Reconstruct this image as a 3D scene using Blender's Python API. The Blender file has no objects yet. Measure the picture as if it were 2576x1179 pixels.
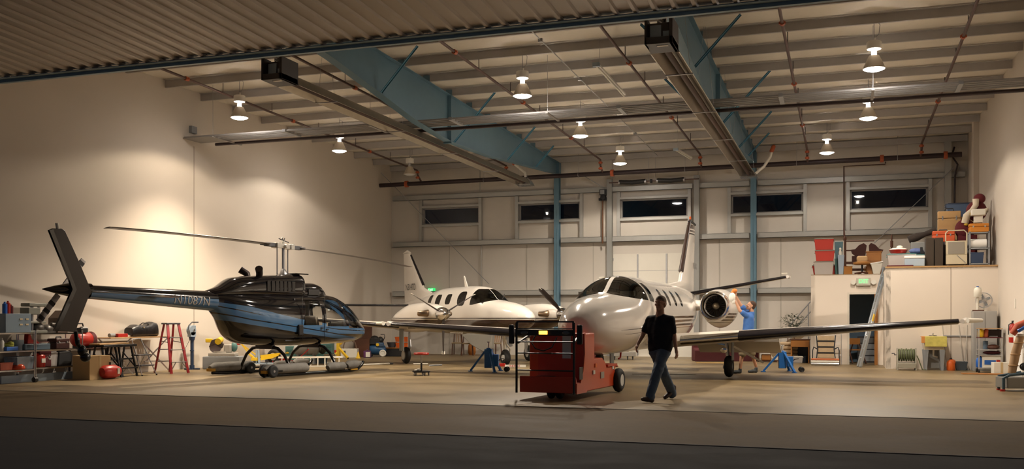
import bpy, bmesh, math, random
from mathutils import Vector, Matrix, Euler
random.seed(7)
PI = math.pi
scene = bpy.context.scene
COL = scene.collection
# ------------------------------------------------------------------ camera, world, exposure
F, PX, PY, CAMZ = 2467.0, 1288.0, 802.0, 1.42          # focal length and principal point in photo pixels, eye height
YAW = math.atan((2125 - 1288) / F); SN, CS = math.sin(YAW), math.cos(YAW)
cam_d = bpy.data.cameras.new('camera'); cam = bpy.data.objects.new('camera', cam_d); COL.objects.link(cam)
cam.location = (0, 0, CAMZ); cam.rotation_euler = (PI/2, 0, YAW)
cam_d.sensor_width = 36; cam_d.lens = 36*F/2576; cam_d.shift_y = (PY - 589.5)/2576
cam_d.clip_start = .1; cam_d.clip_end = 300
scene.camera = cam
scene.view_settings.view_transform = 'Standard'; scene.view_settings.look = 'None'
scene.view_settings.gamma = 1; scene.view_settings.use_curve_mapping = False
scene.view_settings.exposure = 1.2
world = bpy.data.worlds.new('night_sky'); scene.world = world; world.use_nodes = True
bg = world.node_tree.nodes['Background']; bg.inputs[0].default_value = (.40, .45, .58, 1); bg.inputs[1].default_value = .06
LAMP_Z = 6.82
LAMPS = [(-15.4, 22.6), (-15.4, 28.1), (-15.4, 33.5), (-7.4, 22.6), (-7.4, 28.1), (-7.4, 33.5), (.6, 22.6), (.6, 28.1), (-.55, 33.5)]
DEAD_LAMP = 2
LAMP_W = [2100, 700, 0, 1500, 1250, 1100, 1600, 1000, 380]
LAMP_COL = (1.0, .875, .72)
def make_light(i):
    x, y = LAMPS[i]
    if i == DEAD_LAMP: return
    for name, watt, cone, blend in (('high_bay_light', LAMP_W[i]*.62 if i else 4300, 112 if i else 110, .7 if i else 1.0), ('high_bay_wide_light', (300, 300, 0, 1800, 750, 480, 850, 450, 200)[i], 151, .2)):
        l = bpy.data.lights.new(name, 'SPOT'); l.energy = watt; l.color = LAMP_COL if i else (1, .83, .62); l.spot_size = math.radians(cone); l.spot_blend = blend; l.shadow_soft_size = .16
        o = bpy.data.objects.new(name, l); COL.objects.link(o); o.location = (x, y, LAMP_Z - .02)
    l = bpy.data.lights.new('high_bay_uplight', 'POINT'); l.energy = 400; l.color = (1, .93, .82); l.shadow_soft_size = .05
    o = bpy.data.objects.new('high_bay_uplight', l); COL.objects.link(o); o.location = (x, y, LAMP_Z + .36)
for i in range(9): make_light(i)

# ------------------------------------------------------------------ helpers: where things are
def W(lat, d, z=0.0): return Vector((CS*lat - SN*d, SN*lat + CS*d, z))
def P(px, py, d): return W((px-PX)/F*d, d, CAMZ + (PY-py)*d/F)
def onX(px, py, X):
    l = (px-PX)/F; d = X/(CS*l - SN); return Vector((X, (SN*l + CS)*d, CAMZ + (PY-py)*d/F))
def onY(px, py, Y):
    l = (px-PX)/F; d = Y/(SN*l + CS); return Vector(((CS*l - SN)*d, Y, CAMZ + (PY-py)*d/F))
def ground(px, py):
    d = F*CAMZ/(py-PY); return W((px-PX)/F*d, d, 0)
def heading(hl, hd):
    return math.atan2(SN*hl + CS*hd, CS*hl - SN*hd)
# ------------------------------------------------------------------ helpers: mesh building
class MB:
    def __init__(s): s.v = []; s.f = []; s.m = []; s.T = Matrix(); s.mi = 0
    def add(s, vs, fs):
        b = len(s.v); s.v += [s.T @ Vector(v) for v in vs]
        s.f += [tuple(b+i for i in f) for f in fs]; s.m += [s.mi]*len(fs); return s
    def box(s, c, d, R=None):
        x, y, z = d[0]/2, d[1]/2, d[2]/2
        vs = [Vector((i*x, j*y, k*z)) for k in (-1, 1) for j in (-1, 1) for i in (-1, 1)]
        if R is not None:
            R = R if isinstance(R, Matrix) else Euler(R).to_matrix()
            vs = [R @ v for v in vs]
        return s.add([v + Vector(c) for v in vs], [(0, 2, 3, 1), (4, 5, 7, 6), (0, 1, 5, 4), (2, 6, 7, 3), (0, 4, 6, 2), (1, 3, 7, 5)])
    def b2(s, a, b): return s.box([(a[i]+b[i])/2 for i in range(3)], [abs(b[i]-a[i]) for i in range(3)])
    def taper(s, c, d0, d1, h):     # box with base d0 and top d1, base centre c
        vs = []
        for dd, z in ((d0, 0), (d1, h)):
            vs += [(c[0]+i*dd[0]/2, c[1]+j*dd[1]/2, c[2]+z) for i, j in ((-1, -1), (1, -1), (1, 1), (-1, 1))]
        return s.add(vs, [(3, 2, 1, 0), (4, 5, 6, 7), (0, 1, 5, 4), (1, 2, 6, 5), (2, 3, 7, 6), (3, 0, 4, 7)])
    def rings(s, rr, caps=True, closed=False):
        n = len(rr[0]); vs = [p for r in rr for p in r]; fs = []
        k = len(rr)
        for i in range(k if closed else k-1):
            a, b = i*n, ((i+1) % k)*n
            for j in range(n): fs.append((a+j, a+(j+1) % n, b+(j+1) % n, b+j))
        if caps and not closed: fs.append(tuple(range(n-1, -1, -1))); fs.append(tuple((k-1)*n+j for j in range(n)))
        return s.add(vs, fs)
    def tube(s, pts, r, n=8, caps=True, closed=False, sy=1.0):
        pts = [Vector(p) for p in pts]; k = len(pts)
        rs = r if isinstance(r, (list, tuple)) else [r]*k
        up = None; rr = []
        for i, p in enumerate(pts):
            if closed: t = (pts[(i+1) % k]-pts[i-1])
            else: t = (pts[min(i+1, k-1)]-pts[max(i-1, 0)])
            t = t.normalized() if t.length > 1e-9 else Vector((0, 0, 1))
            if up is None:
                up = Vector((0, 0, 1)) if abs(t.z) < .9 else Vector((1, 0, 0))
            u = (up - t*up.dot(t)).normalized(); w = t.cross(u); up = u
            rr.append([p + (u*math.cos(a)*sy + w*math.sin(a))*rs[i] for a in [2*PI*j/n for j in range(n)]])
        return s.rings(rr, caps, closed)
    def cyl(s, a, b, r, r2=None, n=16): return s.tube([a, b], [r, r if r2 is None else r2], n)
    def bar(s, a, b, w, h):         # rectangular bar between two points
        a, b = Vector(a), Vector(b); t = (b-a); L = t.length; t.normalize()
        up = Vector((0, 0, 1)) if abs(t.z) < .95 else Vector((1, 0, 0))
        y = up.cross(t).normalized(); z = t.cross(y)
        return s.box((a+b)/2, (L, w, h), Matrix((t, y, z)).transposed())
    def lathe(s, prof, o=(0, 0, 0), axis='z', n=24, caps=True):
        rr = []
        for r, h in prof:
            ring = []
            for j in range(n):
                a = 2*PI*j/n; c, d = r*math.cos(a), r*math.sin(a)
                v = {'z': (c, d, h), 'x': (h, c, d), 'y': (d, h, c)}[axis]
                ring.append((v[0]+o[0], v[1]+o[1], v[2]+o[2]))
            rr.append(ring)
        return s.rings(rr, caps)
    def ell(s, c, r, n=16, k=10, R=None):
        vs = [Vector((0, 0, -r[2]))]; fs = []
        for i in range(1, k):
            t = -PI/2 + PI*i/k
            vs += [Vector((r[0]*math.cos(t)*math.cos(2*PI*j/n), r[1]*math.cos(t)*math.sin(2*PI*j/n), r[2]*math.sin(t))) for j in range(n)]
        vs.append(Vector((0, 0, r[2])))
        for j in range(n): fs.append((0, 1+(j+1) % n, 1+j))
        for i in range(k-2):
            a = 1+i*n
            for j in range(n): fs.append((a+j, a+(j+1) % n, a+n+(j+1) % n, a+n+j))
        a = 1+(k-2)*n
        for j in range(n): fs.append((a+j, a+(j+1) % n, len(vs)-1))
        if R is not None: vs = [R @ v for v in vs]
        return s.add([v+Vector(c) for v in vs], fs)
    def cap(s, a, b, ra, rb, n=12):  # tapered capsule
        a, b = Vector(a), Vector(b); t = (b-a).normalized() if (b-a).length > 1e-6 else Vector((0, 0, 1)); pts = []; rs = []
        for k in range(0, 4): q = PI/2*k/4; pts.append(a - t*ra*math.cos(q)); rs.append(max(ra*math.sin(q), ra*.05))
        pts.append(a); rs.append(ra); pts.append(b); rs.append(rb)
        for k in range(3, -1, -1): q = PI/2*k/4; pts.append(b + t*rb*math.cos(q)); rs.append(max(rb*math.sin(q), rb*.05))
        return s.tube(pts, rs, n)
    def prism(s, pts, a, b, plane='xz'):  # 2D outline extruded from a to b along the missing axis
        def mk(u, v, w): return {'xz': (u, w, v), 'xy': (u, v, w), 'yz': (w, u, v)}[plane]
        n = len(pts); vs = [mk(u, v, a) for u, v in pts]+[mk(u, v, b) for u, v in pts]
        fs = [tuple(range(n)), tuple(range(2*n-1, n-1, -1))]+[(i, i+n, (i+1) % n+n, (i+1) % n) for i in range(n)]
        return s.add(vs, fs)
    def torus(s, c, R, r, axis='y', n=28, k=10):
        pts = []
        for j in range(n):
            a = 2*PI*j/n; u, v = R*math.cos(a), R*math.sin(a)
            q = {'z': (u, v, 0), 'x': (0, u, v), 'y': (u, 0, v)}[axis]; pts.append((q[0]+c[0], q[1]+c[1], q[2]+c[2]))
        return s.tube(pts, r, k, closed=True)
def mesh_of(name, mb, mats):
    me = bpy.data.meshes.new(name); me.from_pydata([tuple(v) for v in mb.v], [], mb.f)
    for m in mats: me.materials.append(m)
    me.polygons.foreach_set('material_index', mb.m)
    bm = bmesh.new(); bm.from_mesh(me); bmesh.ops.recalc_face_normals(bm, faces=bm.faces); bm.to_mesh(me); bm.free()
    return me
def fin(me, angle=38):
    me.polygons.foreach_set('use_smooth', [True]*len(me.polygons))
    try: me.set_sharp_from_angle(angle=math.radians(angle))
    except Exception: pass
    me.update()
def obj(name, mb, mats, parent=None, bevel=0, angle=38, label=None):
    if not isinstance(mats, (list, tuple)): mats = [mats]
    me = mesh_of(name, mb, mats); fin(me, angle)
    o = bpy.data.objects.new(name, me); COL.objects.link(o)
    if parent is not None: o.parent = parent
    if bevel:
        b = o.modifiers.new('bevel', 'BEVEL'); b.width = bevel; b.segments = 2; b.limit_method = 'ANGLE'; b.angle_limit = math.radians(40)
        b.harden_normals = False
    if label: o['label'] = label
    return o
def tag(o, label, cat, group=None, kind=None):
    if label: o['label'] = label
    if cat: o['category'] = cat
    if group: o['group'] = group
    if kind: o['kind'] = kind
    return o
def thing(name, label, cat, loc=(0, 0, 0), rz=0.0, group=None):
    o = bpy.data.objects.new(name, None); COL.objects.link(o); o.empty_display_size = .2
    o.location = loc; o.rotation_euler = (0, 0, rz); return tag(o, label, cat, group)
def struct(name, mb, mats, bevel=0, parent=None):
    o = obj(name, mb, mats, parent, bevel)
    if parent is None: o['kind'] = 'structure'
    return o
def dup(root, loc, rz=None, label=None, group=None):
    def rec(o, par):
        c = o.copy(); COL.objects.link(c); c.parent = par
        for ch in list(o.children): rec(ch, c)
        return c
    r = rec(root, None); r.location = loc
    if rz is not None: r.rotation_euler = (0, 0, rz)
    if label: r['label'] = label
    if group: r['group'] = group
    return r
def one(name, label, cat, mb, mats, loc=(0, 0, 0), rz=0.0, bevel=0, group=None):
    o = obj(name, mb, mats, None, bevel); o.location = loc; o.rotation_euler = (0, 0, rz); return tag(o, label, cat, group)
def lerp(a, b, t): return a+(b-a)*t
def curve(pts, x):      # smooth monotone-ish interpolation through sorted (x, value...) rows
    pts = sorted(pts, key=lambda p: p[0])
    if x <= pts[0][0]: return pts[0][1:]
    if x >= pts[-1][0]: return pts[-1][1:]
    for i in range(len(pts)-1):
        if pts[i][0] <= x <= pts[i+1][0]: break
    p1, p2 = pts[i], pts[i+1]; h = p2[0]-p1[0]; t = (x-p1[0])/h; out = []
    for k in range(1, len(p1)):
        d = (p2[k]-p1[k])/h
        dm = (p1[k]-pts[i-1][k])/(p1[0]-pts[i-1][0]) if i > 0 else d
        dp = (pts[i+2][k]-p2[k])/(pts[i+2][0]-p2[0]) if i+2 < len(pts) else d
        def ml(a, b): return 0 if a*b <= 0 else 2*a*b/(a+b)
        m1 = ml(dm, d) if i > 0 else d; m2 = ml(d, dp) if i+2 < len(pts) else d
        t2, t3 = t*t, t*t*t
        out.append((2*t3-3*t2+1)*p1[k]+(t3-2*t2+t)*h*m1+(-2*t3+3*t2)*p2[k]+(t3-t2)*h*m2)
    return out
def hull(mb, st, step=.08, n=48):   # fuselage: stations (x, half width, z top, z bottom, z widest, power)
    xs = sorted(set([p[0] for p in st])); lo, hi = xs[0], xs[-1]; k = int((hi-lo)/step); X = sorted(set([lo+(hi-lo)*i/k for i in range(k+1)]+[p[0] for p in st if True]))
    rr = []
    for x in X:
        hw, zt, zb, zc, p = curve(st, x); ring = []
        for j in range(n):
            a = 2*PI*j/n; c, s_ = math.cos(a), math.sin(a)
            y = hw*math.copysign(abs(c)**(2/p), c); z = zc+((zt-zc) if s_ > 0 else (zc-zb))*math.copysign(abs(s_)**(2/p), s_)
            ring.append((x, y, z))
        rr.append(ring)
    return mb.rings(rr)
def foil(mb, secs, n=10, sym=False):     # wing: sections (le point, te point, thickness) with airfoil outline
    rr = []
    for le, te, th in secs:
        le, te = Vector(le), Vector(te); ch = te-le; L = ch.length; up = Vector((0, 0, 1)) if not sym else Vector((0, 1, 0)); ring = []
        prof = []
        for i in range(n+1):
            t = (1-math.cos(PI*i/n))/2; y = 5*th*(.2969*math.sqrt(t)-.126*t-.3516*t*t+.2843*t**3-.1036*t**4); prof.append((t, y))
        for t, y in prof: ring.append(le+ch*t+up*y*L)
        for t, y in prof[-2:0:-1]: ring.append(le+ch*t-up*y*L*(1 if sym else .7))
        rr.append(ring)
    return mb.rings(rr)
def cutter(ob, name, planes, mat, parent=None, label=None, shrink=0):
    """split off the faces of ob inside all planes (point, normal) as a part of its own"""
    me = ob.data; bm = bmesh.new(); bm.from_mesh(me)
    def near(f, tol=.6): return all((f.calc_center_median()-Vector(c)).dot(Vector(n).normalized()) > -tol for c, n in planes)
    for c, n in planes:
        fs = [f for f in bm.faces if near(f)]
        g = set(fs)
        for f in fs: g.update(f.verts); g.update(f.edges)
        bmesh.ops.bisect_plane(bm, geom=list(g), plane_co=c, plane_no=n, dist=1e-5)
    ins = [f for f in bm.faces if all((f.calc_center_median()-Vector(c)).dot(Vector(n)) > 0 for c, n in planes)]
    keep = {}; vs = []; fs = []
    for f in ins:
        idx = []
        for v in f.verts:
            if v.index not in keep or keep[v.index][0] is not v: pass
            k = id(v)
            if k not in keep: keep[k] = (v, len(vs)); vs.append(v.co.copy()-v.normal*shrink)
            idx.append(keep[k][1])
        fs.append(idx)
    bmesh.ops.delete(bm, geom=ins, context='FACES'); bm.to_mesh(me); bm.free(); fin(me, 50)
    m2 = bpy.data.meshes.new(name); m2.from_pydata([tuple(v) for v in vs], [], fs); m2.materials.append(mat); fin(m2, 50)
    o = bpy.data.objects.new(name, m2); COL.objects.link(o); o.parent = parent if parent else ob.parent
    if label: o['label'] = label
    return o
def poly_planes(pts, side, plane='xz'):  # convex polygon seen from the side; side = +1 / -1 keeps y>0 / y<0
    cx = sum(p[0] for p in pts)/len(pts); cz = sum(p[1] for p in pts)/len(pts); out = []
    for i in range(len(pts)):
        a, b = pts[i], pts[(i+1) % len(pts)]; nx, nz = -(b[1]-a[1]), b[0]-a[0]
        if (cx-a[0])*nx+(cz-a[1])*nz < 0: nx, nz = -nx, -nz
        out.append(((a[0], 0, a[1]), (nx, 0, nz)))
    out.append(((0, side*.05, 0), (0, side, 0))); return out
def rounded(x0, x1, z0, z1, r, lean=0.0, k=3):
    pts = []
    for cx, cz, a0 in ((x1-r, z0+r, -PI/2), (x1-r, z1-r, 0), (x0+r, z1-r, PI/2), (x0+r, z0+r, PI)):
        for i in range(k+1):
            a = a0+PI/2*i/k; px, pz = cx+r*math.cos(a), cz+r*math.sin(a); pts.append((px+lean*(pz-z0), pz))
    return pts
def text(name, s, size, mat, parent, loc, rot, depth=.002, sx=1.0, align='CENTER', shear=0):
    cu = bpy.data.curves.new(name, 'FONT'); cu.body = s; cu.size = size; cu.extrude = depth; cu.align_x = align; cu.align_y = 'CENTER'; cu.shear = shear
    o = bpy.data.objects.new(name, cu); COL.objects.link(o); bpy.context.view_layer.update()
    me = bpy.data.meshes.new_from_object(o.evaluated_get(bpy.context.evaluated_depsgraph_get())); bpy.data.objects.remove(o)
    o = bpy.data.objects.new(name, me); COL.objects.link(o); me.materials.clear(); me.materials.append(mat)
    o.parent = parent; o.location = loc; o.rotation_euler = rot; o.scale = (sx, 1, 1); return o
# ------------------------------------------------------------------ helpers: materials
MATS = {}
def mat(name, col, rough=.5, metal=0.0, var=0.0, scale=4.0, bump=0.0, bscale=30.0, emit=None, estr=0.0, spec=.5, coat=0.0):
    if name in MATS: return MATS[name]
    m = bpy.data.materials.new(name); m.use_nodes = True; nt = m.node_tree; b = nt.nodes['Principled BSDF']
    c = (*col, 1) if len(col) == 3 else col
    b.inputs['Base Color'].default_value = c; b.inputs['Roughness'].default_value = rough; b.inputs['Metallic'].default_value = metal
    b.inputs['Specular IOR Level'].default_value = spec; b.inputs['Coat Weight'].default_value = coat
    if emit: b.inputs['Emission Color'].default_value = (*emit, 1); b.inputs['Emission Strength'].default_value = estr
    tc = nt.nodes.new('ShaderNodeTexCoord')
    no = nt.nodes.new('ShaderNodeTexNoise'); no.inputs['Scale'].default_value = scale; no.inputs['Detail'].default_value = 5
    nt.links.new(tc.outputs['Object'], no.inputs['Vector'])
    v = var if var else .04
    mr = nt.nodes.new('ShaderNodeMapRange'); mr.inputs['To Min'].default_value = 1-v; mr.inputs['To Max'].default_value = 1+v
    nt.links.new(no.outputs['Fac'], mr.inputs['Value'])
    mx = nt.nodes.new('ShaderNodeVectorMath'); mx.operation = 'SCALE'; mx.inputs[0].default_value = c[:3]
    nt.links.new(mr.outputs['Result'], mx.inputs['Scale']); nt.links.new(mx.outputs['Vector'], b.inputs['Base Color'])
    if bump:
        n2 = nt.nodes.new('ShaderNodeTexNoise'); n2.inputs['Scale'].default_value = bscale; nt.links.new(tc.outputs['Object'], n2.inputs['Vector'])
        bp = nt.nodes.new('ShaderNodeBump'); bp.inputs['Strength'].default_value = bump; bp.inputs['Distance'].default_value = .02
        nt.links.new(n2.outputs['Fac'], bp.inputs['Height']); nt.links.new(bp.outputs['Normal'], b.inputs['Normal'])
    MATS[name] = m; return m
def glass(name, tint, gloss=.9, rough=.02):
    m = bpy.data.materials.new(name); m.use_nodes = True; nt = m.node_tree; nt.nodes.clear()
    o = nt.nodes.new('ShaderNodeOutputMaterial'); t = nt.nodes.new('ShaderNodeBsdfTransparent'); t.inputs[0].default_value = (*tint, 1)
    g = nt.nodes.new('ShaderNodeBsdfGlossy'); g.inputs['Roughness'].default_value = rough; g.inputs[0].default_value = (gloss, gloss, gloss, 1)
    fr = nt.nodes.new('ShaderNodeFresnel'); fr.inputs[0].default_value = 1.5; mx = nt.nodes.new('ShaderNodeMixShader')
    nt.links.new(fr.outputs[0], mx.inputs[0]); nt.links.new(t.outputs[0], mx.inputs[1]); nt.links.new(g.outputs[0], mx.inputs[2]); nt.links.new(mx.outputs[0], o.inputs[0]); return m
def banded(name, base, bands, rough=.25, axis='X', coat=.3, xr=(-8, 8), ymin=None, metal=0.0):
    """paint with stripes: bands = [(colour, [(x, zlow, zhigh), ...]), ...] in object space; each edge a curve over the length"""
    m = bpy.data.materials.new(name); m.use_nodes = True; nt = m.node_tree; b = nt.nodes['Principled BSDF']; L = nt.links.new
    b.inputs['Roughness'].default_value = rough; b.inputs['Coat Weight'].default_value = coat; b.inputs['Coat Roughness'].default_value = .05; b.inputs['Metallic'].default_value = metal
    tc = nt.nodes.new('ShaderNodeTexCoord'); sp = nt.nodes.new('ShaderNodeSeparateXYZ'); L(tc.outputs['Object'], sp.inputs[0])
    mr = nt.nodes.new('ShaderNodeMapRange'); mr.inputs[1].default_value = xr[0]; mr.inputs[2].default_value = xr[1]; L(sp.outputs[axis], mr.inputs[0])
    cur = None
    no = nt.nodes.new('ShaderNodeRGB'); no.outputs[0].default_value = (*base, 1); cur = no.outputs[0]
    def fc(rows, k):
        n = nt.nodes.new('ShaderNodeFloatCurve'); c = n.mapping.curves[0]; n.mapping.use_clip = False
        ps = sorted([((r[0]-xr[0])/(xr[1]-xr[0]), r[k]/4) for r in rows])
        while len(c.points) < len(ps): c.points.new(.5, .5)
        for p, q in zip(c.points, ps): p.location = q; p.handle_type = 'VECTOR'
        n.mapping.update(); L(mr.outputs[0], n.inputs['Value']); s = nt.nodes.new('ShaderNodeMath'); s.operation = 'MULTIPLY'; s.inputs[1].default_value = 4; L(n.outputs[0], s.inputs[0]); return s.outputs[0]
    def math_(op, a, bb):
        n = nt.nodes.new('ShaderNodeMath'); n.operation = op
        for i, q in enumerate((a, bb)):
            if isinstance(q, (int, float)): n.inputs[i].default_value = q
            else: L(q, n.inputs[i])
        return n.outputs[0]
    for colr, rows in bands:
        lo, hi = fc(rows, 1), fc(rows, 2)
        msk = math_('MULTIPLY', math_('GREATER_THAN', sp.outputs['Z'], lo), math_('LESS_THAN', sp.outputs['Z'], hi))
        msk = math_('MULTIPLY', msk, math_('GREATER_THAN', sp.outputs[axis], min(r[0] for r in rows))); msk = math_('MULTIPLY', msk, math_('LESS_THAN', sp.outputs[axis], max(r[0] for r in rows)))
        mx = nt.nodes.new('ShaderNodeMix'); mx.data_type = 'RGBA'; L(msk, mx.inputs['Factor']); L(cur, mx.inputs['A']); mx.inputs['B'].default_value = (*colr, 1); cur = mx.outputs['Result']
    L(cur, b.inputs['Base Color']); return m
def concrete(name, c1, c2, rough, sc=.5, rlo=None, joints=None):
    m = bpy.data.materials.new(name); m.use_nodes = True; nt = m.node_tree; b = nt.nodes['Principled BSDF']; L = nt.links.new; b.inputs['Specular IOR Level'].default_value = .45 if rough < .6 else .12
    tc = nt.nodes.new('ShaderNodeTexCoord'); mp = nt.nodes.new('ShaderNodeMapping'); mp.inputs['Scale'].default_value = (1, 1.6, 1); L(tc.outputs['Object'], mp.inputs[0])
    n = nt.nodes.new('ShaderNodeTexNoise'); n.inputs['Scale'].default_value = sc; n.inputs['Detail'].default_value = 8; n.inputs['Roughness'].default_value = .62; L(mp.outputs[0], n.inputs['Vector'])
    r = nt.nodes.new('ShaderNodeValToRGB'); r.color_ramp.elements[0].position = .34; r.color_ramp.elements[0].color = (*c1, 1); r.color_ramp.elements[1].position = .66; r.color_ramp.elements[1].color = (*c2, 1)
    L(n.outputs['Fac'], r.inputs[0]); out = r.outputs[0]
    n2 = nt.nodes.new('ShaderNodeTexNoise'); n2.inputs['Scale'].default_value = 14; n2.inputs['Detail'].default_value = 6; L(tc.outputs['Object'], n2.inputs['Vector'])
    mr = nt.nodes.new('ShaderNodeMapRange'); mr.inputs[3].default_value = .86; mr.inputs[4].default_value = 1.12; L(n2.outputs['Fac'], mr.inputs[0])
    mx = nt.nodes.new('ShaderNodeVectorMath'); mx.operation = 'SCALE'; L(out, mx.inputs[0]); L(mr.outputs[0], mx.inputs['Scale']); L(mx.outputs[0], b.inputs['Base Color'])
    m3 = nt.nodes.new('ShaderNodeMapRange'); m3.inputs[3].default_value = rlo or rough*.75; m3.inputs[4].default_value = rough*1.15; L(n.outputs['Fac'], m3.inputs[0]); L(m3.outputs[0], b.inputs['Roughness'])
    bp = nt.nodes.new('ShaderNodeBump'); bp.inputs['Strength'].default_value = .12; bp.inputs['Distance'].default_value = .01; L(n2.outputs['Fac'], bp.inputs['Height']); L(bp.outputs[0], b.inputs['Normal'])
    MATS[name] = m; return m
BLUE = mat('blue_steel', (.105, .20, .27), .5, .0, .08)
GALV = mat('galvanised_steel', (.42, .42, .43), .42, .55, .12, 6)
PURL = mat('purlin_grey', (.42, .40, .39), .5, .1, .1, 3)
GIRT = mat('girt_grey', (.40, .40, .38), .45, .35, .1, 3)
DKPIPE = mat('dark_sprinkler_pipe', (.035, .022, .024), .45, .2)
BRPIPE = mat('brown_sprinkler_pipe', (.10, .055, .045), .5, .3)
ORNG = mat('orange_coupling', (.42, .09, .03), .5)
BLACK = mat('black_plastic', (.012, .012, .014), .4)
RUBB = mat('black_rubber', (.012, .012, .012), .75, 0, .1, 20)
CHROME = mat('chrome', (.75, .75, .76), .12, 1)
STEEL = mat('bare_steel', (.45, .45, .47), .3, .9)
ALU = mat('aluminium', (.62, .63, .65), .3, .85, .08)
WHITE = mat('white_paint', (.78, .76, .72), .4)
OFFW = mat('off_white_plastic', (.68, .65, .57), .5)
GREY = mat('grey_paint', (.25, .26, .27), .5)
DGREY = mat('dark_grey_paint', (.07, .07, .08), .5)
RED = mat('red_paint', (.42, .02, .012), .35)
YEL = mat('yellow_paint', (.72, .46, .02), .4)
BLU = mat('blue_paint', (.02, .11, .42), .35)
TEAL = mat('teal_plastic', (.07, .17, .16), .5)
ORA = mat('orange_plastic', (.72, .13, .015), .45)
WOOD = mat('light_wood', (.45, .27, .12), .55, 0, .25, 3)
DWOOD = mat('dark_wood', (.085, .03, .015), .4, 0, .3, 3)
MWOOD = mat('honey_wood', (.36, .15, .035), .4, 0, .25, 3)
CARD = mat('cardboard', (.46, .31, .15), .8, 0, .1, 3)
TAN = mat('tan_fabric', (.42, .31, .19), .9, 0, .15, 10)
MAROON = mat('maroon_cloth', (.09, .012, .015), .85, 0, .2, 6)
NAVY = mat('navy_plastic', (.02, .04, .09), .5)
CLEAR = mat('cloudy_plastic', (.42, .38, .35), .35)
LBLUE = mat('light_blue_plastic', (.30, .37, .45), .5)
# ------------------------------------------------------------------ the hangar shell
XL, XR, YF, YB, YA = -17.8, 4.0, 15.2, 36.9, 11.22
def zr(Y): return 8.02 - .0208*(Y-22.8)
SLAB = concrete('floor_concrete', (.130, .091, .044), (.262, .190, .098), .5, .45, .28)
APRON = concrete('apron_concrete', (.100, .066, .034), (.138, .096, .053), .8, .6)
ASPH = concrete('asphalt', (.036, .034, .034), (.052, .049, .046), .95, 1.2)
WALLM = mat('painted_drywall', (.60, .535, .46), .75, 0, .04, .8)
VINYL = mat('white_vinyl_insulation', (.55, .51, .455), .5, 0, .05, 1.5, bump=.25, bscale=2.2)
CEILM = mat('ceiling_insulation', (.70, .65, .56), .38, 0, .06, 1.5, bump=.5, bscale=3.5)
OFFICE = mat('office_wall_paint', (.70, .62, .53), .75, 0, .03, 1)
struct('floor', MB().b2((XL, YF, -.3), (XR, YB, 0)), SLAB)
struct('floor_apron', MB().b2((-34, YA, -.3), (20, YF, -.004)), APRON)
struct('floor_asphalt', MB().b2((-60, -30, -.3), (50, YA, -.012)), ASPH)
struct('trim_threshold', MB().b2((XL, YF-.03, -.1), (XR, YF+.02, .002)), mat('joint_dark', (.05, .035, .025), .8))
struct('trim_apron_edge', MB().b2((-34, YA-.03, -.1), (20, YA+.01, -.0035)), mat('joint_dark', (.05, .035, .025), .8))
struct('wall_left', MB().b2((XL-.25, YF, -.3), (XL, YB+.2, 8.4)), WALLM)
struct('wall_right', MB().b2((XR, YF, -.3), (XR+.25, YB+.2, 8.4)), WALLM)
struct('trim_wall_seam', MB().b2((XL-.01, 23.86, 0), (XL+.004, 23.885, 6.4)), mat('seam_brown', (.30, .25, .2), .8))
s = MB()
for a, b in ((0, 6.36),): s.b2((XR-.16, 33.9, 0), (XR+.01, 34.35, zr(34)))
struct('trim_pilaster', s, WALLM)
# back wall with five window openings
WIN = [(-16.34, -13.9, 5.27, 5.93), (-12.2, -9.73, 5.29, 5.95), (-8.1, -5.57, 5.26, 5.97), (-3.95, -1.43, 5.29, 5.98), (.19, 2.72, 5.29, 5.99)]
w = MB(); xs = XL-.2
w.b2((XL-.2, YB, -.3), (XR+.2, YB+.2, 5.25)); w.b2((XL-.2, YB, 6.0), (XR+.2, YB+.2, 8.3))
for x0, x1, z0, z1 in WIN:
    w.b2((xs, YB, 5.25), (x0, YB+.2, 6.0)); w.b2((x0, YB, 5.25), (x1, YB+.2, z0)); w.b2((x0, YB, z1), (x1, YB+.2, 6.0)); xs = x1
w.b2((xs, YB, 5.25), (XR+.2, YB+.2, 6.0)); struct('wall_back', w, VINYL)
PANE = glass('night_window_glass', (.75, .8, .85), .95)
for i, (x0, x1, z0, z1) in enumerate(WIN):
    fr = MB(); t = .045
    fr.b2((x0, YB-.03, z0), (x1, YB+.1, z0+t)); fr.b2((x0, YB-.03, z1-t), (x1, YB+.1, z1)); fr.b2((x0, YB-.03, z0), (x0+t, YB+.1, z1)); fr.b2((x1-t, YB-.03, z0), (x1, YB+.1, z1))
    o = struct('window_%d' % (i+1), fr, mat('window_frame_grey', (.24, .23, .22), .5))
    p = obj('pane', MB().b2((x0+t, YB+.06, z0+t), (x1-t, YB+.075, z1-t)), PANE, o)
# outside, behind the windows: a dark neighbouring facade
struct('wall_outside', MB().b2((-30, YB+6, -1), (16, YB+6.3, 12)), mat('night_facade', (.03, .04, .05), .9))
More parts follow.
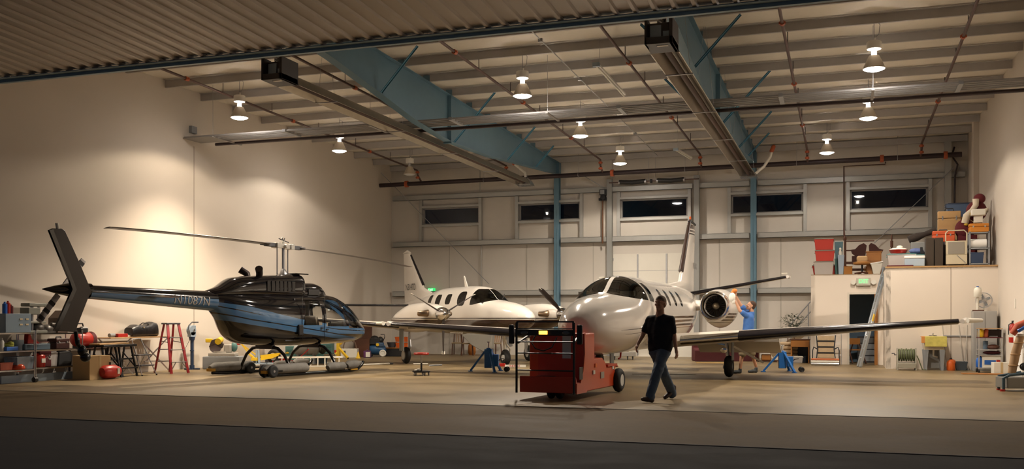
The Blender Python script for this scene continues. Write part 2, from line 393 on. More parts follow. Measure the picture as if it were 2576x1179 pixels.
# girts along the back wall and framing posts by the windows
n_t = [0]
def trim(mb, m, bevel=0): n_t[0] += 1; return struct('trim_%d' % n_t[0], mb, m, bevel)
for z in (6.36, 4.46, 2.44):
    for x0, x1 in ((XL+.15, -10.75), (-10.45, -8.62), (-8.4, -5.37), (-5.15, -3.3), (-3.0, (XR-.1 if z > 3 else -1.05))):
        if z < 3 and x0 == -8.4: continue
        g = MB(); g.b2((x0, YB-.2, z-.09), (x1, YB-.185, z+.11)); g.b2((x0, YB-.2, z+.1), (x1, YB, z+.115)); g.b2((x0, YB-.2, z-.09), (x1, YB-.1, z-.075)); trim(g, GIRT)
for x0, x1, z0, z1 in WIN:
    for x in (x0-.08, x1+.08):
        g = MB(); g.b2((x-.06, YB-.16, 4.57), (x+.06, YB, 6.27)); trim(g, GIRT)
    for z in (z0-.05, z1+.05): trim(MB().b2((x0-.02, YB-.15, z-.045), (x1+.02, YB-.02, z+.045)), GIRT)
for x in (-15.2, -11.9, -9.2, -4.4, -2.2): trim(MB().b2((x-.02, YB-.012, 0), (x+.02, YB, 4.36)), mat('seam_tape', (.42, .39, .34), .6))
for x in (-13.8,): trim(MB().cyl((x, YB-.06, .4), (x, YB-.06, 4.36), .02), GIRT); trim(MB().cyl((x, YB-.21, 6.5), (x, YB-.21, 7.5), .02), GIRT)
# roof: insulation sheet sagging a little between the purlins
PY_ = [36.75-1.575*k for k in range(14)]
c = MB(); n = 112; rows = []
ys = [YF-.3+(YB+.2-YF+.3)*i/n for i in range(n+1)]
for Y in ys:
    q = ((36.75-Y)/1.575) % 1.0; z = zr(Y)+.02-.045*math.sin(PI*q); rows.append([(XL-.2, Y, z), (XR+.2, Y, z), (XR+.2, Y, zr(Y)+.25), (XL-.2, Y, zr(Y)+.25)])
c.rings(rows); struct('ceiling', c, CEILM)
for k, Y in enumerate(PY_):
    z = zr(Y)-.015; g = MB(); g.b2((XL+.02, Y-.005, z-.205), (XR-.02, Y+.005, z)); g.b2((XL+.02, Y-.065, z-.007), (XR-.02, Y, z)); g.b2((XL+.02, Y, z-.205), (XR-.02, Y+.065, z-.198)); g.b2((XL+.02, Y+.058, z-.198), (XR-.02, Y+.065, z-.175)); trim(g, PURL)
# overhead door leaf, swung up above the opening, with its blue bottom rail; header behind it
lf = MB(); SL = .038; W0, W1, D0, D1 = XL-3.2, XR+3.0, 9.2, YF-.12
def zl(Y): return 6.19+SL*(YF-Y)
pitch = .3048; x = W0; prof = []
while x < W1: prof += [(x, 0), (x+.2, 0), (x+.225, -.04), (x+.28, -.04)]; x += pitch
prof.append((x, 0)); nn = len(prof)
vs = [(px, Y, zl(Y)+dz) for Y in (D0, D1) for px, dz in prof]; vs += [(px, Y, zl(Y)+.12) for Y in (D0, D1) for px, dz in prof]
fs = [(i, i+1, nn+i+1, nn+i) for i in range(nn-1)]+[(2*nn+i+1, 2*nn+i, 3*nn+i, 3*nn+i+1) for i in range(nn-1)]+[(i+1, i, 2*nn+i, 2*nn+i+1) for i in range(nn-1)]+[(nn+i, nn+i+1, 3*nn+i+1, 3*nn+i) for i in range(nn-1)]
dr = struct('door_1', lf.add(vs, fs), mat('ribbed_sheet_tan', (.52, .47, .42), .45, .2, .06, .7))
br = MB(); br.b2((W0, YF-.12, zl(YF)-.115), (W1, YF-.04, zl(YF)-.03)); br.b2((W0, YF-.24, zl(YF)-.06), (W1, YF-.04, zl(YF)-.045)); obj('edge_rail', br, mat('blue_rail', (.30, .44, .56), .5), dr)
hd = MB().b2((XL-.2, YF, 6.3), (XR+.2, YF+.2, 8.3)); struct('wall_front', hd, VINYL)
s = MB(); s.b2((XL-9, YF-.0, -.3), (XL, YF+.3, 8.5)); s.b2((XR, YF, -.3), (XR+9, YF+.3, 8.5)); struct('wall_front_wings', s, mat('ribbed_sheet_tan', (.52, .47, .42), .45))
# ------------------------------------------------------------------ blue steel frames
def frame(X, label):
    t = thing('steel_frame', label, 'steel frame', (X, YB-.3, 0)); oy = -(YB-.3)
    def zb(Y): return curve([(15.3, 7.35), (18.9, 7.08), (25.6, 6.42), (36.4, 7.06)], Y)[0]
    Y = [15.35, 18.9, 21.2, 23.4, 25.6, 29, 32.5, 36.7]; m = MB()
    for s_ in (1,):
        rr = [[(-.006, y+oy, zb(y)), (.006, y+oy, zb(y)), (.006, y+oy, zr(y)-.24), (-.006, y+oy, zr(y)-.24)] for y in Y]; m.rings(rr)
        rr = [[(-.11, y+oy, zb(y)-.008), (.11, y+oy, zb(y)-.008), (.11, y+oy, zb(y)+.008), (-.11, y+oy, zb(y)+.008)] for y in Y]; m.rings(rr)
        rr = [[(-.11, y+oy, zr(y)-.25), (.11, y+oy, zr(y)-.25), (.11, y+oy, zr(y)-.235), (-.11, y+oy, zr(y)-.235)] for y in Y]; m.rings(rr)
    obj('rafter', m, BLUE, t)
    sp = MB(); y = 25.6; sp.b2((-.12, y+oy-.03, zb(y)-.06), (.12, y+oy+.03, zr(y)-.22)); obj('splice_plate', sp, BLUE, t, .004)
    for y in (20.2, 22.9, 28.9, 32.6):
        pass
    cl = MB(); cl.b2((-.1, -.0, 0), (.1, .012, zb(36.4)+.1)); cl.b2((-.1, .24, 0), (.1, .252, zb(36.4)+.1)); cl.b2((-.005, 0, 0), (.005, .25, zb(36.4)+.1)); cl.b2((-.15, -.05, 0), (.15, .29, .02)); obj('column', cl, BLUE, t)
    cp = MB(); cp.b2((-.11, -.02, zb(36.4)-.05), (.11, .27, zr(36.6)-.24)); obj('column_cap', cp, BLUE, t)
    for y in (PY_[10]+.2, PY_[7]+.1, PY_[4], PY_[2]):
        for sx in (-1, 1):
            if sx < 0 and X < -5 and y > 30: continue
            b = MB(); z0, z1 = zb(y)+.02, zr(y)-.2; run = (z1-z0)*.95
            b.bar((sx*.1, y+oy, z0), (sx*(.1+run), y+oy-.05, z1), .06, .012); b.bar((sx*.1, y+oy+.03, z0), (sx*(.1+run), y+oy-.02, z1), .012, .06); obj('flange_brace', b, mat('blue_steel_brace', (.06, .20, .31), .5), t)
    for y in PY_:
        if 15.5 < y < 36.5:
            k = MB(); k.b2((-.09, y+oy-.05, zr(y)-.24), (.09, y+oy-.02, zr(y)-.06)); obj('purlin_clip', k, BLUE, t)
    return t
frame(-10.6, 'left one of the two blue steel roof beams, with its column')
frame(-3.15, 'right one of the two blue steel roof beams, beside the jet')
# ------------------------------------------------------------------ high bay lamps
BULB = mat('lamp_glow', (1, 1, 1), .3, emit=(1, .90, .82), estr=50)
BULBU = mat('lamp_glow_gap', (1, 1, 1), .3, emit=(1, .88, .74), estr=22)
BULB0 = mat('lamp_off_glass', (.5, .5, .48), .25)
REFL = mat('spun_reflector', (.50, .45, .37), .4, .45)
def high_bay(i):
    x, y = LAMPS[i]; lit = i != DEAD_LAMP
    row = 'left' if x < -10 else ('middle' if x < -5 else 'right'); pos = ['front', 'middle', 'rear'][i % 3]
    lab = ('lit bell-shaped high-bay lamp hanging from the roof, %s one of the %s row' % (pos, row)) if lit else 'unlit bell-shaped high-bay lamp near the left wall, the only one switched off'
    t = thing('high_bay_lamp', lab, 'ceiling lamp', (x, y, LAMP_Z), 0, 'high-bay lamps under the roof')
    r = MB(); r.lathe([(.225, 0), (.235, .01), (.2, .09), (.15, .2), (.105, .29), (.1, .29), (.145, .2), (.192, .09), (.222, .012)], n=28, caps=False)
    obj('reflector', r, REFL, t)
    b = MB(); b.lathe([(.001, -.05), (.1, -.042), (.18, -.018), (.222, .008), (.215, .012), (.001, .014)], n=28); obj('lens', b, BULB if lit else BULB0, t)
    g = MB(); g.lathe([(.05, .27), (.055, .3), (.05, .42), (.07, .44)], n=16); obj('lamp_tube', g, BULBU if lit else ALU, t)
    k = MB(); k.lathe([(.02, .42), (.15, .43), (.155, .46), (.155, .58), (.14, .6), (.05, .61)], n=12); k.cyl((.02, 0, .61), (.02, 0, .68), .02); obj('ballast_housing', k, WHITE, t, .006)
    h = MB(); h.cyl((0, 0, .66), (0, 0, zr(y)-LAMP_Z), .007, n=6); h.tube([(.03, 0, .68), (.1, .0, .76), (.12, 0, .95), (.01, 0, zr(y)-LAMP_Z-.1)], .006, 6); obj('hanger_cord', h, GREY, t)
for i in range(9): high_bay(i)
# ------------------------------------------------------------------ fire sprinkler mains and branch lines
def coupling(name, parent, c, axis, r, m=ORNG):
    k = MB(); a = {'y': ((0, .06, 0)), 'x': ((.06, 0, 0)), 'z': ((0, 0, .04))}[axis]; a = Vector(a); c = Vector(c)
    k.cyl(c-a, c+a, r*1.45, n=12); k.box(c, (r*3.6 if axis != 'x' else .05, r*3.6 if axis == 'x' else .05, r*1.2)); return obj(name, k, m, parent)
t = thing('sprinkler_main_pipe', 'thick dark sprinkler main pipe running the width of the back wall', 'pipe', (XL, 35.8, 6.86))
obj('pipe', MB().tube([(0.02, 0, -.05), (XR-XL-.3, 0, .05)], .085, 16), DKPIPE, t)
for x in (1.2, 9.6, 19.0, 21.0): coupling('coupling', t, (x, 0, -.05+.1*x/21), 'x', .09)
for x in (4.5, 8.3, 12.3, 16.2, 19.5):
    h = MB(); z = -.05+.1*x/21; h.torus((x, 0, z), .095, .008, 'x', 16, 6); h.cyl((x, 0, z+.09), (x, 0, zr(35.8)-6.86), .006, n=6); obj('hanger', h, GALV, t)
BX = [-15.95, -12.25, -8.56, -4.9, -1.23, 2.43]; where = ['beside the left wall, passing the unlit lamp', 'between left heater and left lamp row', 'just left of the middle lamp row', 'between middle lamp row and right heater', 'right of the second blue beam', 'closest to the right wall']
for i, X in enumerate(BX):
    zc = lambda Y: 7.27+.0208*(35.4-Y)+(.04 if i in (2, 3) else 0)
    t = thing('sprinkler_branch_pipe', 'thin brown ceiling pipe %s' % where[i], 'pipe', (X, 35.4, 0), 0, 'sprinkler branch lines')
    obj('pipe', MB().tube([(0, -19.9, zc(15.5)), (0, 0, zc(35.4))], .034, 10), BRPIPE, t)
    obj('riser', MB().tube([(0, 0, zc(35.4)), (0, .02, 7.1), (0, .35, 6.9)], .036, 10), BRPIPE, t)
    for z in (7.2, 6.99): coupling('coupling', t, (0, .02, z), 'z', .04)
    for y in ([-14.3, -9.2, -4.1] if i % 2 == 0 else [-12.2, -6.1]): coupling('coupling', t, (0, y, zc(35.4+y)), 'y', .038)
    for y in (-15.5, -12.8, -10.4, -7.7, -5.2, -2.5):
        h = MB(); z = zc(35.4+y); h.cyl((.03, y, z), (.03, y, z+.26), .01, n=6); obj('sprinkler_head', h, DKPIPE, t)
for (a, b, m_, lab) in ((P(1292, 410, 36.0), P(1322, 445, 36.0), ORNG, 'short orange-capped elbow pipe above the left heater end'),
                   (P(1942, 378, 34.2), P(1901, 436, 34.4), OFFW, 'curved pale pipe with orange joint at the right heater end')):
    t = thing('elbow_pipe', lab, 'pipe', b); v = a-b
    obj('pipe', MB().tube([(0, 0, 0), v*.3+Vector((.12, 0, 0)), v*.75+Vector((.08, 0, -.03)), v], .05, 10), OFFW, t)
    k = MB(); k.cap(v*.98, v*1.1+Vector((0, 0, .05)), .075, .07); obj('joint', k, ORNG, t)
    obj('drop', MB().cyl(v*1.05, (v.x, v.y, 7.45-b.z), .03), BRPIPE, t)
# ------------------------------------------------------------------ tube heaters
HREF = mat('heater_reflector', (.33, .28, .21), .32, .8, .15, 5)
def heater(X, Y0, Y1, z, label, duct):
    t = thing('tube_heater', label, 'tube heater', (X, Y0, z)); L = Y1-Y0
    b = MB(); b.b2((-.24, -.62, -.1), (.24, .0, .02)); b.b2((.18, -.62, -.1), (.24, .02, .36)); b.b2((-.24, -.62, -.1), (-.2, -.3, .36)); b.b2((-.2, -.45, .0), (.18, 0, .3)); obj('burner_box', b, mat('burner_box', (.035, .028, .025), .5), t, .008)
    p = MB(); p.b2((-.17, -.47, .05), (.02, -.44, .26)); p.b2((.05, -.47, .03), (.17, -.44, .15)); obj('control_panel', p, LBLUE, t, .005)
    obj('label_plate', MB().b2((-.05, -.5, -.106), (.14, -.42, -.1)), OFFW, t)
    r = MB(); prof = [(-.26, -.10), (-.17, .06), (-.08, .14), (.08, .14), (.17, .06), (.26, -.10), (.24, -.10), (.155, .045), (.07, .125), (-.07, .125), (-.155, .045), (-.24, -.10)]
    r.rings([[(u, y, v) for u, v in prof] for y in (.03, L)]); obj('reflector', r, HREF, t)
    obj('burner_tube', MB().cyl((0, 0, 0), (0, L-.2, 0), .055), mat('heater_tube', (.06, .03, .02), .6, .3), t)
    obj('end_cap', MB().prism([(-.28, -.11), (-.18, .08), (-.09, .16), (.09, .16), (.18, .08), (.28, -.11)], L-.4, L+.05), mat('foil_end', (.62, .64, .66), .22, .9, bump=.6, bscale=9), t)
    d = MB(); d.tube([(0, -.3, .2), (.02, -.4, .38), (.1, -.42, .55), (.3, -.4, .95), (.34, -.4, 1.35)], .085, 14); obj('exhaust_duct', d, mat('foil_duct', (.6, .58, .55), .25, .9, bump=.8, bscale=25), t)
    for y in (1.6, 5.2, 8.8, 12.4, L-.5):
        h = MB(); h.cyl((-.2, y, .06), (-.02, y, zr(Y0+y)-z), .004, n=5); h.cyl((.2, y, .06), (.02, y, zr(Y0+y)-z), .004, n=5); h.b2((-.27, y-.02, -.115), (.27, y+.02, -.1)); obj('hanger', h, GALV, t)
heater(-10.99, 17.85, 34.1, 6.37, 'long tube heater hanging over the helicopter, dark burner box nearest the door', 1)
heater(-3.0, 17.2, 33.4, 6.2, 'long tube heater hanging over the jet, right one of the two', 1)
# ------------------------------------------------------------------ ladder-like rack of conduits across the hangar
Yc = 23.8; RACKM = mat('rack_grey', (.27, .26, .25), .6, .15)
t = thing('conduit_rack', 'long horizontal rack of thin metal rails spanning the hangar from the left wall', 'rack', (XL, Yc, 6.57))
LEN = XR-XL-.1
for j, (dy, r) in enumerate(((-.42, .02), (-.22, .02), (-.02, .02), (.16, .02), (.34, .02))):
    m = MB(); m.b2((0.05, dy-r, -r), (LEN, dy+r, r)) if j == 0 else m.cyl((.05, dy, 0), (LEN, dy, 0), r, n=8); obj('rail', m, RACKM, t)
obj('rail', MB().cyl((.35, .62, -.04), (LEN, .62, -.04), .045, n=10), DKPIPE, t, label='thick dark rail')
for x in (1.0, 5.9, 10.8, 14.6, 18.4): obj('crossbar', MB().b2((x-.03, -.5, -.05), (x+.03, .95, -.02)), RACKM, t)
for x in (3.3, 8.2, 12.6, 16.4, 20.2):
    k = MB()
    k.b2((x-.05, -.46, -.04), (x+.05, .38, .035))
    obj('coupling', k, GREY, t)
for x in (1.0, 5.9, 10.8, 14.6, 18.4): obj('hanger', MB().cyl((x, -.42, 0), (x, -.42, zr(Yc)-6.57), .006, n=6), GALV, t)
obj('end_pan', MB().b2((.02, -.46, -.03), (1.0, .36, -.012)), RACKM, t)
one('junction_box', 'small grey electrical box on the left wall above the vertical seam', 'electrical box', MB().b2((0, -.12, -.1), (.1, .12, .1)), GREY, onX(482, 327, XL))
# fluorescent battens, hung from roof
for (x0, y0, x1, y1, dd0, dd1, lab) in ((1500, 166, 1570, 242, 22.8, 25.9, 'unlit white fluorescent batten beside the middle lamp row, the longer near one'), (1700, 378, 1738, 412, 32.5, 34.3, 'unlit white fluorescent batten near the back wall above the door springs')):
    a, b = P(x0, y0, dd0), P(x1, y1, dd1); m_ = (a+b)/2; b.z = a.z; v = b-a
    t = thing('fluorescent_batten', lab, 'ceiling light', a, 0)
    obj('housing', MB().bar((0, 0, .05), v+Vector((0, 0, .05)), .1, .05), WHITE, t); obj('tube', MB().cyl((0, 0, 0), v, .02), OFFW, t)
    obj('end_socket', MB().box((0, 0, .03), (.16, .1, .09)), LBLUE, t)
    obj('hanger', MB().cyl(v*.1+Vector((0, 0, .07)), v*.1+Vector((0, 0, zr(a.y)-a.z+.0)), .005, n=6), GALV, t)
t = thing('ceiling_conduit', 'thin grey conduit under the purlins right of the middle lamp row', 'conduit', (-6.6, 20, zr(20)-.235))
obj('conduit', MB().cyl((0, -4.6, .095), (0, 16.3, -.34), .014, n=8), GALV, t)
for y in (1.5, 5.0, 8.6, 12.2): obj('conduit_box', MB().b2((-.05, y-.05, -.05-.0208*y), (.05, y+.05, .03-.0208*y)), GALV, t)
# cable bracing on the back wall
for a, b, lab in ((P(935, 435, 39.8), P(1210, 712, 38.2), 'thin brace cable slanting down the back wall behind the turboprop'), (onY(2400, 420, YB-.45), onY(2200, 610, YB-.45), 'thin brace cable slanting across the rightmost window')):
    if a.x < XL: a.x = XL+.03
    a.y = min(a.y, YB-.45); b.y = YB-.213
    one('brace_cable', lab, 'cable', MB().cyl((0, 0, 0), b-a, .012, n=6), GREY, a)
# sectional door in the back wall
o = struct('door_2', MB().b2((-8.42, YB-.07, 0), (-5.3, YB-.01, 3.9)), mat('door_panel_white', (.64, .61, .54), .5, 0, .03))
for x in (-7.45, -6.35): obj('stile', MB().b2((x-.03, YB-.1, .05), (x+.03, YB-.07, 3.88)), GALV, o)
for z in (.65, 1.3, 1.95, 2.6, 3.25): obj('section_joint', MB().b2((-8.42, YB-.075, z-.006), (-5.3, YB-.069, z+.006)), GREY, o)
for x in (-8.45, -5.27):
    for z in (3.7, 3.05, 2.4, 1.2, .55): obj('roller_bracket', MB().b2((x-.07, YB-.13, z-.05), (x+.07, YB-.08, z+.05)), STEEL, o)
for x, l in ((-8.5, 'left'), (-5.2, 'right')):
    trim(MB().b2((x-.1, YB-.32, 0), (x+.1, YB-.13, 6.75)), mat('track_grey', (.28, .28, .27), .5, .3))
t = thing('door_spring_shaft', 'torsion spring shaft with two long black coil springs above the back door', 'door spring', (-8.4, YB-.35, 6.6))
obj('shaft', MB().cyl((-.1, 0, 0), (3.3, 0, 0), .02), BRPIPE, t)
for x0, x1 in ((.3, 1.3), (1.75, 2.75)):
    s = MB(); s.tube([(x0, 0, .01), ((x0+x1)/2, 0, -.02), (x1, 0, .01)], .085, 14); obj('spring', s, BLACK, t)
    for x in (x0, x1): obj('spring_cone', MB().cyl((x-.03, 0, 0), (x+.03, 0, 0), .085), STEEL, t)
obj('coupler', MB().cyl((1.48, 0, 0), (1.56, 0, 0), .07), BLACK, t)
for x in (.0, 1.4, 1.65, 3.25): obj('hanger_rod', MB().cyl((x, .12, .0), (x, .12, .9), .008, n=6), GALV, t)
q = onY(1518, 490, YB-.3)
t = thing('door_operator', 'dark motor operator beside the left track of the back door', 'door motor', q)
m = MB(); m.b2((-.14, -.1, -.02), (.14, .15, .2)); m.cyl((0, -.12, -.1), (0, .12, -.1), .1); m.b2((-.18, -.05, -.22), (.14, .1, -.12)); obj('motor', m, BLACK, t, .01)
obj('gearbox', MB().b2((-.1, -.13, .02), (.06, -.1, .17)), GREY, t); obj('drop_pipe', MB().cyl((-.03, 0, -.2), (-.03, 0, -1.85), .03), mat('rust_pipe', (.12, .05, .02), .7), t)
obj('strut', MB().bar((.05, 0, .25), (-.75, 0, .75), .03, .03), GREY, t)
# pipe drop on the back wall to the right
a = onY(2123, 418, YB-.222); b2_ = onY(2227, 410, YB-.222); bz = onY(2123, 605, YB-.222)
one('drop_pipe', 'thin dark red pipe dropping beside the rightmost window', 'pipe', MB().tube([(b2_.x-a.x, 0, .09), (b2_.x-a.x, 0, 0), (0, 0, 0), (0, 0, bz.z-a.z)], .025, 8), BRPIPE, a)
# corner column in the back right
t = thing('corner_column', 'grey steel corner column with a cable in the back right corner', 'column', (3.35, YB-.3, 0))
obj('post', MB().b2((-.1, -.08, 0), (.1, .2, 7.5)), GIRT, t); obj('cable', MB().tube([(.2, 0, 7.3), (.12, 0, 7.0), (.3, 0, 6.7), (.22, 0, 6.3), (.2, 0, 5.2)], .03, 8), DKPIPE, t)
# ------------------------------------------------------------------ office boxes with a storage deck on top
OX0, OX1, OY, OT = -1.01, 1.12, 32.4, 2.80; BXX, BY, BT = 1.12, 29.9, 2.87
s = MB(); dx0, dx1, dz = onY(2136, 800, OY).x, onY(2206, 800, OY).x, 2.2
s.b2((OX0, OY, 0), (dx0, OY+.12, OT)); s.b2((dx1, OY, 0), (OX1, OY+.12, OT)); s.b2((dx0, OY, dz), (dx1, OY+.12, OT)); s.b2((OX0, OY, 0), (OX0+.12, YB, OT)); struct('wall_office_front', s, OFFICE)
s = MB(); s.b2((BXX, BY, 0), (XR, BY+.12, BT)); s.b2((BXX, BY, 0), (BXX+.12, YB, BT)); struct('wall_office_side', s, OFFICE)
s = MB(); s.b2((OX0, OY, OT-.02), (BXX, YB, OT+.02)); s.b2((BXX, BY, BT-.02), (XR, YB, BT+.005)); struct('floor_storage_deck', s, mat('deck_plywood', (.30, .22, .13), .8))
struct('trim_deck_edge', MB().b2((BXX-.02, BY-.03, BT), (XR, BY+.1, BT+.045)), mat('deck_edge', (.40, .24, .10), .6))
s = MB(); s.b2((dx0-.05, OY-.02, 0), (dx0+.01, OY+.14, dz-.01)); s.b2((dx0-.05, OY-.02, dz-.01), (dx1+.05, OY+.14, dz+.05)); o = struct('door_3', s, mat('door_frame_white', (.6, .55, .47), .5))
obj('jamb', MB().b2((dx1-.07, OY-.03, 0), (dx1+.02, OY+.14, dz)), MWOOD, o, label='honey-coloured wooden jamb')
struct('trim_wall_joint', MB().b2((onY(2392, 700, BY).x-.008, BY-.004, 0), (onY(2392, 700, BY).x+.008, BY, BT)), mat('seam_brown', (.30, .25, .2), .8))
struct('wall_office_inner', MB().b2((OX0+.12, OY+2.1, 0), (BXX, OY+2.2, OT-.03)), mat('office_dark_wall', (.20, .30, .42), .8))
# ------------------------------------------------------------------ helicopter (x forward, y left, z up; origin on the floor under the mast)
HBLUE = (.055, .135, .26); HBLK = (.006, .005, .006)
b1 = [(-2.6, 1.80, 1.86), (-1.5, 1.585, 1.72), (-.74, 1.42, 1.55), (.04, 1.305, 1.41), (1.4, 1.155, 1.24), (3.3, 1.075, 1.16)]
b2_ = [(-2.6, 1.64, 1.775), (-1.5, 1.42, 1.56), (-.3, 1.255, 1.365), (1.4, 1.03, 1.13), (3.3, .985, 1.05)]
b3 = [(-2.6, 1.47, 1.61), (-1.5, 1.28, 1.39), (.04, 1.06, 1.185), (1.4, .905, 1.005), (2.1, .83, .935), (3.3, .78, .90)]
HPAINT = banded('helicopter_paint', HBLK, [(HBLUE, b1), (HBLUE, b2_), (HBLUE, b3)], .07, coat=.6)
HBOOM = banded('boom_paint', HBLK, [(HBLUE, [(-5.6, 1.8, 1.98), (-4, 1.7, 1.95), (-2.3, 1.5, 1.89)])], .12, coat=.6)
HDARK = mat('helicopter_black', HBLK, .07, coat=.5)
FINB = mat('fin_brown_black', (.022, .014, .009), .3)
SKIDB = mat('skid_black', (.008, .008, .009), .2, .3)
BAG = mat('float_bag_grey', (.17, .16, .145), .8, 0, .25, 8, bump=.3)
HGLASS = glass('helicopter_glass', (.82, .82, .80), .9)
BLADE = mat('blade_grey', (.09, .075, .07), .4, .1, .15, 2)
heli = thing('helicopter', 'glossy black helicopter with blue stripes and two long rotor blades, parked at left', 'helicopter', W(-5.95, 25.5), heading(.545, .839))
st = [(-2.36, .2, 2.07, 1.62, 1.85, 2), (-2.15, .27, 2.09, 1.38, 1.85, 2.1), (-1.9, .38, 2.10, .99, 1.72, 2.3), (-1.6, .47, 2.10, .84, 1.6, 2.5), (-1.2, .55, 2.09, .78, 1.5, 2.6), (-.6, .61, 2.09, .745, 1.4, 2.8), (0, .64, 2.08, .735, 1.35, 2.9), (.8, .655, 2.09, .735, 1.32, 2.8), (1.3, .65, 2.08, .74, 1.28, 2.6), (1.6, .64, 2.05, .745, 1.26, 2.5), (1.9, .61, 1.95, .75, 1.22, 2.4), (2.2, .56, 1.79, .765, 1.18, 2.3), (2.45, .48, 1.60, .79, 1.13, 2.2), (2.65, .40, 1.42, .82, 1.10, 2.1), (2.8, .32, 1.29, .86, 1.08, 2.1), (2.92, .22, 1.19, .91, 1.06, 2), (3.0, .1, 1.11, .97, 1.045, 2), (3.03, .02, 1.06, 1.03, 1.045, 2)]
m = MB(); hull(m, st, .09, 56); body = obj('fuselage', m, HPAINT, heli, angle=60)
for sd in (1, -1):
    cutter(body, 'rear_door_window', poly_planes([(.10, 1.26), (.22, 1.90), (.72, 1.92), (.76, 1.86), (.76, 1.26)], sd), HGLASS, heli)
    cutter(body, 'front_door_window', poly_planes([(.92, 1.23), (.92, 1.93), (1.34, 1.93), (1.48, 1.87), (1.72, 1.22)], sd), HGLASS, heli)
    cutter(body, 'windshield', [((1.82, 0, 1.24), (.95, 0, .36)), ((0, 0, 1.17), (0, 0, 1)), ((0, sd*.015, 0), (0, sd, 0)), ((1.55, 0, 0), (1, 0, 0))], HGLASS, heli)
    cutter(body, 'chin_window', [((2.62, 0, 0), (1, 0, -.3)), ((0, 0, .99), (0, 0, -1)), ((0, sd*.06, 0), (0, sd, 0)), ((0, 0, .80), (0, 0, 1))], HGLASS, heli)
for sd, n_ in ((1, 0), (-1, 0)):
    dl = MB()     # door seams and handles
    for x, z0, z1 in ((.03, .9, 2.0), (.84, .85, 2.0), (1.72, .85, 1.3)): dl.b2((x-.005, sd*.655, z0), (x+.005, sd*.665, z1)) if x < 1 else None
    for x in (.2, 1.02): pass
    obj('door_seam', dl, HDARK, heli); obj('door_handle', MB().b2((.7, sd*.655, 1.17), (.78, sd*.685, 1.2)), BLACK, heli)
    obj('door_handle', MB().b2((.9, sd*.655, 1.13), (.98, sd*.685, 1.16)), BLACK, heli)
    obj('step_pad', MB().b2((-.12, sd*.64, 1.0), (.04, sd*.70, 1.28)), BLACK, heli, .02)
# cowling, transmission fairing, inlet
m = MB(); hull(m, [(-2.5, .1, 2.1, 1.95, 2.0, 2), (-2.2, .24, 2.2, 1.95, 2.05, 2.1), (-1.75, .34, 2.43, 1.95, 2.1, 2.6), (-1.3, .40, 2.49, 1.95, 2.15, 3), (-.4, .43, 2.55, 1.95, 2.2, 3.4), (.3, .42, 2.6, 1.95, 2.2, 3.4), (.42, .38, 2.58, 1.95, 2.2, 3), (.52, .2, 2.4, 2.0, 2.2, 2.6)], .12, 40); obj('engine_cowling', m, HDARK, heli, angle=60)
m = MB(); hull(m, [(.2, .34, 2.36, 1.9, 2.1, 3), (.85, .35, 2.38, 1.9, 2.1, 3), (1.1, .34, 2.33, 1.9, 2.08, 2.8), (1.28, .28, 2.2, 1.9, 2.04, 2.4), (1.42, .14, 2.1, 1.93, 2.02, 2.1)], .1, 36); obj('front_fairing', m, HDARK, heli, angle=60)
obj('cowling_lip', MB().prism([(-.36, 2.575), (-.36, 2.61), (.36, 2.61), (.36, 2.575)], .1, .56, 'yz'), HDARK, heli, .008)
for sd in (1, -1):
    g = MB()
    for k in range(7): g.b2((-.95+k*.14, sd*.415, 2.12), (-.84+k*.14, sd*.438, 2.38))
    gm = obj('cowling_screen', g, mat('screen_black', (.008, .007, .007), .25), heli, .004)
    e = MB(); e.tube([(-1.0, sd*.17, 2.36), (-1.02, sd*.23, 2.56), (-1.14, sd*.34, 2.67)], [.075, .085, .095], 16); obj('exhaust_stack', e, mat('exhaust_dark', (.03, .02, .018), .35, .6), heli)
    e = MB(); e.b2((.55, sd*.34, 2.05), (.95, sd*.37, 2.2)); obj('inlet_grille', e, mat('screen_grey', (.02, .018, .017), .5), heli, .006)
# tail boom, fin, stabiliser, stinger
m = MB(); m.lathe([(.24, -2.3), (.215, -3.2), (.185, -4.2), (.155, -5.3), (.15, -5.6)], axis='x', n=28)
for i, v in enumerate(m.v): t_ = (-v.x-2.3)/3.3; v.z += lerp(1.85, 1.995, t_)
boom = obj('tail_boom', m, HBOOM, heli)
m = MB(); m.lathe([(.15, -5.55), (.165, -5.8), (.14, -6.05), (.08, -6.35), (.01, -6.62)], axis='x', n=24, o=(0, 0, 2.03)); obj('tail_cone', m, HDARK, heli)
fo = [(-6.60, 3.22), (-6.53, 3.26), (-6.33, 3.27), (-6.26, 3.24), (-5.93, 2.60), (-5.66, 2.02), (-6.03, 1.15), (-6.50, 1.18), (-6.33, 1.53), (-6.09, 2.03), (-6.15, 2.2)]
m = MB(); m.prism(fo, -.22, -.165); fn = obj('vertical_fin', m, FINB, heli, .012)
m = MB(); m.prism([(-6.605, 3.22), (-6.52, 3.24), (-6.0, 2.03), (-6.09, 2.03), (-6.15, 2.2)], -.226, -.16); m.prism([(-6.50, 1.175), (-6.41, 1.17), (-6.0, 2.03), (-6.09, 2.03), (-6.33, 1.53)], -.226, -.16); obj('fin_trailing_edge', m, HDARK, fn)
m = MB(); m.cyl((-6.4, -.19, 3.26), (-6.42, -.19, 3.38), .035); obj('beacon', m, OFFW, fn)
m = MB(); foil(m, [((-4.0, -1.0, 1.9), (-4.45, -1.0, 1.93), .12), ((-4.0, 1.0, 1.9), (-4.45, 1.0, 1.93), .12)]); stb = obj('horizontal_stabiliser', m, mat('stab_bronze', (.05, .032, .025), .18, .2), heli)
g = MB(); g.tube([(-6.0, -.19, 1.17), (-5.98, -.19, .98), (-5.9, -.19, .82)], .04, 10); obj('tail_guard', g, SKIDB, heli)
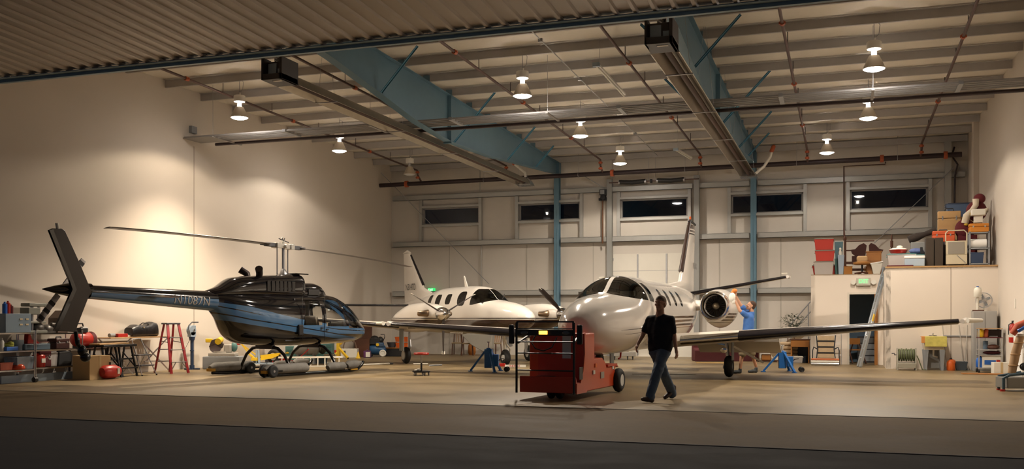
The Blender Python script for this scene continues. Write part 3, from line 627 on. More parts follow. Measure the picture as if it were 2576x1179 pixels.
g = MB(); g.ell((-5.86, -.19, .76), (.09, .09, .12)); g.ell((-5.78, -.19, .62), (.11, .1, .1)); g.ell((-5.96, -.19, .95), (.05, .05, .1)); obj('guard_weight', g, SKIDB, heli)
# tail rotor on the far side
tr = MB(); trm = mat('tail_blade_silver', (.38, .36, .36), .3, .6); c0 = Vector((-5.97, .36, 2.03)); dv = Vector((.61, 0, .79))
tb = [c0-dv*.84, c0-dv*.12]; td = [c0+dv*.12, c0+dv*.84]
for a, b in (tb, td): obj('tail_rotor_blade', MB().bar(a, b, .03, .13), trm, heli, .008)
for s_ in (-1, 1):
    for k in (.36, .56, .74): obj('blade_band', MB().bar(c0+dv*s_*(k-.045), c0+dv*s_*(k+.045), .034, .134), BLACK, heli)
obj('tail_rotor_hub', MB().cyl((-5.97, .12, 2.03), (-5.97, .42, 2.03), .06), STEEL, heli)
# mast and main rotor
hubz = 3.31; ra = math.radians(-1.0); al = math.atan2(-.18, 5.08)
m = MB(); m.cyl((0, 0, 2.55), (0, 0, hubz), .042); m.lathe([(.12, 2.58), (.09, 2.66), (.05, 2.72)], n=16); obj('mast', m, STEEL, heli)
for x, y in ((.26, .1), (-.26, -.05)): obj('pitch_link', MB().cyl((x, y, 2.58), (x, y, hubz-.02), .013, n=8), DGREY, heli)
rot = Matrix.Translation((0, 0, hubz)) @ Matrix.Rotation(ra, 4, 'Z') @ Matrix.Rotation(.037, 4, 'Y')
m = MB(); m.T = rot; m.box((0, 0, 0), (.62, .16, .12)); m.box((.24, 0, .0), (.12, .24, .14)); m.box((-.24, 0, 0), (.12, .24, .14)); m.cyl((0, -.16, 0), (0, .16, 0), .05); m.cyl((0, 0, 0), (0, 0, .14), .035); obj('rotor_hub', m, mat('hub_white_metal', (.62, .60, .56), .25, .5), heli, .008)
m = MB(); m.T = rot; m.tube([(0, 0, .12), (.09, .05, .22)], .012, 6); m.tube([(0, 0, .12), (-.09, -.05, .22)], .012, 6); m.tube([(-.07, .1, .2), (.1, -.1, .1)], .012, 6); obj('hub_levers', m, BLACK, heli)
for s_ in (1, -1):
    g = MB(); g.T = rot; g.box((s_*.46, 0, 0), (.28, .13, .1)); g.box((s_*.62, 0, 0), (.16, .2, .06)); obj('blade_grip', g, DGREY, heli, .01)
    bl = MB(); bl.T = rot; secs = []
    for k in range(13):
        u = k/12; x = s_*(.55+u*4.53); dz = -.12*u*u+(.0 if s_ > 0 else .02*u)
        if s_ < 0: dz = -.10*u*u
        cl = .165 if u < .99 else .14
        secs.append(((x, -s_*-cl, dz+.012), (x, s_*-cl, dz-.006), .11))
    foil(bl, secs, 8); obj('rotor_blade', bl, BLADE, heli)
# cabin interior
CREAM = mat('seat_cream', (.40, .35, .28), .7)
for x, y in ((1.02, .3), (1.02, -.3), (.1, .32), (.1, -.32)):
    s_ = MB(); s_.box((x, y, 1.08), (.46, .44, .14)); s_.box((x-.26, y, 1.30), (.10, .40, .42), (0, -.25, 0)); obj('seat', s_, CREAM, heli, .03)
obj('instrument_panel', MB().b2((1.95, -.3, .95), (2.2, .3, 1.35)), BLACK, heli, .03); obj('cabin_floor', MB().b2((-.4, -.5, .86), (2.2, .5, .9)), DGREY, heli); obj('rear_bulkhead', MB().b2((-.12, -.52, .88), (-.08, .52, 1.95)), DGREY, heli)
for x in (.84, ): obj('control_pillar', MB().b2((x-.03, -.08, .9), (x+.03, .08, 2.0)), DGREY, heli)
obj('cyclic_stick', MB().tube([(1.5, -.3, .9), (1.52, -.3, 1.2), (1.42, -.3, 1.35)], .018, 8), BLACK, heli)
# skids
for sd in (1, -1):
    s_ = MB(); s_.tube([(-1.5, sd*.96, .06), (-1.0, sd*.96, .045), (1.5, sd*.96, .045), (1.78, sd*.96, .07), (1.95, sd*.96, .18), (2.02, sd*.96, .27)], .04, 12); sk = obj('skid_tube', s_, SKIDB, heli)
    f = MB(); f.tube([(-1.55, sd*.98, .17), (-1.4, sd*.98, .2), (-.2, sd*.98, .2), (-.12, sd*.98, .16)], [.07, .12, .125, .08], 14, sy=1); obj('stowed_float', f, BAG, sk)
    f = MB(); f.tube([(.62, sd*.98, .15), (.7, sd*.98, .18), (1.2, sd*.98, .18), (1.28, sd*.98, .15)], [.07, .11, .11, .06], 14); obj('stowed_float', f, BAG, sk)
    f = MB(); f.tube([(1.34, sd*.98, .17), (1.42, sd*.98, .2), (1.7, sd*.98, .21), (1.9, sd*.98, .25)], [.08, .12, .11, .04], 14); obj('stowed_float', f, BAG, sk)
    f = MB(); f.b2((1.46, sd*.98-.05, .06), (1.72, sd*.98+.05, .1)); f.b2((-1.58, sd*.98-.1, .1), (-1.46, sd*.98+.1, .17)); obj('yellow_strap', f, mat('strap_yellow', (.5, .27, .02), .6), sk)
    for x, xx in ((-.62, 0), (1.02, 0)):
        c = MB(); c.tube([(x, sd*.2, .72), (x, sd*.45, .68), (x, sd*.68, .52), (x, sd*.84, .28), (x, sd*.95, .06)], [.04, .042, .04, .036, .036], 12); obj('cross_tube', c, SKIDB, heli)
    wx, cy0 = (-.36, .98) if sd > 0 else (-1.42, -.98)
    for y in (cy0-.15, cy0+.15):
        wm = MB(); wm.torus((wx, y, .155), .105, .052, 'y'); wm.cyl((wx, y-.05, .155), (wx, y+.05, .155), .09); hwl = obj('handling_wheel', wm, RUBB, heli)
        obj('wheel_hub', MB().cyl((wx, y-.056, .155), (wx, y+.056, .155), .03), STEEL, hwl)
    obj('wheel_bracket', MB().b2((wx-.08, cy0-.17, .13), (wx+.3, cy0+.17, .17)), SKIDB, heli)
for x in (-.62, 1.02): obj('cross_beam', MB().b2((x-.05, -.3, .66), (x+.05, .3, .76)), BLACK, heli)
LT = mat('registration_grey', (.42, .40, .38), .4)
bt = text('registration', 'N1087N', .30, LT, boom, (0, 0, 0), (0, 0, 0), .001)
# wrap the letters onto the right side of the boom
bm_ = bmesh.new(); bm_.from_mesh(bt.data)
for k in range(-8, 9): bmesh.ops.bisect_plane(bm_, geom=bm_.verts[:]+bm_.edges[:]+bm_.faces[:], plane_co=(0, k*.016, 0), plane_no=(0, 1, 0))
bm_.to_mesh(bt.data); bm_.free()
for v in bt.data.vertices:
    X = -3.05+v.co.x*.95; zc = lerp(1.85, 1.995, (-X-2.3)/3.3); r_ = lerp(.215, .185, (-X-3.2)/1.0) if X < -3.2 else lerp(.24, .215, (-X-2.3)/.9); r_ += .004; a = (v.co.y*1.0-.04)/r_
    v.co = (X, -(r_+.003+v.co.z)*math.cos(a), zc+(r_+.003)*math.sin(a))

# ------------------------------------------------------------------ twin jet
JW = (.76, .715, .66); JB = (.055, .028, .02); JG = (.30, .19, .09)
JPAINT = banded('jet_paint', JW, [(JB, [(-3.2, 1.455, 1.52), (1.5, 1.43, 1.475), (1.9, 1.44, 1.445)]), (JB, [(-3.2, 1.365, 1.425), (1.5, 1.33, 1.385), (3.3, 1.245, 1.275), (5.5, 1.195, 1.20)]), (JB, [(-3.2, 1.285, 1.335), (1.5, 1.24, 1.285), (3.3, 1.18, 1.205), (5.3, 1.11, 1.114)]), (JG, [(-3.2, 1.235, 1.25), (1.5, 1.19, 1.203)])], .14, coat=.6)
JWH = mat('jet_white', JW, .22, coat=.4); JBLK = mat('deice_boot_black', (.012, .010, .012), .22); JPOL = mat('polished_leading_edge', (.72, .72, .72), .12, 1)
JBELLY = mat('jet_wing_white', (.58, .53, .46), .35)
JGLASS = glass('jet_window_glass', (.33, .34, .33), .9)
jet = thing('business_jet', 'white twin-engine business jet with brown stripes, nose toward the red tug', 'aeroplane', W(3.43, 24.3), heading(-.347, -.938))
jet.rotation_euler = (math.radians(.35), 0, heading(-.347, -.938))
jst = [(6.42, .02, 1.26, 1.22, 1.24, 2), (6.36, .2, 1.43, 1.04, 1.23, 2), (6.2, .36, 1.57, .90, 1.22, 2), (5.9, .52, 1.72, .79, 1.22, 2.05), (5.4, .66, 1.84, .72, 1.23, 2.1), (4.8, .78, 1.91, .70, 1.27, 2.2), (4.4, .82, 1.96, .70, 1.33, 2.3), (4.2, .83, 2.04, .70, 1.38, 2.3), (3.9, .83, 2.21, .70, 1.45, 2.25), (3.6, .82, 2.32, .70, 1.5, 2.15), (3.2, .79, 2.36, .70, 1.52, 2.05), (2.6, .79, 2.38, .70, 1.55, 2), (1.4, .79, 2.37, .70, 1.56, 2), (-1.3, .79, 2.36, .72, 1.56, 2), (-2.3, .75, 2.34, .80, 1.6, 2), (-3.4, .62, 2.3, 1.0, 1.7, 2), (-4.6, .42, 2.24, 1.32, 1.82, 2), (-5.6, .24, 2.2, 1.62, 1.93, 2), (-6.4, .08, 2.12, 1.88, 2.0, 2), (-6.6, .03, 2.06, 1.98, 2.02, 2)]
m = MB(); hull(m, jst, .1, 64); jb = obj('fuselage', m, JPAINT, jet, angle=60)
for sd in (1, -1):
    cutter(jb, 'windshield', [((0, sd*.045, 0), (0, sd, 0)), ((4.3, 0, 1.965), (0, sd*.20, 1)), ((3.46, 0, 2.3), (1, 0, .42)), ((0, 0, 2.335), (0, 0, -1)), ((0, 0, 1.70), (0, 0, 1))], JGLASS, jet)
    cutter(jb, 'cockpit_side_window', poly_planes([(3.52, 1.80), (3.38, 2.12), (3.28, 2.2), (3.05, 2.2), (2.98, 2.1), (2.98, 1.84), (3.06, 1.78)], sd), JGLASS, jet)
    for x in (2.1, 1.35, .6, -.15): cutter(jb, 'cabin_window', poly_planes(rounded(x-.15, x+.15, 1.72, 2.1, .13), sd), JGLASS, jet)
for y in (.55, -.35): obj('cockpit_sunshade', MB().b2((3.95, min(y, y-.3), 1.9), (4.05, max(y, y-.3), 2.0)), OFFW, jet)
obj('cockpit_panel', MB().b2((3.7, -.55, 1.4), (4.1, .55, 1.82)), BLACK, jet, .04)
for y in (.36, -.36): obj('crew_seat', MB().b2((2.9, y-.22, 1.1), (3.05, y+.22, 2.0)), mat('crew_seat_tan', (.25, .2, .14), .8), jet, .05)
obj('cabin_bulkhead', MB().lathe([(.001, 2.6), (.76, 2.6), (.76, 2.64), (.001, 2.64)], o=(0, 0, 1.54), axis='x', n=28), mat('bulkhead_dark', (.06, .045, .035), .8), jet)
# wings (root to tip) with boot and polished inner leading edge
def jw(y): return (curve([(0, 1.22), (.8, 1.15), (2.2, .92), (7.2, .42)], y)[0], curve([(0, -1.25), (2.2, -1.15), (7.2, -.55)], y)[0], (.835+.070*y))
for sd in (1, -1):
    m = MB(); secs = []
    for y in (.3, .9, 1.6, 2.25, 3.5, 5, 6.4, 6.95):
        xl, xt, z = jw(y); secs.append(((xl, sd*y, z), (xt, sd*y, z-.03), lerp(.165, .14, y/7)))
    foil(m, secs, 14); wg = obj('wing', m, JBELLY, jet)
    def le(name, y0, y1, mt, fr):
        q = MB(); rr = []
        for y in [y0+(y1-y0)*k/5 for k in range(6)]:
            xl, xt, z = jw(y); ch = xl-xt; th = lerp(.165, .14, y/7); ring = []
            pts = [(t, 5*th*(.2969*math.sqrt(t)-.126*t-.3516*t*t+.2843*t**3-.1036*t**4)) for t in (fr, fr*.7, fr*.45, fr*.25, fr*.1, fr*.03, 0)]
            for t, h in pts: ring.append((xl-t*ch+.006, sd*y, z-t*.03+h*ch+.004))
            for t, h in pts[-2::-1]: ring.append((xl-t*ch+.006, sd*y, z-t*.03-h*ch*.7-.004))
            rr.append(ring)
        q.rings(rr); return obj(name, q, mt, wg)
    le('polished_leading_edge', .95, 2.25, JPOL, .06); le('deice_boot', 2.25, 6.95, JBLK, .15)
    m = MB(); xl, xt, z = jw(7.0); m.tube([(xl+.02, sd*7.02, z+.0), (xl-.15, sd*7.1, z+.02), (xt+.05, sd*7.08, z+.0)], [.05, .065, .03], 12); m.box((xl-.5, sd*6.98, z), (.9, .1, .07)); obj('wing_tip', m, JWH, wg)
    obj('tip_light', MB().tube([(xl+.1, sd*7.12, z+.02), (xl-.1, sd*7.42, z+.02)], [.055, .04], 10), OFFW, wg)
    fl = MB(); fl.prism([(-1.05, .84), (-1.7, .55), (-1.72, .58), (-1.12, .92)], sd*.95, sd*3.0); obj('flap', fl, JBELLY, wg)
    # main gear
    g = MB(); g.cyl((0, sd*1.92, .25), (0, sd*1.86, .88), .045); g.cyl((.0, sd*1.92, .25), (0, sd*1.78, .25), .035); mg = obj('main_gear_leg', g, ALU, jet)
    g = MB(); g.bar((0, sd*1.88, .78), (.05, sd*1.2, .92), .04, .04); obj('side_brace', g, CHROME, mg)
    g = MB(); g.torus((0, sd*1.92, .27), .165, .1, 'y'); g.cyl((0, sd*1.92-.06, .27), (0, sd*1.92+.06, .27), .16); obj('tyre', g, RUBB, mg)
    g = MB(); g.cyl((0, sd*1.92-.075, .27), (0, sd*1.92+.075, .27), .09); obj('wheel_hub', g, ALU, mg)
    g = MB(); g.b2((-.18, sd*2.0, .42), (.16, sd*2.02, .86)); obj('gear_door', g, GREY, mg)
    if sd > 0:
        g = MB(); g.lathe([(.03, -.06), (.075, -.01), (.082, .03), (.06, .045)], o=(.42, sd*1.86, .68), axis='x', n=18); obj('landing_light', g, CHROME, mg)
        obj('door_rod', MB().bar((.1, sd*2.05, .75), (-.1, sd*2.72, .36), .02, .05), OFFW, mg)
    # engine and pylon
    n_ = MB(); n_.lathe([(.30, -2.02), (.35, -1.96), (.385, -2.03), (.41, -2.2), (.445, -2.6), (.465, -3.1), (.42, -3.7), (.34, -4.2), (.30, -4.35), (.27, -4.3), (.28, -3.5), (.285, -2.5), (.295, -2.06)], o=(0, 0, 0), axis='x', n=40, caps=False)
    for v in n_.v:
        if v.z < 0: v.z *= 1.0+.27*min(1, max(0, (-2.0-v.x)/.8))
        v.x += .0; v.y += sd*1.27; v.z += 1.76
    na = obj('engine_nacelle', n_, banded('nacelle_paint', JW, [(JB, [(-4.5, 1.52, 1.57), (-2.15, 1.52, 1.57)]), (JB, [(-4.5, 1.435, 1.485), (-2.15, 1.435, 1.485)]), (JB, [(-4.5, 1.36, 1.40), (-2.15, 1.36, 1.40)]), (JB, [(-4.5, 1.31, 1.325), (-2.15, 1.31, 1.325)])], .2) if sd > 0 else 0 or bpy.data.materials['nacelle_paint'], jet)
    l_ = MB(); l_.lathe([(.285, -2.12), (.30, -2.0), (.32, -1.955), (.35, -1.95), (.375, -1.99), (.395, -2.08), (.37, -2.1), (.31, -2.1)], o=(0, sd*1.27, 1.76), axis='x', n=40, caps=False); obj('inlet_lip', l_, CHROME, na)
    f = MB(); f.lathe([(.285, -2.42), (.001, -2.43)], o=(0, sd*1.27, 1.76), axis='x', n=32); obj('inlet_back', f, BLACK, na)
    f = MB()
    for k in range(22):
        a = 2*PI*k/22; c_, s2 = math.cos(a), math.sin(a); f.add([(-2.30, sd*1.27+.08*c_, 1.76+.08*s2), (-2.36, sd*1.27+.08*math.cos(a+.2), 1.76+.08*math.sin(a+.2)), (-2.34, sd*1.27+.282*math.cos(a+.13), 1.76+.282*math.sin(a+.13)), (-2.30, sd*1.27+.282*c_, 1.76+.282*s2)], [(0, 1, 2, 3)])
    obj('fan_blades', f, mat('fan_bronze', (.16, .12, .08), .35, .8), na)
    f = MB(); f.lathe([(.095, -2.33), (.07, -2.22), (.03, -2.14), (.001, -2.12)], o=(0, sd*1.27, 1.76), axis='x', n=20); obj('spinner_cone', f, mat('spinner_bronze', (.35, .28, .19), .35, .7), na)
    p = MB(); foil(p, [((-2.2, sd*.4, 1.74), (-4.2, sd*.4, 1.78), .19), ((-2.25, sd*1.0, 1.76), (-4.1, sd*1.0, 1.8), .17)]); obj('engine_pylon', p, JWH, jet)
    # tailplane
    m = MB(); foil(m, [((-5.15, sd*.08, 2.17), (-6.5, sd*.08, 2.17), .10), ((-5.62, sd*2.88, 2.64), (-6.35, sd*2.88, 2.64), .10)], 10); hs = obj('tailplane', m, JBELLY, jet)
    m = MB(); m.tube([(-5.16, sd*.1, 2.175), (-5.60, sd*2.8, 2.63)], [.055, .035], 10); obj('deice_boot', m, JBLK, hs)
    m = MB(); m.cyl((-5.58, sd*2.84, 2.635), (-5.95, sd*2.86, 2.635), .045); obj('tip_fairing', m, JWH, hs)
    m = MB(); m.bar((-5.6, sd*2.75, 2.74), (-6.1, sd*2.75, 2.74), .16, .02); obj('static_plate', m, OFFW, hs)
# fin
m = MB(); foil(m, [((-1.6, 0, 2.33), (-6.2, 0, 2.1), .03), ((-3.9, 0, 2.5), (-6.25, 0, 2.4), .09), ((-5.55, 0, 4.3), (-6.55, 0, 4.3), .10)], 10, True)
FINP = banded('fin_paint', JW, [(JB, [(-7, 4.20, 4.33), (-5, 4.12, 4.25)]), (JB, [(-7, 4.10, 4.16), (-5, 4.02, 4.08)]), (JB, [(-7, 4.02, 4.06), (-5, 3.94, 3.98)])], .2)
fn = obj('fin', m, FINP, jet); m = MB(); m.tube([(-4.18, 0, 2.80), (-5.57, 0, 4.32)], [.075, .055], 12); obj('leading_edge_boot', m, mat('boot_brown_black', (.035, .02, .016), .3), fn)
m = MB(); m.tube([(-5.5, 0, 4.34), (-5.7, 0, 4.38), (-6.55, 0, 4.34)], [.03, .06, .04], 10); obj('fin_cap', m, BLACK, fn); obj('beacon', MB().cyl((-5.75, 0, 4.40), (-5.75, 0, 4.52), .03), ORA, fn)
for sd in (1, -1): text('registration', 'N511K', .27, mat('reg_dark', (.07, .05, .06), .5), fn, (-6.0, sd*.085, 3.02), (PI/2, 0, PI if sd > 0 else 0), .001, .8)
obj('pitot_probe', MB().tube([(3.0, -.0, .7), (3.05, 0, .58), (3.2, 0, .56)], .02, 8), RED, jet)
# nose gear standing on the tug
g = MB(); g.cyl((4.72, 0, .72), (4.78, 0, .42), .045); g.b2((4.66, -.14, .38), (4.74, .02, .78)); ng = obj('nose_gear_leg', g, ALU, jet)
g = MB(); g.torus((4.78, 0, .56), .13, .06, 'y'); g.cyl((4.78, -.05, .56), (4.78, .05, .56), .12); obj('tyre', g, RUBB, ng)
obj('nose_gear_door', MB().b2((4.35, .17, .40), (4.62, .19, .76)), mat('gear_door_blue_grey', (.33, .38, .43), .4), ng); obj('nose_gear_door', MB().b2((4.35, -.19, .40), (4.62, -.17, .76)), mat('gear_door_blue_grey', (.33, .38, .43), .4), ng)

# ------------------------------------------------------------------ twin turboprop behind
CPAINT = banded('turboprop_paint', (.74, .69, .62), [(JB, [(-5.5, 1.25, 1.45), (0, 1.12, 1.40), (4.3, 1.15, 1.40)]), ((.03, .02, .02), [(-5.5, 1.47, 1.495), (0, 1.43, 1.455), (4.3, 1.43, 1.455)])], .2)
CW = mat('turboprop_white', (.74, .69, .62), .22, coat=.4)
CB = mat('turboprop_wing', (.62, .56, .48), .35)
cy = thing('turboprop_aeroplane', 'white twin turboprop aeroplane with chrome spinners and tall fin, behind the tug', 'aeroplane', W(-1.40, 32.2), heading(.455, -.8905))
cst = [(4.28, .02, 1.44, 1.40, 1.42, 2), (4.2, .16, 1.56, 1.27, 1.42, 2), (4.0, .3, 1.69, 1.16, 1.42, 2), (3.6, .43, 1.82, 1.07, 1.43, 2.1), (3.0, .54, 1.92, 1.0, 1.45, 2.2), (2.4, .60, 1.98, .97, 1.48, 2.3), (2.15, .62, 2.02, .96, 1.5, 2.3), (1.8, .64, 2.22, .95, 1.55, 2.3), (1.45, .65, 2.38, .95, 1.6, 2.3), (1.0, .655, 2.46, .95, 1.64, 2.3), (.3, .66, 2.49, .95, 1.66, 2.3), (-1.5, .66, 2.48, .96, 1.66, 2.3), (-2.3, .58, 2.42, 1.05, 1.7, 2.2), (-3.4, .40, 2.3, 1.3, 1.8, 2.1), (-4.6, .22, 2.17, 1.55, 1.86, 2), (-5.6, .1, 2.08, 1.75, 1.92, 2), (-6.1, .03, 2.0, 1.86, 1.93, 2)]
m = MB(); hull(m, cst, .1, 56); cb = obj('fuselage', m, CPAINT, cy, angle=60)
for sd in (1, -1):
    cutter(cb, 'windshield', [((0, sd*.008, 0), (0, sd, 0)), ((2.1, 0, 2.0), (-.12, sd*.12, 1)), ((1.36, 0, 2.0), (1, 0, .15)), ((0, 0, 2.37), (0, 0, -1)), ((0, 0, 1.86), (0, 0, 1))], JGLASS, cy)
    cutter(cb, 'cabin_window', poly_planes(rounded(.42, 1.02, 1.84, 2.30, .18, -.15), sd), JGLASS, cy)
    for x in (-.35, -1.2, -2.05): cutter(cb, 'cabin_window', poly_planes(rounded(x-.24, x+.2, 1.9, 2.24, .1), sd), JGLASS, cy)
obj('cockpit_panel', MB().b2((1.75, -.5, 1.5), (2.05, .5, 1.95)), BLACK, cy, .03)
for y in (.3, -.3): obj('crew_seat', MB().b2((.9, y-.2, 1.3), (1.05, y+.2, 2.1)), mat('crew_seat_tan', (.25, .2, .14), .8), cy, .05)
obj('cabin_bulkhead', MB().lathe([(.001, .45), (.62, .45), (.62, .5), (.001, .5)], o=(0, 0, 1.72), axis='x', n=28), mat('bulkhead_dark', (.06, .045, .035), .8), cy)
m = MB(); foil(m, [((-2.9, 0, 2.3), (-5.9, 0, 2.0), .04), ((-3.9, 0, 2.55), (-5.95, 0, 2.4), .09), ((-5.35, 0, 3.9), (-6.05, 0, 3.9), .09)], 8, True); fn = obj('fin', m, CW, cy)
obj('leading_edge_boot', MB().tube([(-4.02, 0, 2.66), (-5.28, 0, 3.82)], [.05, .035], 10), JBLK, fn); obj('fin_cap', MB().tube([(-5.3, 0, 3.9), (-5.6, 0, 3.98), (-6.05, 0, 3.93)], [.02, .06, .03], 10), CW, fn)
for sd in (1, -1): text('registration', 'N314TD', .34, mat('reg_black', (.02, .018, .018), .5), fn, (-5.0, sd*.125, 2.60), (PI/2, 0, PI if sd > 0 else 0), .001, .82)
obj('blade_antenna', MB().prism([(-.1, 2.45), (-.38, 2.85), (-.44, 2.85), (-.32, 2.45)], -.012, .012), CW, cy)
obj('window_wiper', MB().bar((2.16, .12, 2.02), (1.98, .3, 2.2), .015, .015), BLACK, cy)
for sd in (1, -1):
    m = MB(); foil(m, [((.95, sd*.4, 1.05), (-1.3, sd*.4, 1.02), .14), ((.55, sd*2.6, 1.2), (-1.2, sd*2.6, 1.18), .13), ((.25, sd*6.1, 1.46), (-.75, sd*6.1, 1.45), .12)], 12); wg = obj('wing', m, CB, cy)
    m = MB(); m.tube([(.66, sd*2.7, 1.2), (.27, sd*6.0, 1.455)], [.06, .04], 10); obj('deice_boot', m, JBLK, wg)
    m = MB(); m.lathe([(.02, .75), (.13, .55), (.17, .1), (.16, -.6), (.05, -1.2)], o=(0, sd*6.22, 1.45), axis='x', n=18); obj('tip_tank', m, CW, wg)
    y = sd*2.05; m = MB(); hull(m, [(2.55, .17, 1.74, 1.40, 1.57, 2), (2.35, .25, 1.82, 1.30, 1.57, 2), (1.9, .32, 1.88, 1.16, 1.55, 2.2), (1.2, .36, 1.92, 1.05, 1.5, 2.4), (.4, .37, 1.90, 1.0, 1.45, 2.4), (-.6, .33, 1.72, 1.02, 1.38, 2.2), (-1.4, .2, 1.45, 1.08, 1.25, 2), (-1.7, .06, 1.3, 1.12, 1.2, 2)], .12, 32)
    for v in m.v: v.y += y
    na = obj('engine_nacelle', m, CPAINT, cy)
    m = MB(); m.lathe([(.205, 2.52), (.20, 2.62), (.165, 2.78), (.09, 2.95), (.01, 3.03)], o=(0, y, 1.57), axis='x', n=28); sp = obj('spinner', m, CHROME, cy)
    for k, a in enumerate((-90, 30, 150)):
        a = math.radians(a+(0 if sd < 0 else 13)); cc, ss = math.cos(a), math.sin(a); b = MB()
        rr = []
        for r_, w_, th in ((.1, .05, .05), (.25, .07, .045), (.45, .13, .03), (.8, .14, .02), (1.1, .12, .014), (1.18, .06, .01)):
            q = math.radians(84-8*r_); ring = []
            for u, v in ((-1, 0), (-.5, .8), (.3, 1), (1, 0), (.3, -.7), (-.5, -.8)):
                t_, h = u*w_, v*th; xx = 2.64+t_*math.sin(q)+h*math.cos(q); tt = t_*math.cos(q)-h*math.sin(q)
                ring.append((xx, y+r_*cc*sd*-1-tt*ss*-1, 1.57+r_*ss+tt*cc))
            rr.append(ring)
        b.rings(rr); pb = obj('propeller_blade', b, mat('propeller_dark', (.05, .04, .04), .35, .3), sp)
        t2 = MB(); p0 = Vector((2.64, y-cc*sd*1.1, 1.57+ss*1.1)); p1 = Vector((2.64, y-cc*sd*1.19, 1.57+ss*1.19)); t2.bar(p0, p1, .10, .016); obj('white_tip', t2, OFFW, pb, .01)
    for sy in (1, -1):
        e = MB(); e.tube([(2.08, y+sy*.24, 1.6), (2.13, y+sy*.34, 1.59), (2.08, y+sy*.43, 1.58), (1.95, y+sy*.5, 1.58)], [.11, .1, .085, .08], 14); obj('exhaust_stub', e, mat('exhaust_brass', (.28, .2, .13), .3, .85), na)
    g = MB(); g.cyl((0, sd*2.1, .3), (0, sd*2.1, 1.1), .05); g.bar((0, sd*2.1, .9), (-.4, sd*2.0, 1.15), .03, .03); g.bar((0.06, sd*2.1, .3), (.12, sd*2.1, .55), .025, .04); g.bar((.12, sd*2.1, .55), (.05, sd*2.1, .8), .025, .04); mg = obj('main_gear_leg', g, ALU, cy)
    g = MB(); g.torus((0, sd*(2.1+.11), .27), .18, .09, 'y'); g.cyl((0, sd*2.16, .27), (0, sd*2.27, .27), .19); obj('tyre', g, RUBB, mg)
    obj('wheel_hub', MB().cyl((0, sd*2.14, .27), (0, sd*2.318, .27), .145), mat('wheel_white', (.55, .54, .5), .5), mg)
    obj('gear_door', MB().b2((.02, sd*2.42, .42), (.38, sd*2.45, 1.1)), mat('gear_door_grey', (.2, .2, .19), .5), mg)
    obj('exhaust_strake', MB().b2((1.0, sd*1.1, .98), (1.9, sd*1.12, 1.0)), CW, cy)
    m = MB(); foil(m, [((-4.75, sd*.1, 1.92), (-5.7, sd*.1, 1.92), .10), ((-5.0, sd*2.9, 1.92), (-5.65, sd*2.9, 1.92), .10)], 8); hs = obj('tailplane', m, CB, cy)
    obj('deice_boot', MB().tube([(-4.78, sd*.3, 1.925), (-5.0, sd*2.85, 1.925)], .04, 10), JBLK, hs)
g = MB(); g.cyl((2.64, 0, .3), (2.5, 0, 1.05), .045); g.tube([(2.64, .12, .3), (2.68, .14, .5), (2.6, .05, .66), (2.62, 0, .8)], .03, 8); g.bar((2.5, 0, 1.0), (1.7, 0, 1.0), .04, .04); ng = obj('nose_gear_leg', g, OFFW, cy)
g = MB(); g.torus((2.64, 0, .25), .16, .09, 'y'); g.cyl((2.64, -.05, .25), (2.64, .05, .25), .16); obj('tyre', g, RUBB, ng); obj('wheel_hub', MB().cyl((2.64, -.1, .25), (2.64, .1, .25), .085), mat('wheel_white', (.55, .54, .5), .5), ng)
obj('nose_gear_door', MB().bar((2.2, .22, 1.0), (2.25, .3, .55), .3, .015), GREY, ng)
# ------------------------------------------------------------------ red tow tug (x forward toward the jet)
TRED = mat('tug_red', (.50, .035, .012), .3, coat=.3); TRED2 = mat('tug_orange_red', (.55, .06, .012), .32, coat=.3)
tug = thing('aircraft_tug', 'red electric aircraft tug with black ladder guard, under the jet nose', 'tug', W(.62, 17.15), heading(.40, .917))
hw = .53
m = MB()
m.prism([(.45, .13), (2.15, .13), (2.22, .2), (2.22, .52), (1.70, .52), (1.62, .62), (1.45, .70), (1.0, .70), (1.0, 1.17), (.52, 1.17), (.45, 1.1)], -hw, hw, 'xz')
obj('body', m, TRED2, tug, .02)
m = MB(); m.prism([(.0, .13), (.5, .13), (.5, .3), (.06, .32), (.0, .42)], -hw, hw, 'xz'); obj('step_skirt', m, TRED, tug, .01)
m = MB(); m.prism([(-.0, .12), (.52, .12), (.62, .22), (.62, .62), (.50, 1.0), (.45, 1.17), (.40, 1.17), (.42, .8), (.34, .5), (.2, .3), (0, .3)], -hw-.015, -hw, 'xz'); obj('side_panel', m, TRED2, tug)
m = MB(); m.b2((.43, -hw+.01, .3), (.46, hw-.18, 1.16)); obj('rear_panel', m, TRED, tug)
obj('notice', MB().b2((.42, -.28, .72), (.43, -.12, .90)), mat('paper_blue_white', (.50, .53, .58), .6), tug); obj('notice', MB().b2((.42, -.28, .90), (.43, -.12, 1.12)), mat('paper_blue_white', (.50, .53, .58), .6), tug)
obj('foot_pedal', MB().b2((.30, .0, .30), (.44, .36, .4)), BLACK, tug, .02); obj('side_vent', MB().b2((.12, -hw-.02, .36), (.30, -hw-.01, .58)), BLACK, tug, .01)
g = MB()
for y in (.58, -.50): g.tube([(-.02, y, .12), (-.02, y, 1.36)], .022, 8)
for z in (.52, .82, 1.02, 1.20): g.cyl((-.02, .58, z), (-.02, -.5, z), .013, n=8)
gd = obj('guard', g, BLACK, tug)
g = MB(); g.b2((-.03, -.50, 1.36), (-.0, .58, 1.385)); g.b2((-.03, -.50, 1.24), (0, .58, 1.26)); g.b2((-.03, -.5, 1.25), (0, -.47, 1.38)); g.b2((-.03, .55, 1.25), (0, .58, 1.38)); obj('top_frame', g, BLACK, gd)
obj('light_bar', MB().b2((-.05, -.48, 1.13), (.02, .56, 1.235)), BLACK, gd, .01)
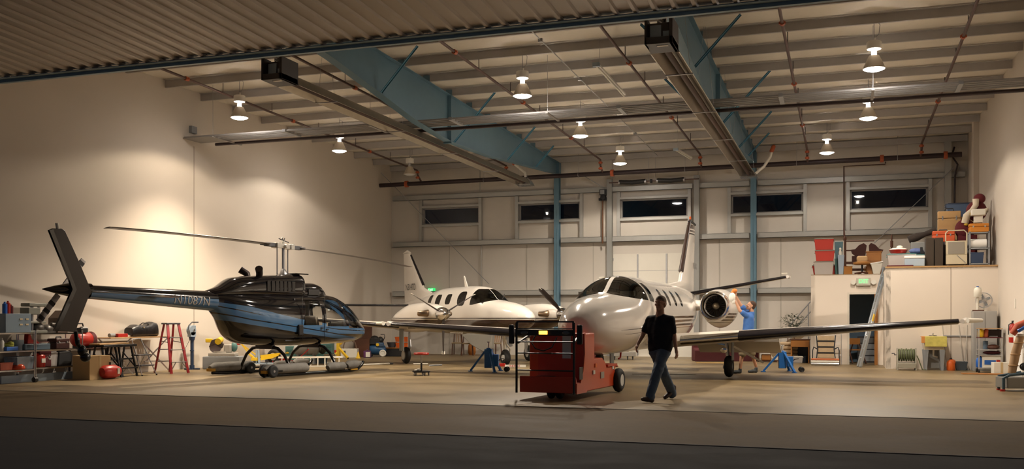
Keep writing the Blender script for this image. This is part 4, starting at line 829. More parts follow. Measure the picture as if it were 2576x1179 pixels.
obj('amber_light', MB().b2((-.065, -.02, 1.15), (-.045, .14, 1.215)), mat('amber_glow', (.9, .35, .02), .4, emit=(1, .36, .03), estr=3.2), gd, .008)
for y in (.42, -.36): obj('clear_lamp', MB().ell((-.05, y, 1.18), (.02, .07, .035)), mat('lamp_dark_glass', (.08, .1, .12), .1), gd)
for y in (.68, -.60):
    g = MB(); g.b2((-.04, y-.05, .98), (.02, y+.05, 1.32)); obj('side_pad', g, BLACK, gd, .02)
for y in (.56, -.48): obj('strut', MB().bar((-.0, y, 1.0), (.45, y*.92, 1.14), .03, .03), BLACK, gd)
c = MB(); c.tube([(.2, .3, 1.14), (.1, .34, 1.0), (.05, .25, .9), (.05, .1, .86), (.08, -.05, .92), (.2, -.1, 1.1)], .012, 6); obj('cable', c, BLACK, tug)
m = MB(); m.cyl((.45, .3, 1.15), (.33, .3, 1.17), .03); m.b2((.32, .1, 1.16), (.48, .32, 1.19)); m.tube([(.5, -.3, 1.17), (.5, -.28, 1.2), (.56, -.1, 1.2), (.58, 0, 1.17)], .01, 6); obj('tiller', m, STEEL, tug)
m = MB(); m.b2((1.72, -hw-.02, .52), (2.3, hw+.02, .56)); m.prism([(2.3, .56), (2.42, .5), (2.42, .48), (2.3, .52)], -hw, hw, 'xz'); obj('deck', m, TRED, tug)
m = MB(); m.b2((1.3, -.3, .70), (1.6, .3, .74)); m.cyl((1.5, -.2, .72), (1.5, -.2, .86), .06); m.b2((1.2, -.35, .72), (1.35, -.1, .78)); obj('winch', m, mat('winch_brown', (.25, .1, .05), .5, .3), tug, .006)
obj('badge', MB().b2((1.33, -hw-.012, .32), (1.52, -hw, .44)), mat('badge_silver', (.4, .38, .35), .4, .5), tug)
obj('amber_marker', MB().b2((1.0, -hw-.015, .54), (1.09, -hw, .61)), ORA, tug); obj('white_sticker', MB().b2((.88, -hw-.018, .42), (.98, -hw, .49)), OFFW, tug)
obj('white_sticker', MB().b2((2.02, -hw-.012, .46), (2.12, -hw, .52)), OFFW, tug); obj('amber_marker', MB().b2((2.14, -hw-.015, .47), (2.2, -hw, .53)), ORA, tug)
for y in (-.56, .56):
    g = MB(); g.torus((2.35, y, .235), .15, .085, 'y'); wh = obj('wheel', g, RUBB, tug); obj('wheel_hub', MB().cyl((2.35, y-.075, .235), (2.35, y+.075, .235), .125), mat('wheel_white', (.55, .54, .5), .5), wh)
g = MB(); g.torus((.35, -.1, .145), .085, .06, 'y'); g.torus((.35, .06, .145), .085, .06, 'y'); g.cyl((.35, -.14, .145), (.35, .1, .145), .08); obj('steer_wheel', g, RUBB, tug)
obj('axle', MB().cyl((2.35, -.5, .235), (2.35, .5, .235), .05), DGREY, tug)

# ------------------------------------------------------------------ people: one remeshed surface per body or garment
SKIN = mat('skin', (.42, .22, .14), .6, 0, .06, 20); HAIR = mat('short_grey_brown_hair', (.16, .11, .075), .8, 0, .3, 40)
def soft(name, mb, mt, parent, vox=.014, it=3, clouds=0.0):
    o = obj(name, mb, mt, parent); r = o.modifiers.new('remesh', 'REMESH'); r.mode = 'VOXEL'; r.voxel_size = vox; r.use_smooth_shade = True
    sm = o.modifiers.new('smooth', 'SMOOTH'); sm.factor = .5; sm.iterations = it
    if clouds:
        tx = bpy.data.textures.get('folds') or bpy.data.textures.new('folds', 'CLOUDS'); tx.noise_scale = .09
        d = o.modifiers.new('folds', 'DISPLACE'); d.texture = tx; d.strength = clouds; d.mid_level = .5; d.texture_coords = 'LOCAL'
    return o
def hand(mb, wrist, tip, palm_n, curl=.35, thumb=1, sc=1.0):
    w_, t_ = Vector(wrist), Vector(tip); d = (t_-w_).normalized(); n = Vector(palm_n).normalized(); s_ = d.cross(n).normalized(); n = s_.cross(d)
    mb.cap(w_, w_+d*.04*sc, .027*sc, .03*sc)
    for k, ln in ((-1.5, .064), (-.5, .078), (.5, .074), (1.5, .058)):
        b0 = w_+d*.035*sc+s_*k*.014*sc; b1 = w_+d*.088*sc+s_*k*.0215*sc; mb.cap(b0, b1, .017*sc, .0115*sc)
        a = b1; ang = curl
        for j, f in enumerate((.45, .32, .25)):
            dd = d*math.cos(ang)+n*math.sin(ang); e = a+dd*ln*f*sc; mb.cap(a, e+s_*k*.002*sc, (.0095-.001*j)*sc, (.0088-.001*j)*sc, 8); a = e; ang += curl
    b0 = w_+d*.03*sc+s_*.02*thumb*sc; b1 = b0+(d*.6+s_*.75*thumb+n*.25).normalized()*.045*sc; b2 = b1+(d*.85+s_*.35*thumb+n*.3).normalized()*.04*sc
    mb.cap(b0, b1, .016*sc, .012*sc); mb.cap(b1, b2, .0115*sc, .009*sc)
def head(mb, c, fwd, up=(0, 0, 1), sc=1.0):
    c = Vector(c); f = Vector(fwd).normalized(); u = Vector(up); u = (u-f*u.dot(f)).normalized(); l = u.cross(f); R = Matrix((f, l, u)).transposed()
    def q(x, y, z): return c+R @ Vector((x*sc, y*sc, z*sc))
    mb.ell(q(-.012, 0, .028), (.096*sc, .077*sc, .092*sc), R=R); mb.ell(q(.018, 0, -.035), (.07*sc, .058*sc, .075*sc), R=R); mb.ell(q(.062, 0, -.088), (.025*sc, .03*sc, .022*sc), R=R)
    mb.cap(q(.086, 0, .012), q(.108, 0, -.024), .009*sc, .014*sc); mb.ell(q(.072, 0, .028), (.02*sc, .055*sc, .012*sc), R=R)
    for s_ in (1, -1):
        mb.ell(q(.072, s_*.034, -.02), (.016*sc, .02*sc, .018*sc), R=R); mb.ell(q(-.005, s_*.08, -.012), (.018*sc, .008*sc, .03*sc), R=R)
    mb.ell(q(.083, 0, -.058), (.012*sc, .024*sc, .007*sc), R=R); mb.ell(q(.081, 0, -.069), (.011*sc, .02*sc, .006*sc), R=R)
    return q, R
def shoe(mb, heel, toe, h=.07):
    a, b = Vector(heel), Vector(toe); mb.cap(a+Vector((0, 0, .045)), lerp(a, b, .5)+Vector((0, 0, .05)), .046, .046); mb.cap(lerp(a, b, .45)+Vector((0, 0, .045)), b+Vector((0, 0, .035)), .048, .036)
    d = (b-a).normalized(); s_ = d.cross(Vector((0, 0, 1))).normalized(); mb.cap(a+Vector((0, 0, .05)), a+Vector((0, 0, .12)), .045, .045)
# walking man, local coordinates about his own floor point
o0 = W(2.52, 17.05)
def L(px, py, d): return P(px, py, d)-o0
man = thing('person', 'man in black t-shirt and blue jeans striding left past the red tug', 'person', o0)
hc = L(1661, 763, 17.05); nk = L(1661, 790, 17.08); ch = L(1661, 825, 17.08); wa = L(1660, 858, 17.08); pv = L(1660, 884, 17.08)
sL, sR = L(1688, 803, 16.92), L(1634, 803, 17.22); eL, eR = L(1696, 845, 16.95), L(1617, 842, 17.2); wL, wR = L(1701, 880, 16.85), L(1603, 868, 17.05)
hL, hR = L(1668, 890, 16.98), L(1651, 890, 17.18); kL, kR = L(1651, 943, 16.78), L(1671, 940, 17.2); aL, aR = L(1636, 992, 16.68), L(1690, 986, 17.5)
fd = (L(1600, 760, 16.7)-L(1661, 763, 17.05)); fd.z = 0; fd.normalize()
b = MB(); fh = (fd*.97+Vector((.1, -.4, .05))).normalized(); q, R_ = head(b, hc, fh, (0, 0, 1), 1.13)
b.cap(nk-Vector((0, 0, .03)), hc-Vector((0, 0, .06)), .072, .066)
b.cap(nk, ch, .08, .12); b.cap(ch, wa, .12, .10); b.cap(wa, pv, .10, .09); b.cap(sL, sR, .055, .055)
for s_, e, w_, th, tip, nn in ((sL, eL, wL, 1, L(1704, 898, 16.8), (-.5, .2, .1)), (sR, eR, wR, 1, L(1598, 885, 16.95), (.5, .2, .1))):
    b.cap(s_, e, .052, .042); b.cap(e, w_, .042, .027); hand(b, w_, tip, nn, .38, th, 1.0)
for h_, k, a in ((hL, kL, aL), (hR, kR, aR)): b.cap(h_, k, .075, .052); b.cap(k, a, .052, .036)
soft('body', b, SKIN, man, .0068, 2)
b = MB(); b.ell(q(-.02, 0, .042), (.113, .092, .1), R=R_); b.ell(q(-.045, 0, .0), (.08, .087, .09), R=R_); soft('hair', b, HAIR, man, .012, 1, .008)
b = MB(); b.cap(nk+Vector((0, 0, -.035)), ch, .085, .16); b.cap(L(1646, 822, 17.16), L(1676, 822, 17.0), .135, .135); b.cap(ch, wa, .16, .15); b.cap(L(1647, 858, 17.14), L(1673, 858, 17.02), .125, .125); b.cap(L(1648, 876, 17.14), L(1673, 876, 17.02), .125, .125)
for u_, v_ in (((1645, 812, 17.17), (1647, 873, 17.15)), ((1680, 812, 16.98), (1675, 873, 17.02))): b.cap(L(*u_), L(*v_), .115, .12)
b.cap(L(1642, 806, 17.2), L(1682, 806, 16.96), .09, .09); b.cap(sR, sL, .07, .07); b.cap(nk-Vector((0, 0, .05)), sR, .06, .07); b.cap(nk-Vector((0, 0, .05)), sL, .06, .07)
for s_, e in ((sL, eL), (sR, eR)): b.cap(s_, lerp(s_, e, .72), .07, .062)
soft('t_shirt', b, mat('black_tshirt', (.008, .009, .016), .9), man, .016, 3, .02)
JEAN = mat('blue_jeans', (.065, .10, .155), .85, 0, .35, 6)
b = MB(); b.cap(L(1650, 884, 17.14), L(1670, 884, 17.02), .125, .125)
for h_, k, a in ((hL, kL, aL), (hR, kR, aR)): b.cap(h_, k, .112, .088); b.cap(k, a, .088, .080)
b.cap(aL, aL-Vector((0, 0, .03)), .082, .088); b.cap(aR, aR-Vector((0, 0, .02)), .082, .088)
soft('jeans', b, JEAN, man, .016, 3, .022)
SH = mat('brown_shoe', (.04, .02, .016), .5)
b = MB(); h0 = L(1640, 1008, 16.68); t0 = L(1617, 1008, 16.6); h0.z = .0; t0.z = .03; shoe(b, h0, t0); soft('shoe', b, SH, man, .011, 2)
b = MB(); h1 = L(1695, 992, 17.5); t1 = L(1673, 1001, 17.35); h1.z = .09; t1.z = 0; shoe(b, h1, t1); soft('shoe', b, SH, man, .011, 2)
# mechanic reaching up to the engine
o0 = W(6.12, 25.6)
mec = thing('person', 'man in blue polo shirt and khaki shorts reaching up beside the jet engine', 'person', o0)
D = 25.6
hc = L(1889, 769, D); nk = L(1891, 785, D); ch = L(1885, 803, D); wa = L(1880, 832, D); pv = L(1878, 848, D)
sN, sF = L(1877, 793, D-.16), L(1878, 783, D+.2); eN, eF = L(1861, 781, D-.2), L(1862, 765, D+.2); wN, wF = L(1850, 757, D-.15), L(1851, 744, D+.18)
hN, hF = L(1876, 856, D-.1), L(1880, 856, D+.1); kN, kF = L(1866, 896, D-.1), L(1893, 893, D+.15); aN, aF = L(1862, 928, D), L(1902, 922, D+.3)
b = MB(); fh = L(1830, 750, D)-L(1889, 769, D); fh.normalize(); q, R_ = head(b, hc, fh, (0, 0, 1), 1.1)
b.cap(nk, hc-Vector((0, 0, .05)), .06, .055); b.cap(ch, wa, .13, .13); b.cap(wa, pv, .13, .13)
for s_, e, w_, tip, th in ((sN, eN, wN, L(1846, 750, D-.12), 1), (sF, eF, wF, L(1850, 733, D+.16), -1)):
    b.cap(s_, e, .05, .043); b.cap(e, w_, .043, .028); hand(b, w_, tip, (-.4, -.5, .3), .4, th, 1.0)
for h_, k, a in ((hN, kN, aN), (hF, kF, aF)): b.cap(h_, k, .075, .055); b.cap(k, a, .055, .038)
soft('body', b, mat('skin_light', (.55, .29, .18), .6), mec, .0075, 2)
b = MB(); b.ell(q(-.025, 0, .045), (.108, .089, .094), R=R_); b.ell(q(-.05, 0, -.0), (.066, .082, .083), R=R_); soft('hair', b, mat('dark_brown_hair', (.06, .03, .018), .8), mec, .012, 1, .006)
b = MB(); b.cap(L(1884, 800, D-.09), L(1881, 846, D-.07), .135, .15); b.cap(L(1885, 800, D+.1), L(1882, 846, D+.08), .135, .15); b.cap(nk-Vector((0, 0, .03)), ch, .075, .13)
b.cap(nk-Vector((0, 0, .06)), sN, .07, .075); b.cap(nk-Vector((0, 0, .06)), sF, .07, .075); b.cap(sN, lerp(sN, eN, .6), .075, .07); b.cap(sF, lerp(sF, eF, .6), .075, .07)
soft('polo_shirt', b, mat('blue_polo', (.05, .145, .42), .85), mec, .018, 3, .02)
b = MB(); b.cap(L(1877, 850, D-.08), L(1880, 850, D+.1), .15, .15); b.cap(hN, lerp(hN, kN, .8), .12, .11); b.cap(hF, lerp(hF, kF, .85), .12, .11)
soft('shorts', b, mat('khaki_shorts', (.24, .19, .11), .85), mec, .018, 3, .015)
for a, dx in ((aN, -14), (aF, -12)):
    b = MB(); h1 = a.copy(); h1.z = 0; t1 = h1+(L(1862+dx*1.5, 928, D)-L(1862, 928, D)); t1.z = 0; shoe(b, h1, t1); soft('shoe', b, mat('grey_shoe', (.03, .035, .04), .6), mec, .012, 2)
one('cloth', 'bright white wiping cloth held against the jet engine by the reaching man', 'cloth', MB().ell((0, 0, 0), (.09, .07, .13), 12, 8).ell((.03, 0, -.1), (.06, .05, .07), 10, 6), mat('white_cloth', (.85, .82, .76), .8, bump=.4, bscale=12), P(1842, 748, D-.13))
one('cloth', 'orange lump at the raised upper hand of the reaching man', 'cloth', MB().ell((0, 0, 0), (.07, .05, .06), 12, 8).ell((-.05, 0, -.04), (.05, .04, .04), 10, 6), mat('orange_lump', (.75, .25, .05), .8, bump=.4, bscale=12), P(1848, 731, D+.16))  # orange ellipsoids set around the tip of the far hand
# ------------------------------------------------------------------ small builders (width along x, front toward -y, origin at the base centre)
def fitY(x0, x1, y0, y1, Y):     # a box seen between two pixel columns and rows, standing at depth Y -> centre x, width, base z, height
    a, b = onY(x0, y1, Y), onY(x1, y1, Y); d = CAMZ
    return (a.x+b.x)/2, abs(b.x-a.x), (a.z+b.z)/2, onY((x0+x1)/2, y0, Y).z-(a.z+b.z)/2
def fitX(x0, x1, y0, y1, X):
    a, b = onX(x0, y1, X), onX(x1, y1, X)
    return (a.y+b.y)/2, abs(b.y-a.y), (a.z+b.z)/2, onX((x0+x1)/2, y0, X).z-(a.z+b.z)/2
def bin_(label, w, d, h, m1, m2, loc, rz=0, group=None, cat='storage bin', name='storage_bin', lid=True, taper=.86):
    t = thing(name, label, cat, loc, rz, group); lh = min(.035, h*.15)
    m = MB(); m.taper((0, 0, 0), (w*taper, d*taper), (w*.97, d*.97), h-lh); m.b2((-w*.5, -d*.5, h-lh*1.6), (w*.5, d*.5, h-lh)); obj('tub', m, m1, t, .008)
    if lid: m = MB(); m.b2((-w*.505, -d*.505, h-lh), (w*.505, d*.505, h-lh*.4)); m.b2((-w*.44, -d*.44, h-lh*.4), (w*.44, d*.44, h)); obj('lid', m, m2, t, .006)
    for s_ in (-1, 1): obj('handle', MB().b2((s_*w*.5-.012, -.07, h*.72), (s_*w*.5+.012, .07, h*.8)), m2, t, .004)
    return t
def carton(label, w, d, h, loc, rz=0, m=CARD, cat='box', name='cardboard_box'):
    t = thing(name, label, cat, loc, rz); obj('carton', MB().b2((-w/2, -d/2, 0), (w/2, d/2, h)), m, t, .006)
    obj('tape', MB().b2((-.03, -d/2-.002, 0), (.03, d/2+.002, h+.002)), mat('packing_tape', (.5, .38, .2), .3), t); return t
def case_(label, w, d, h, m1, loc, rz=0, name='tool_case', cat='tool case', m2=BLACK):
    t = thing(name, label, cat, loc, rz); m = MB(); m.b2((-w/2, -d/2, 0), (w/2, d/2, h*.55)); m.b2((-w/2, -d/2, h*.56), (w/2, d/2, h*.88)); obj('shell', m, m1, t, .02)
    m = MB(); m.tube([(-w*.2, 0, h*.85), (-w*.17, 0, h), (w*.17, 0, h), (w*.2, 0, h*.85)], .014, 8); obj('handle', m, m2, t)
    for x in (-.3, .3): obj('latch', MB().b2((x*w-.02, -d/2-.01, h*.48), (x*w+.02, -d/2, h*.66)), STEEL, t)
    return t
def jug(label, r, h, m1, m2, loc, name='jug', cat='jug'):
    t = thing(name, label, cat, loc); m = MB(); m.lathe([(r*.9, 0), (r, h*.06), (r, h*.62), (r*.8, h*.78), (r*.35, h*.9), (r*.3, h*.93)], n=20); obj('bottle', m, m1, t)
    m = MB(); m.lathe([(r*.34, h*.92), (r*.34, h), (r*.3, h)], n=14); obj('cap', m, m2, t)
    m = MB(); m.tube([(r*.3, 0, h*.9), (r*.9, 0, h*.86), (r*.98, 0, h*.6)], r*.12, 8); obj('handle', m, m1, t); return t
def wire_rack(label, w, d, levels, loc, rz=0, H=1.0, casters=True, name='wire_shelf'):
    t = thing(name, label, 'shelving', loc, rz); z0 = .12 if casters else 0
    for x in (-w/2, w/2):
        for y in (-d/2, d/2):
            p = obj('post', MB().cyl((x, y, z0), (x, y, H), .014, n=10), CHROME, t)
            if casters:
                m = MB(); m.cyl((x-.02, y, .06), (x+.02, y, .06), .058, n=16); m.b2((x-.025, y-.01, .06), (x+.025, y+.01, .13)); obj('caster', m, BLACK, p)
    for z in levels:
        m = MB(); 
        for y in (-d/2, d/2): m.b2((-w/2, y-.006, z-.03), (w/2, y+.006, z))
        for x in (-w/2, w/2): m.b2((x-.006, -d/2, z-.03), (x+.006, d/2, z))
        k = int(w/.06)
        for i in range(1, k): m.b2((-w/2+w*i/k-.003, -d/2, z-.008), (-w/2+w*i/k+.003, d/2, z-.002))
        m.b2((-w/2, -.006, z-.02), (w/2, .006, z-.008)); obj('shelf', m, CHROME, t)
    return t
HP = PI/2
# ------------------------------------------------------------------ along the left wall
WX = XL+.32
def onwall(x0, x1, y0, y1, X=WX): return fitX(x0, x1, y0, y1, X)
cy_, w_, z_, h_ = onwall(-40, 64, 846, 958)
RA = wire_rack('chrome wire shelf on casters at the far left, carrying a grey-blue control box', w_, .5, [.30, .72, 1.12], (WX, cy_, 0), HP, 1.14)
cy_, w_, z_, h_ = onwall(68, 186, 838, 950)
RB = wire_rack('chrome wire shelf behind the helicopter tail, second from left', w_, .5, [.32, .72, 1.10], (WX, cy_, 0), HP, 1.16)
RBy, RBw = cy_, w_
cy_, w_, z_, h_ = onwall(-4, 61, 800, 845)
t = thing('control_box', 'grey-blue metal control box with four small plates on the far left shelf', 'control box', (WX, cy_, 1.12), HP)
obj('case', MB().b2((-w_/2, -.2, 0), (w_/2, .2, .42)), mat('control_box_blue', (.17, .22, .27), .4, .2), t, .01)
for x in (.02, .16):
    for z in (.16, .28): obj('plate', MB().b2((x*1.2, -.215, z), (x*1.2+.08, -.2, z+.035)), mat('brass_plate', (.55, .45, .3), .4, .4), t)
for x, c_, h_, lab in ((12, BLU, .26, 'blue can on the grey-blue control box'), (20, RED, .28, 'taller dark red can on the grey-blue control box'), (27, MAROON, .2, 'short maroon can at the right end of the control box')):
    q = onX(x, 800, WX); m = MB(); m.lathe([(.05, 0), (.052, .01), (.052, h_*.8), (.025, h_*.88), (.02, h_)], n=16); one('spray_can', lab, 'can', m, c_, (WX, q.y, 1.54))
# things on the left rack
def at_wall(px, z, dx=0): return (WX+dx, onX(px, 880, WX).y, z)
m = MB(); m.b2((-.16, -.12, 0), (.16, .12, .09)); one('tray', 'small blue tray with yellow rags on the far left middle shelf', 'tray', m, BLU, at_wall(21, .72), HP, .01)
one('rag', 'crumpled yellow-green rags heaped in the small blue tray', 'rags', MB().ell((0, 0, .03), (.13, .1, .06)).ell((.07, 0, .07), (.07, .06, .05)), mat('rag_yellow_green', (.35, .36, .06), .9, bump=.6, bscale=15), at_wall(21, .81))
one('bottle', 'pale bottle standing at the left end of the middle shelf', 'bottle', MB().lathe([(.045, 0), (.045, .2), (.02, .25), (.02, .28)], n=14), OFFW, at_wall(5, .72))
one('tub', 'grey plastic tub beside the yellow rags on the left shelf', 'tub', MB().lathe([(.09, 0), (.11, .22), (.115, .23)], n=20), LBLUE, at_wall(47, .72))
bin_('grey-blue bin on the far left lower shelf', .5, .4, .32, LBLUE, GREY, at_wall(48, .30), HP, lid=False)
bin_('pinkish-red bin at the far left floor shelf', .36, .34, .2, mat('salmon_plastic', (.5, .12, .07), .5), GREY, at_wall(3, .30), HP, lid=False)
one('hard_hat', 'shiny red-orange hard hat on the left lower shelf', 'helmet', MB().ell((0, 0, .04), (.16, .13, .1)).lathe([(.17, .02), (.18, .03)], n=24), mat('hat_red', (.7, .1, .04), .2), at_wall(36, .30, .1))
# things on the second rack
t = thing('bench_grinder', 'greenish-grey bench machine with two posts on top of the second shelf', 'bench machine', (WX, onX(82, 800, WX).y, 1.10), HP)
GM = mat('machine_grey_green', (.2, .2, .17), .45, .2)
obj('base', MB().b2((-.26, -.14, 0), (.3, .14, .06)), GM, t, .01); obj('table', MB().b2((-.22, -.13, .22), (.26, .13, .27)), GM, t, .01)
for x in (-.02, .18): obj('column', MB().cyl((x, 0, .05), (x, 0, .62), .035), STEEL, t)
m = MB(); m.b2((-.24, -.13, .42), (.1, .13, .58)); m.b2((-.22, -.13, .60), (.30, .13, .68)); obj('head', m, GM, t, .015); obj('lever', MB().tube([(.25, -.1, .62), (.34, -.14, .5), (.33, -.14, .44)], .02, 8), OFFW, t)
m = MB(); m.ell((-.2, 0, .12), (.14, .13, .12)); m.ell((.05, 0, .1), (.17, .14, .1)); m.ell((.3, 0, .14), (.13, .12, .13)); m.b2((-.34, -.1, 0), (.42, .1, .1)); m.cyl((.1, -.1, .2), (.35, -.1, .2), .035)
one('machine_vise', 'cluttered dark metal vise and fittings on top of the second shelf', 'vise', m, mat('vise_metal', (.12, .11, .1), .35, .5, .3, 12), (WX, onX(112, 800, WX).y, 1.10), HP)
one('drill_press_motor', 'brown angular machine head behind the helicopter fin', 'machine', MB().prism([(-.16, 0), (-.16, .34), (.05, .52), (.16, .52), (.16, 0)], -.14, .14), mat('machine_brown', (.11, .07, .05), .5), (WX, onX(146, 800, WX).y, 1.10), HP, .01)
z = .72
m = MB(); m.b2((-.45, -.16, 0), (.3, .16, .14)); one('parts_tray', 'low slate-blue tray of cables on the second shelf', 'tray', m, mat('slate_blue', (.07, .11, .15), .5), at_wall(88, z), HP, .02)
m = MB(); m.prism([(-.16, 0), (.2, 0), (.12, .08), (-.02, .1), (-.08, .25), (-.14, .22)], -.06, .06); one('red_tool', 'red trigger-handled power tool lying on the slate-blue tray', 'power tool', m, RED, at_wall(78, z+.14), HP, .015)
m = MB()
for k in range(4): m.torus((.05+.03*k, 0, .03), .13-.015*k, .008, 'z', 20, 6)
one('cable_coil', 'coil of thin pink cable on the slate-blue tray', 'cable', m, mat('pink_cable', (.25, .1, .1), .5), at_wall(101, z+.14), HP)
case_('dark red-brown tool case on the second shelf middle level', .42, .28, .28, mat('case_oxblood', (.05, .014, .012), .4), at_wall(147, z), HP)
m = MB()
t = thing('fuel_can', 'red fuel can with pale label on the second shelf bottom level', 'fuel can', at_wall(97, .32), HP); obj('can', MB().lathe([(.13, 0), (.14, .02), (.14, .26), (.1, .31), (.04, .34)], n=20), RED, t); obj('label', MB().b2((-.05, -.145, .1), (.06, -.12, .2)), OFFW, t)
case_('dark red plastic case with carry handle behind the fuel can', .34, .22, .42, MAROON, (WX+.0, onX(106, 880, WX).y, .32), HP)
m = MB(); m.prism([(-.2, 0), (.2, 0), (.24, .28), (.1, .36), (-.18, .32)], -.1, .1); m.cyl((-.1, -.12, .2), (-.1, .12, .2), .05); one('battery_charger', 'white-faced battery charger on the second shelf bottom level', 'charger', m, mat('charger_white', (.4, .37, .35), .5), at_wall(124, .32), HP, .015)
m = MB(); m.prism([(-.24, 0), (.18, 0), (.22, .28), (.14, .34), (-.2, .33)], -.14, .14); m.ell((.0, 0, .31), (.18, .12, .06)); one('work_bag', 'black work bag on the second shelf bottom level', 'bag', m, mat('bag_black', (.012, .012, .013), .7), at_wall(154, .32), HP, .03)
one('long_board', 'long pale panel leaning on the floor under the second shelf', 'panel', MB().b2((-1.1, -.02, 0), (1.1, .02, .17)), LBLUE, (WX+.0, onX(100, 940, WX).y, 0), HP, .004)
# red portable air tank on a table behind, low table
cy_, w_, z_, h_ = onwall(192, 250, 878, 945)
t = thing('side_table', 'low brown table behind the cardboard box under the helicopter tail', 'table', (WX, cy_, 0), HP); obj('tabletop', MB().b2((-w_/2, -.3, .68), (w_/2, .3, .71)), DWOOD, t, .005)
for x in (-w_/2+.05, w_/2-.05):
    for y in (-.25, .25): obj('leg', MB().b2((x-.02, y-.02, 0), (x+.02, y+.02, .68)), DGREY, t)
t = thing('air_compressor', 'small red air compressor with black top on the low brown table', 'air compressor', (WX, onX(206, 880, WX).y, .71), HP)
m = MB(); m.lathe([(.02, -.3), (.12, -.27), (.17, -.2), (.17, .2), (.12, .27), (.02, .3)], o=(0, 0, .22), axis='x', n=24); obj('tank', m, RED, t); m = MB(); m.b2((-.16, -.12, .38), (.08, .12, .5)); obj('pump', m, BLACK, t, .02)
for x in (-.17, .17): obj('foot', MB().b2((x-.03, -.1, 0), (x+.03, .1, .08)), BLACK, t)
obj('motor', MB().cyl((-.02, 0, .46), (.14, 0, .46), .07), mat('motor_grey', (.4, .38, .36), .4), t); obj('handle', MB().tube([(-.2, 0, .45), (-.16, 0, .6), (.02, 0, .6), (.06, 0, .48)], .018, 8), BLACK, t)
m = MB()
for k in range(5): m.torus((.24+.012*k, 0, .2), .16+.01*k, .01, 'x', 18, 6)
obj('hose', m, mat('hose_pink', (.3, .12, .12), .5), t)
cy_, w_, z_, h_ = onwall(191, 252, 893, 948, XL+.85)
carton('large cardboard box on the floor under the helicopter tail rotor guard', .62, .55, .56, (XL+.95, cy_, 0), HP-.1)
t = thing('air_tank', 'red portable air tank lying on the floor beside the cardboard box', 'air tank', (XL+1.28, onX(277, 940, XL+1.28).y, 0), HP)
m = MB(); m.lathe([(.02, -.3), (.1, -.28), (.155, -.2), (.165, 0), (.165, .12), (.12, .26), (.02, .3)], o=(0, 0, .17), axis='x', n=24); obj('tank', m, RED, t); obj('label', MB().b2((.06, -.172, .12), (.14, -.15, .26)), OFFW, t); obj('valve', MB().cyl((0, 0, .32), (0, 0, .4), .02), BLACK, t)
# folding work benches with plank
cy_, w_, z_, h_ = onwall(240, 312, 862, 942)
for k, px_ in enumerate((263, 304)):
    t = thing('folding_workbench', 'black folding workbench under the short plank, %s' % ('nearer the red air tank' if k else 'nearer the cardboard box'), 'workbench', (WX+.52, onX(px_, 900, WX+.5).y, 0), HP)
    obj('jaw', MB().b2((-.3, -.22, .74), (.3, -.02, .80)), BLACK, t, .008); obj('jaw', MB().b2((-.3, .02, .74), (.3, .22, .80)), BLACK, t, .008)
    for s_ in (-1, 1):
        for y in (-.2, .2): obj('leg', MB().bar((s_*.22, y*.5, .74), (s_*.26, y*1.3, .0), .03, .04), BLACK, t)
        obj('side_brace', MB().bar((s_*.25, -.25, .2), (s_*.22, .15, .6), .02, .03), DGREY, t)
    obj('step', MB().b2((-.28, -.26, .2), (.28, -.06, .23)), BLACK, t); obj('crossbar', MB().b2((-.24, -.16, .42), (.24, -.13, .46)), BLACK, t)
one('plank', 'short light wooden plank across the two black workbenches', 'plank', MB().b2((-w_*.5, -.15, 0), (w_*.5, .15, .035)), WOOD, (WX+.52, onX(274, 900, WX+.5).y, .80), HP, .004)
# trestle table with bag
cy_, w_, z_, h_ = onwall(262, 404, 851, 930); TH = .93
t = thing('folding_table', 'long tan folding table with crossed silver legs by the left wall', 'table', (WX-.04, cy_, 0), HP)
obj('tabletop', MB().b2((-w_/2, -.24, TH), (w_/2, .24, TH+.03)), WOOD, t, .005)
for x0 in (-w_*.3, w_*.38):
    for a, b in ((-1, 1), (1, -1)):
        m = MB(); m.bar((x0+a*.33, -.22*a, TH), (x0+b*.42, .22*a, 0), .03, .03); obj('leg', m, ALU, t)
    obj('leg_brace', MB().b2((x0-.35, -.02, .28), (x0+.35, .02, .31)), ALU, t)
ty = lambda px: onX(px, 850, WX).y
one('box', 'small red box on the tan folding table', 'box', MB().b2((-.18, -.12, 0), (.18, .12, .09)), RED, (WX, ty(300), TH+.03), HP, .01)
one('papers', 'loose white wrapping paper beside the red box on the folding table', 'paper', MB().prism([(-.2, 0), (.3, 0), (.28, .03), (.1, .05), (-.05, .04), (-.15, .09)], -.1, .1), mat('paper_white', (.6, .56, .5), .8), (WX-.02, ty(322), TH+.031), HP)
one('roll', 'small grey roll at the left end of the folding table', 'roll', MB().cyl((-.1, 0, .05), (.1, 0, .05), .05), GREY, (WX, ty(282), TH+.03), HP)
t = thing('duffel_bag', 'black duffel bag on the tan folding table', 'bag', (WX-.0, ty(356), TH+.03), HP)
m = MB(); rr = []
for x, hy, hz in ((-.52, .03, .06), (-.49, .14, .24), (-.3, .18, .32), (-.05, .18, .29), (.15, .18, .31), (.3, .18, .39), (.45, .17, .36), (.52, .13, .24), (.55, .03, .06)):
    rr.append([(x, hy*math.copysign(abs(math.cos(a))**.6, math.cos(a)), hz/2+hz/2*math.copysign(abs(math.sin(a))**.6, math.sin(a))) for a in [2*PI*j/20 for j in range(20)]])
m.rings(rr); obj('bag', m, mat('duffel_black', (.006, .005, .006), .4, bump=.8, bscale=8), t); m = MB(); m.tube([(-.2, -.1, .3), (-.12, -.14, .36), (.08, -.14, .34), (.14, -.1, .3)], .014, 8); obj('strap', m, BLACK, t); obj('buckle', MB().box((-.13, -.18, .24), (.05, .02, .03)), mat('brass_plate', (.55, .45, .3), .4, .4), t)
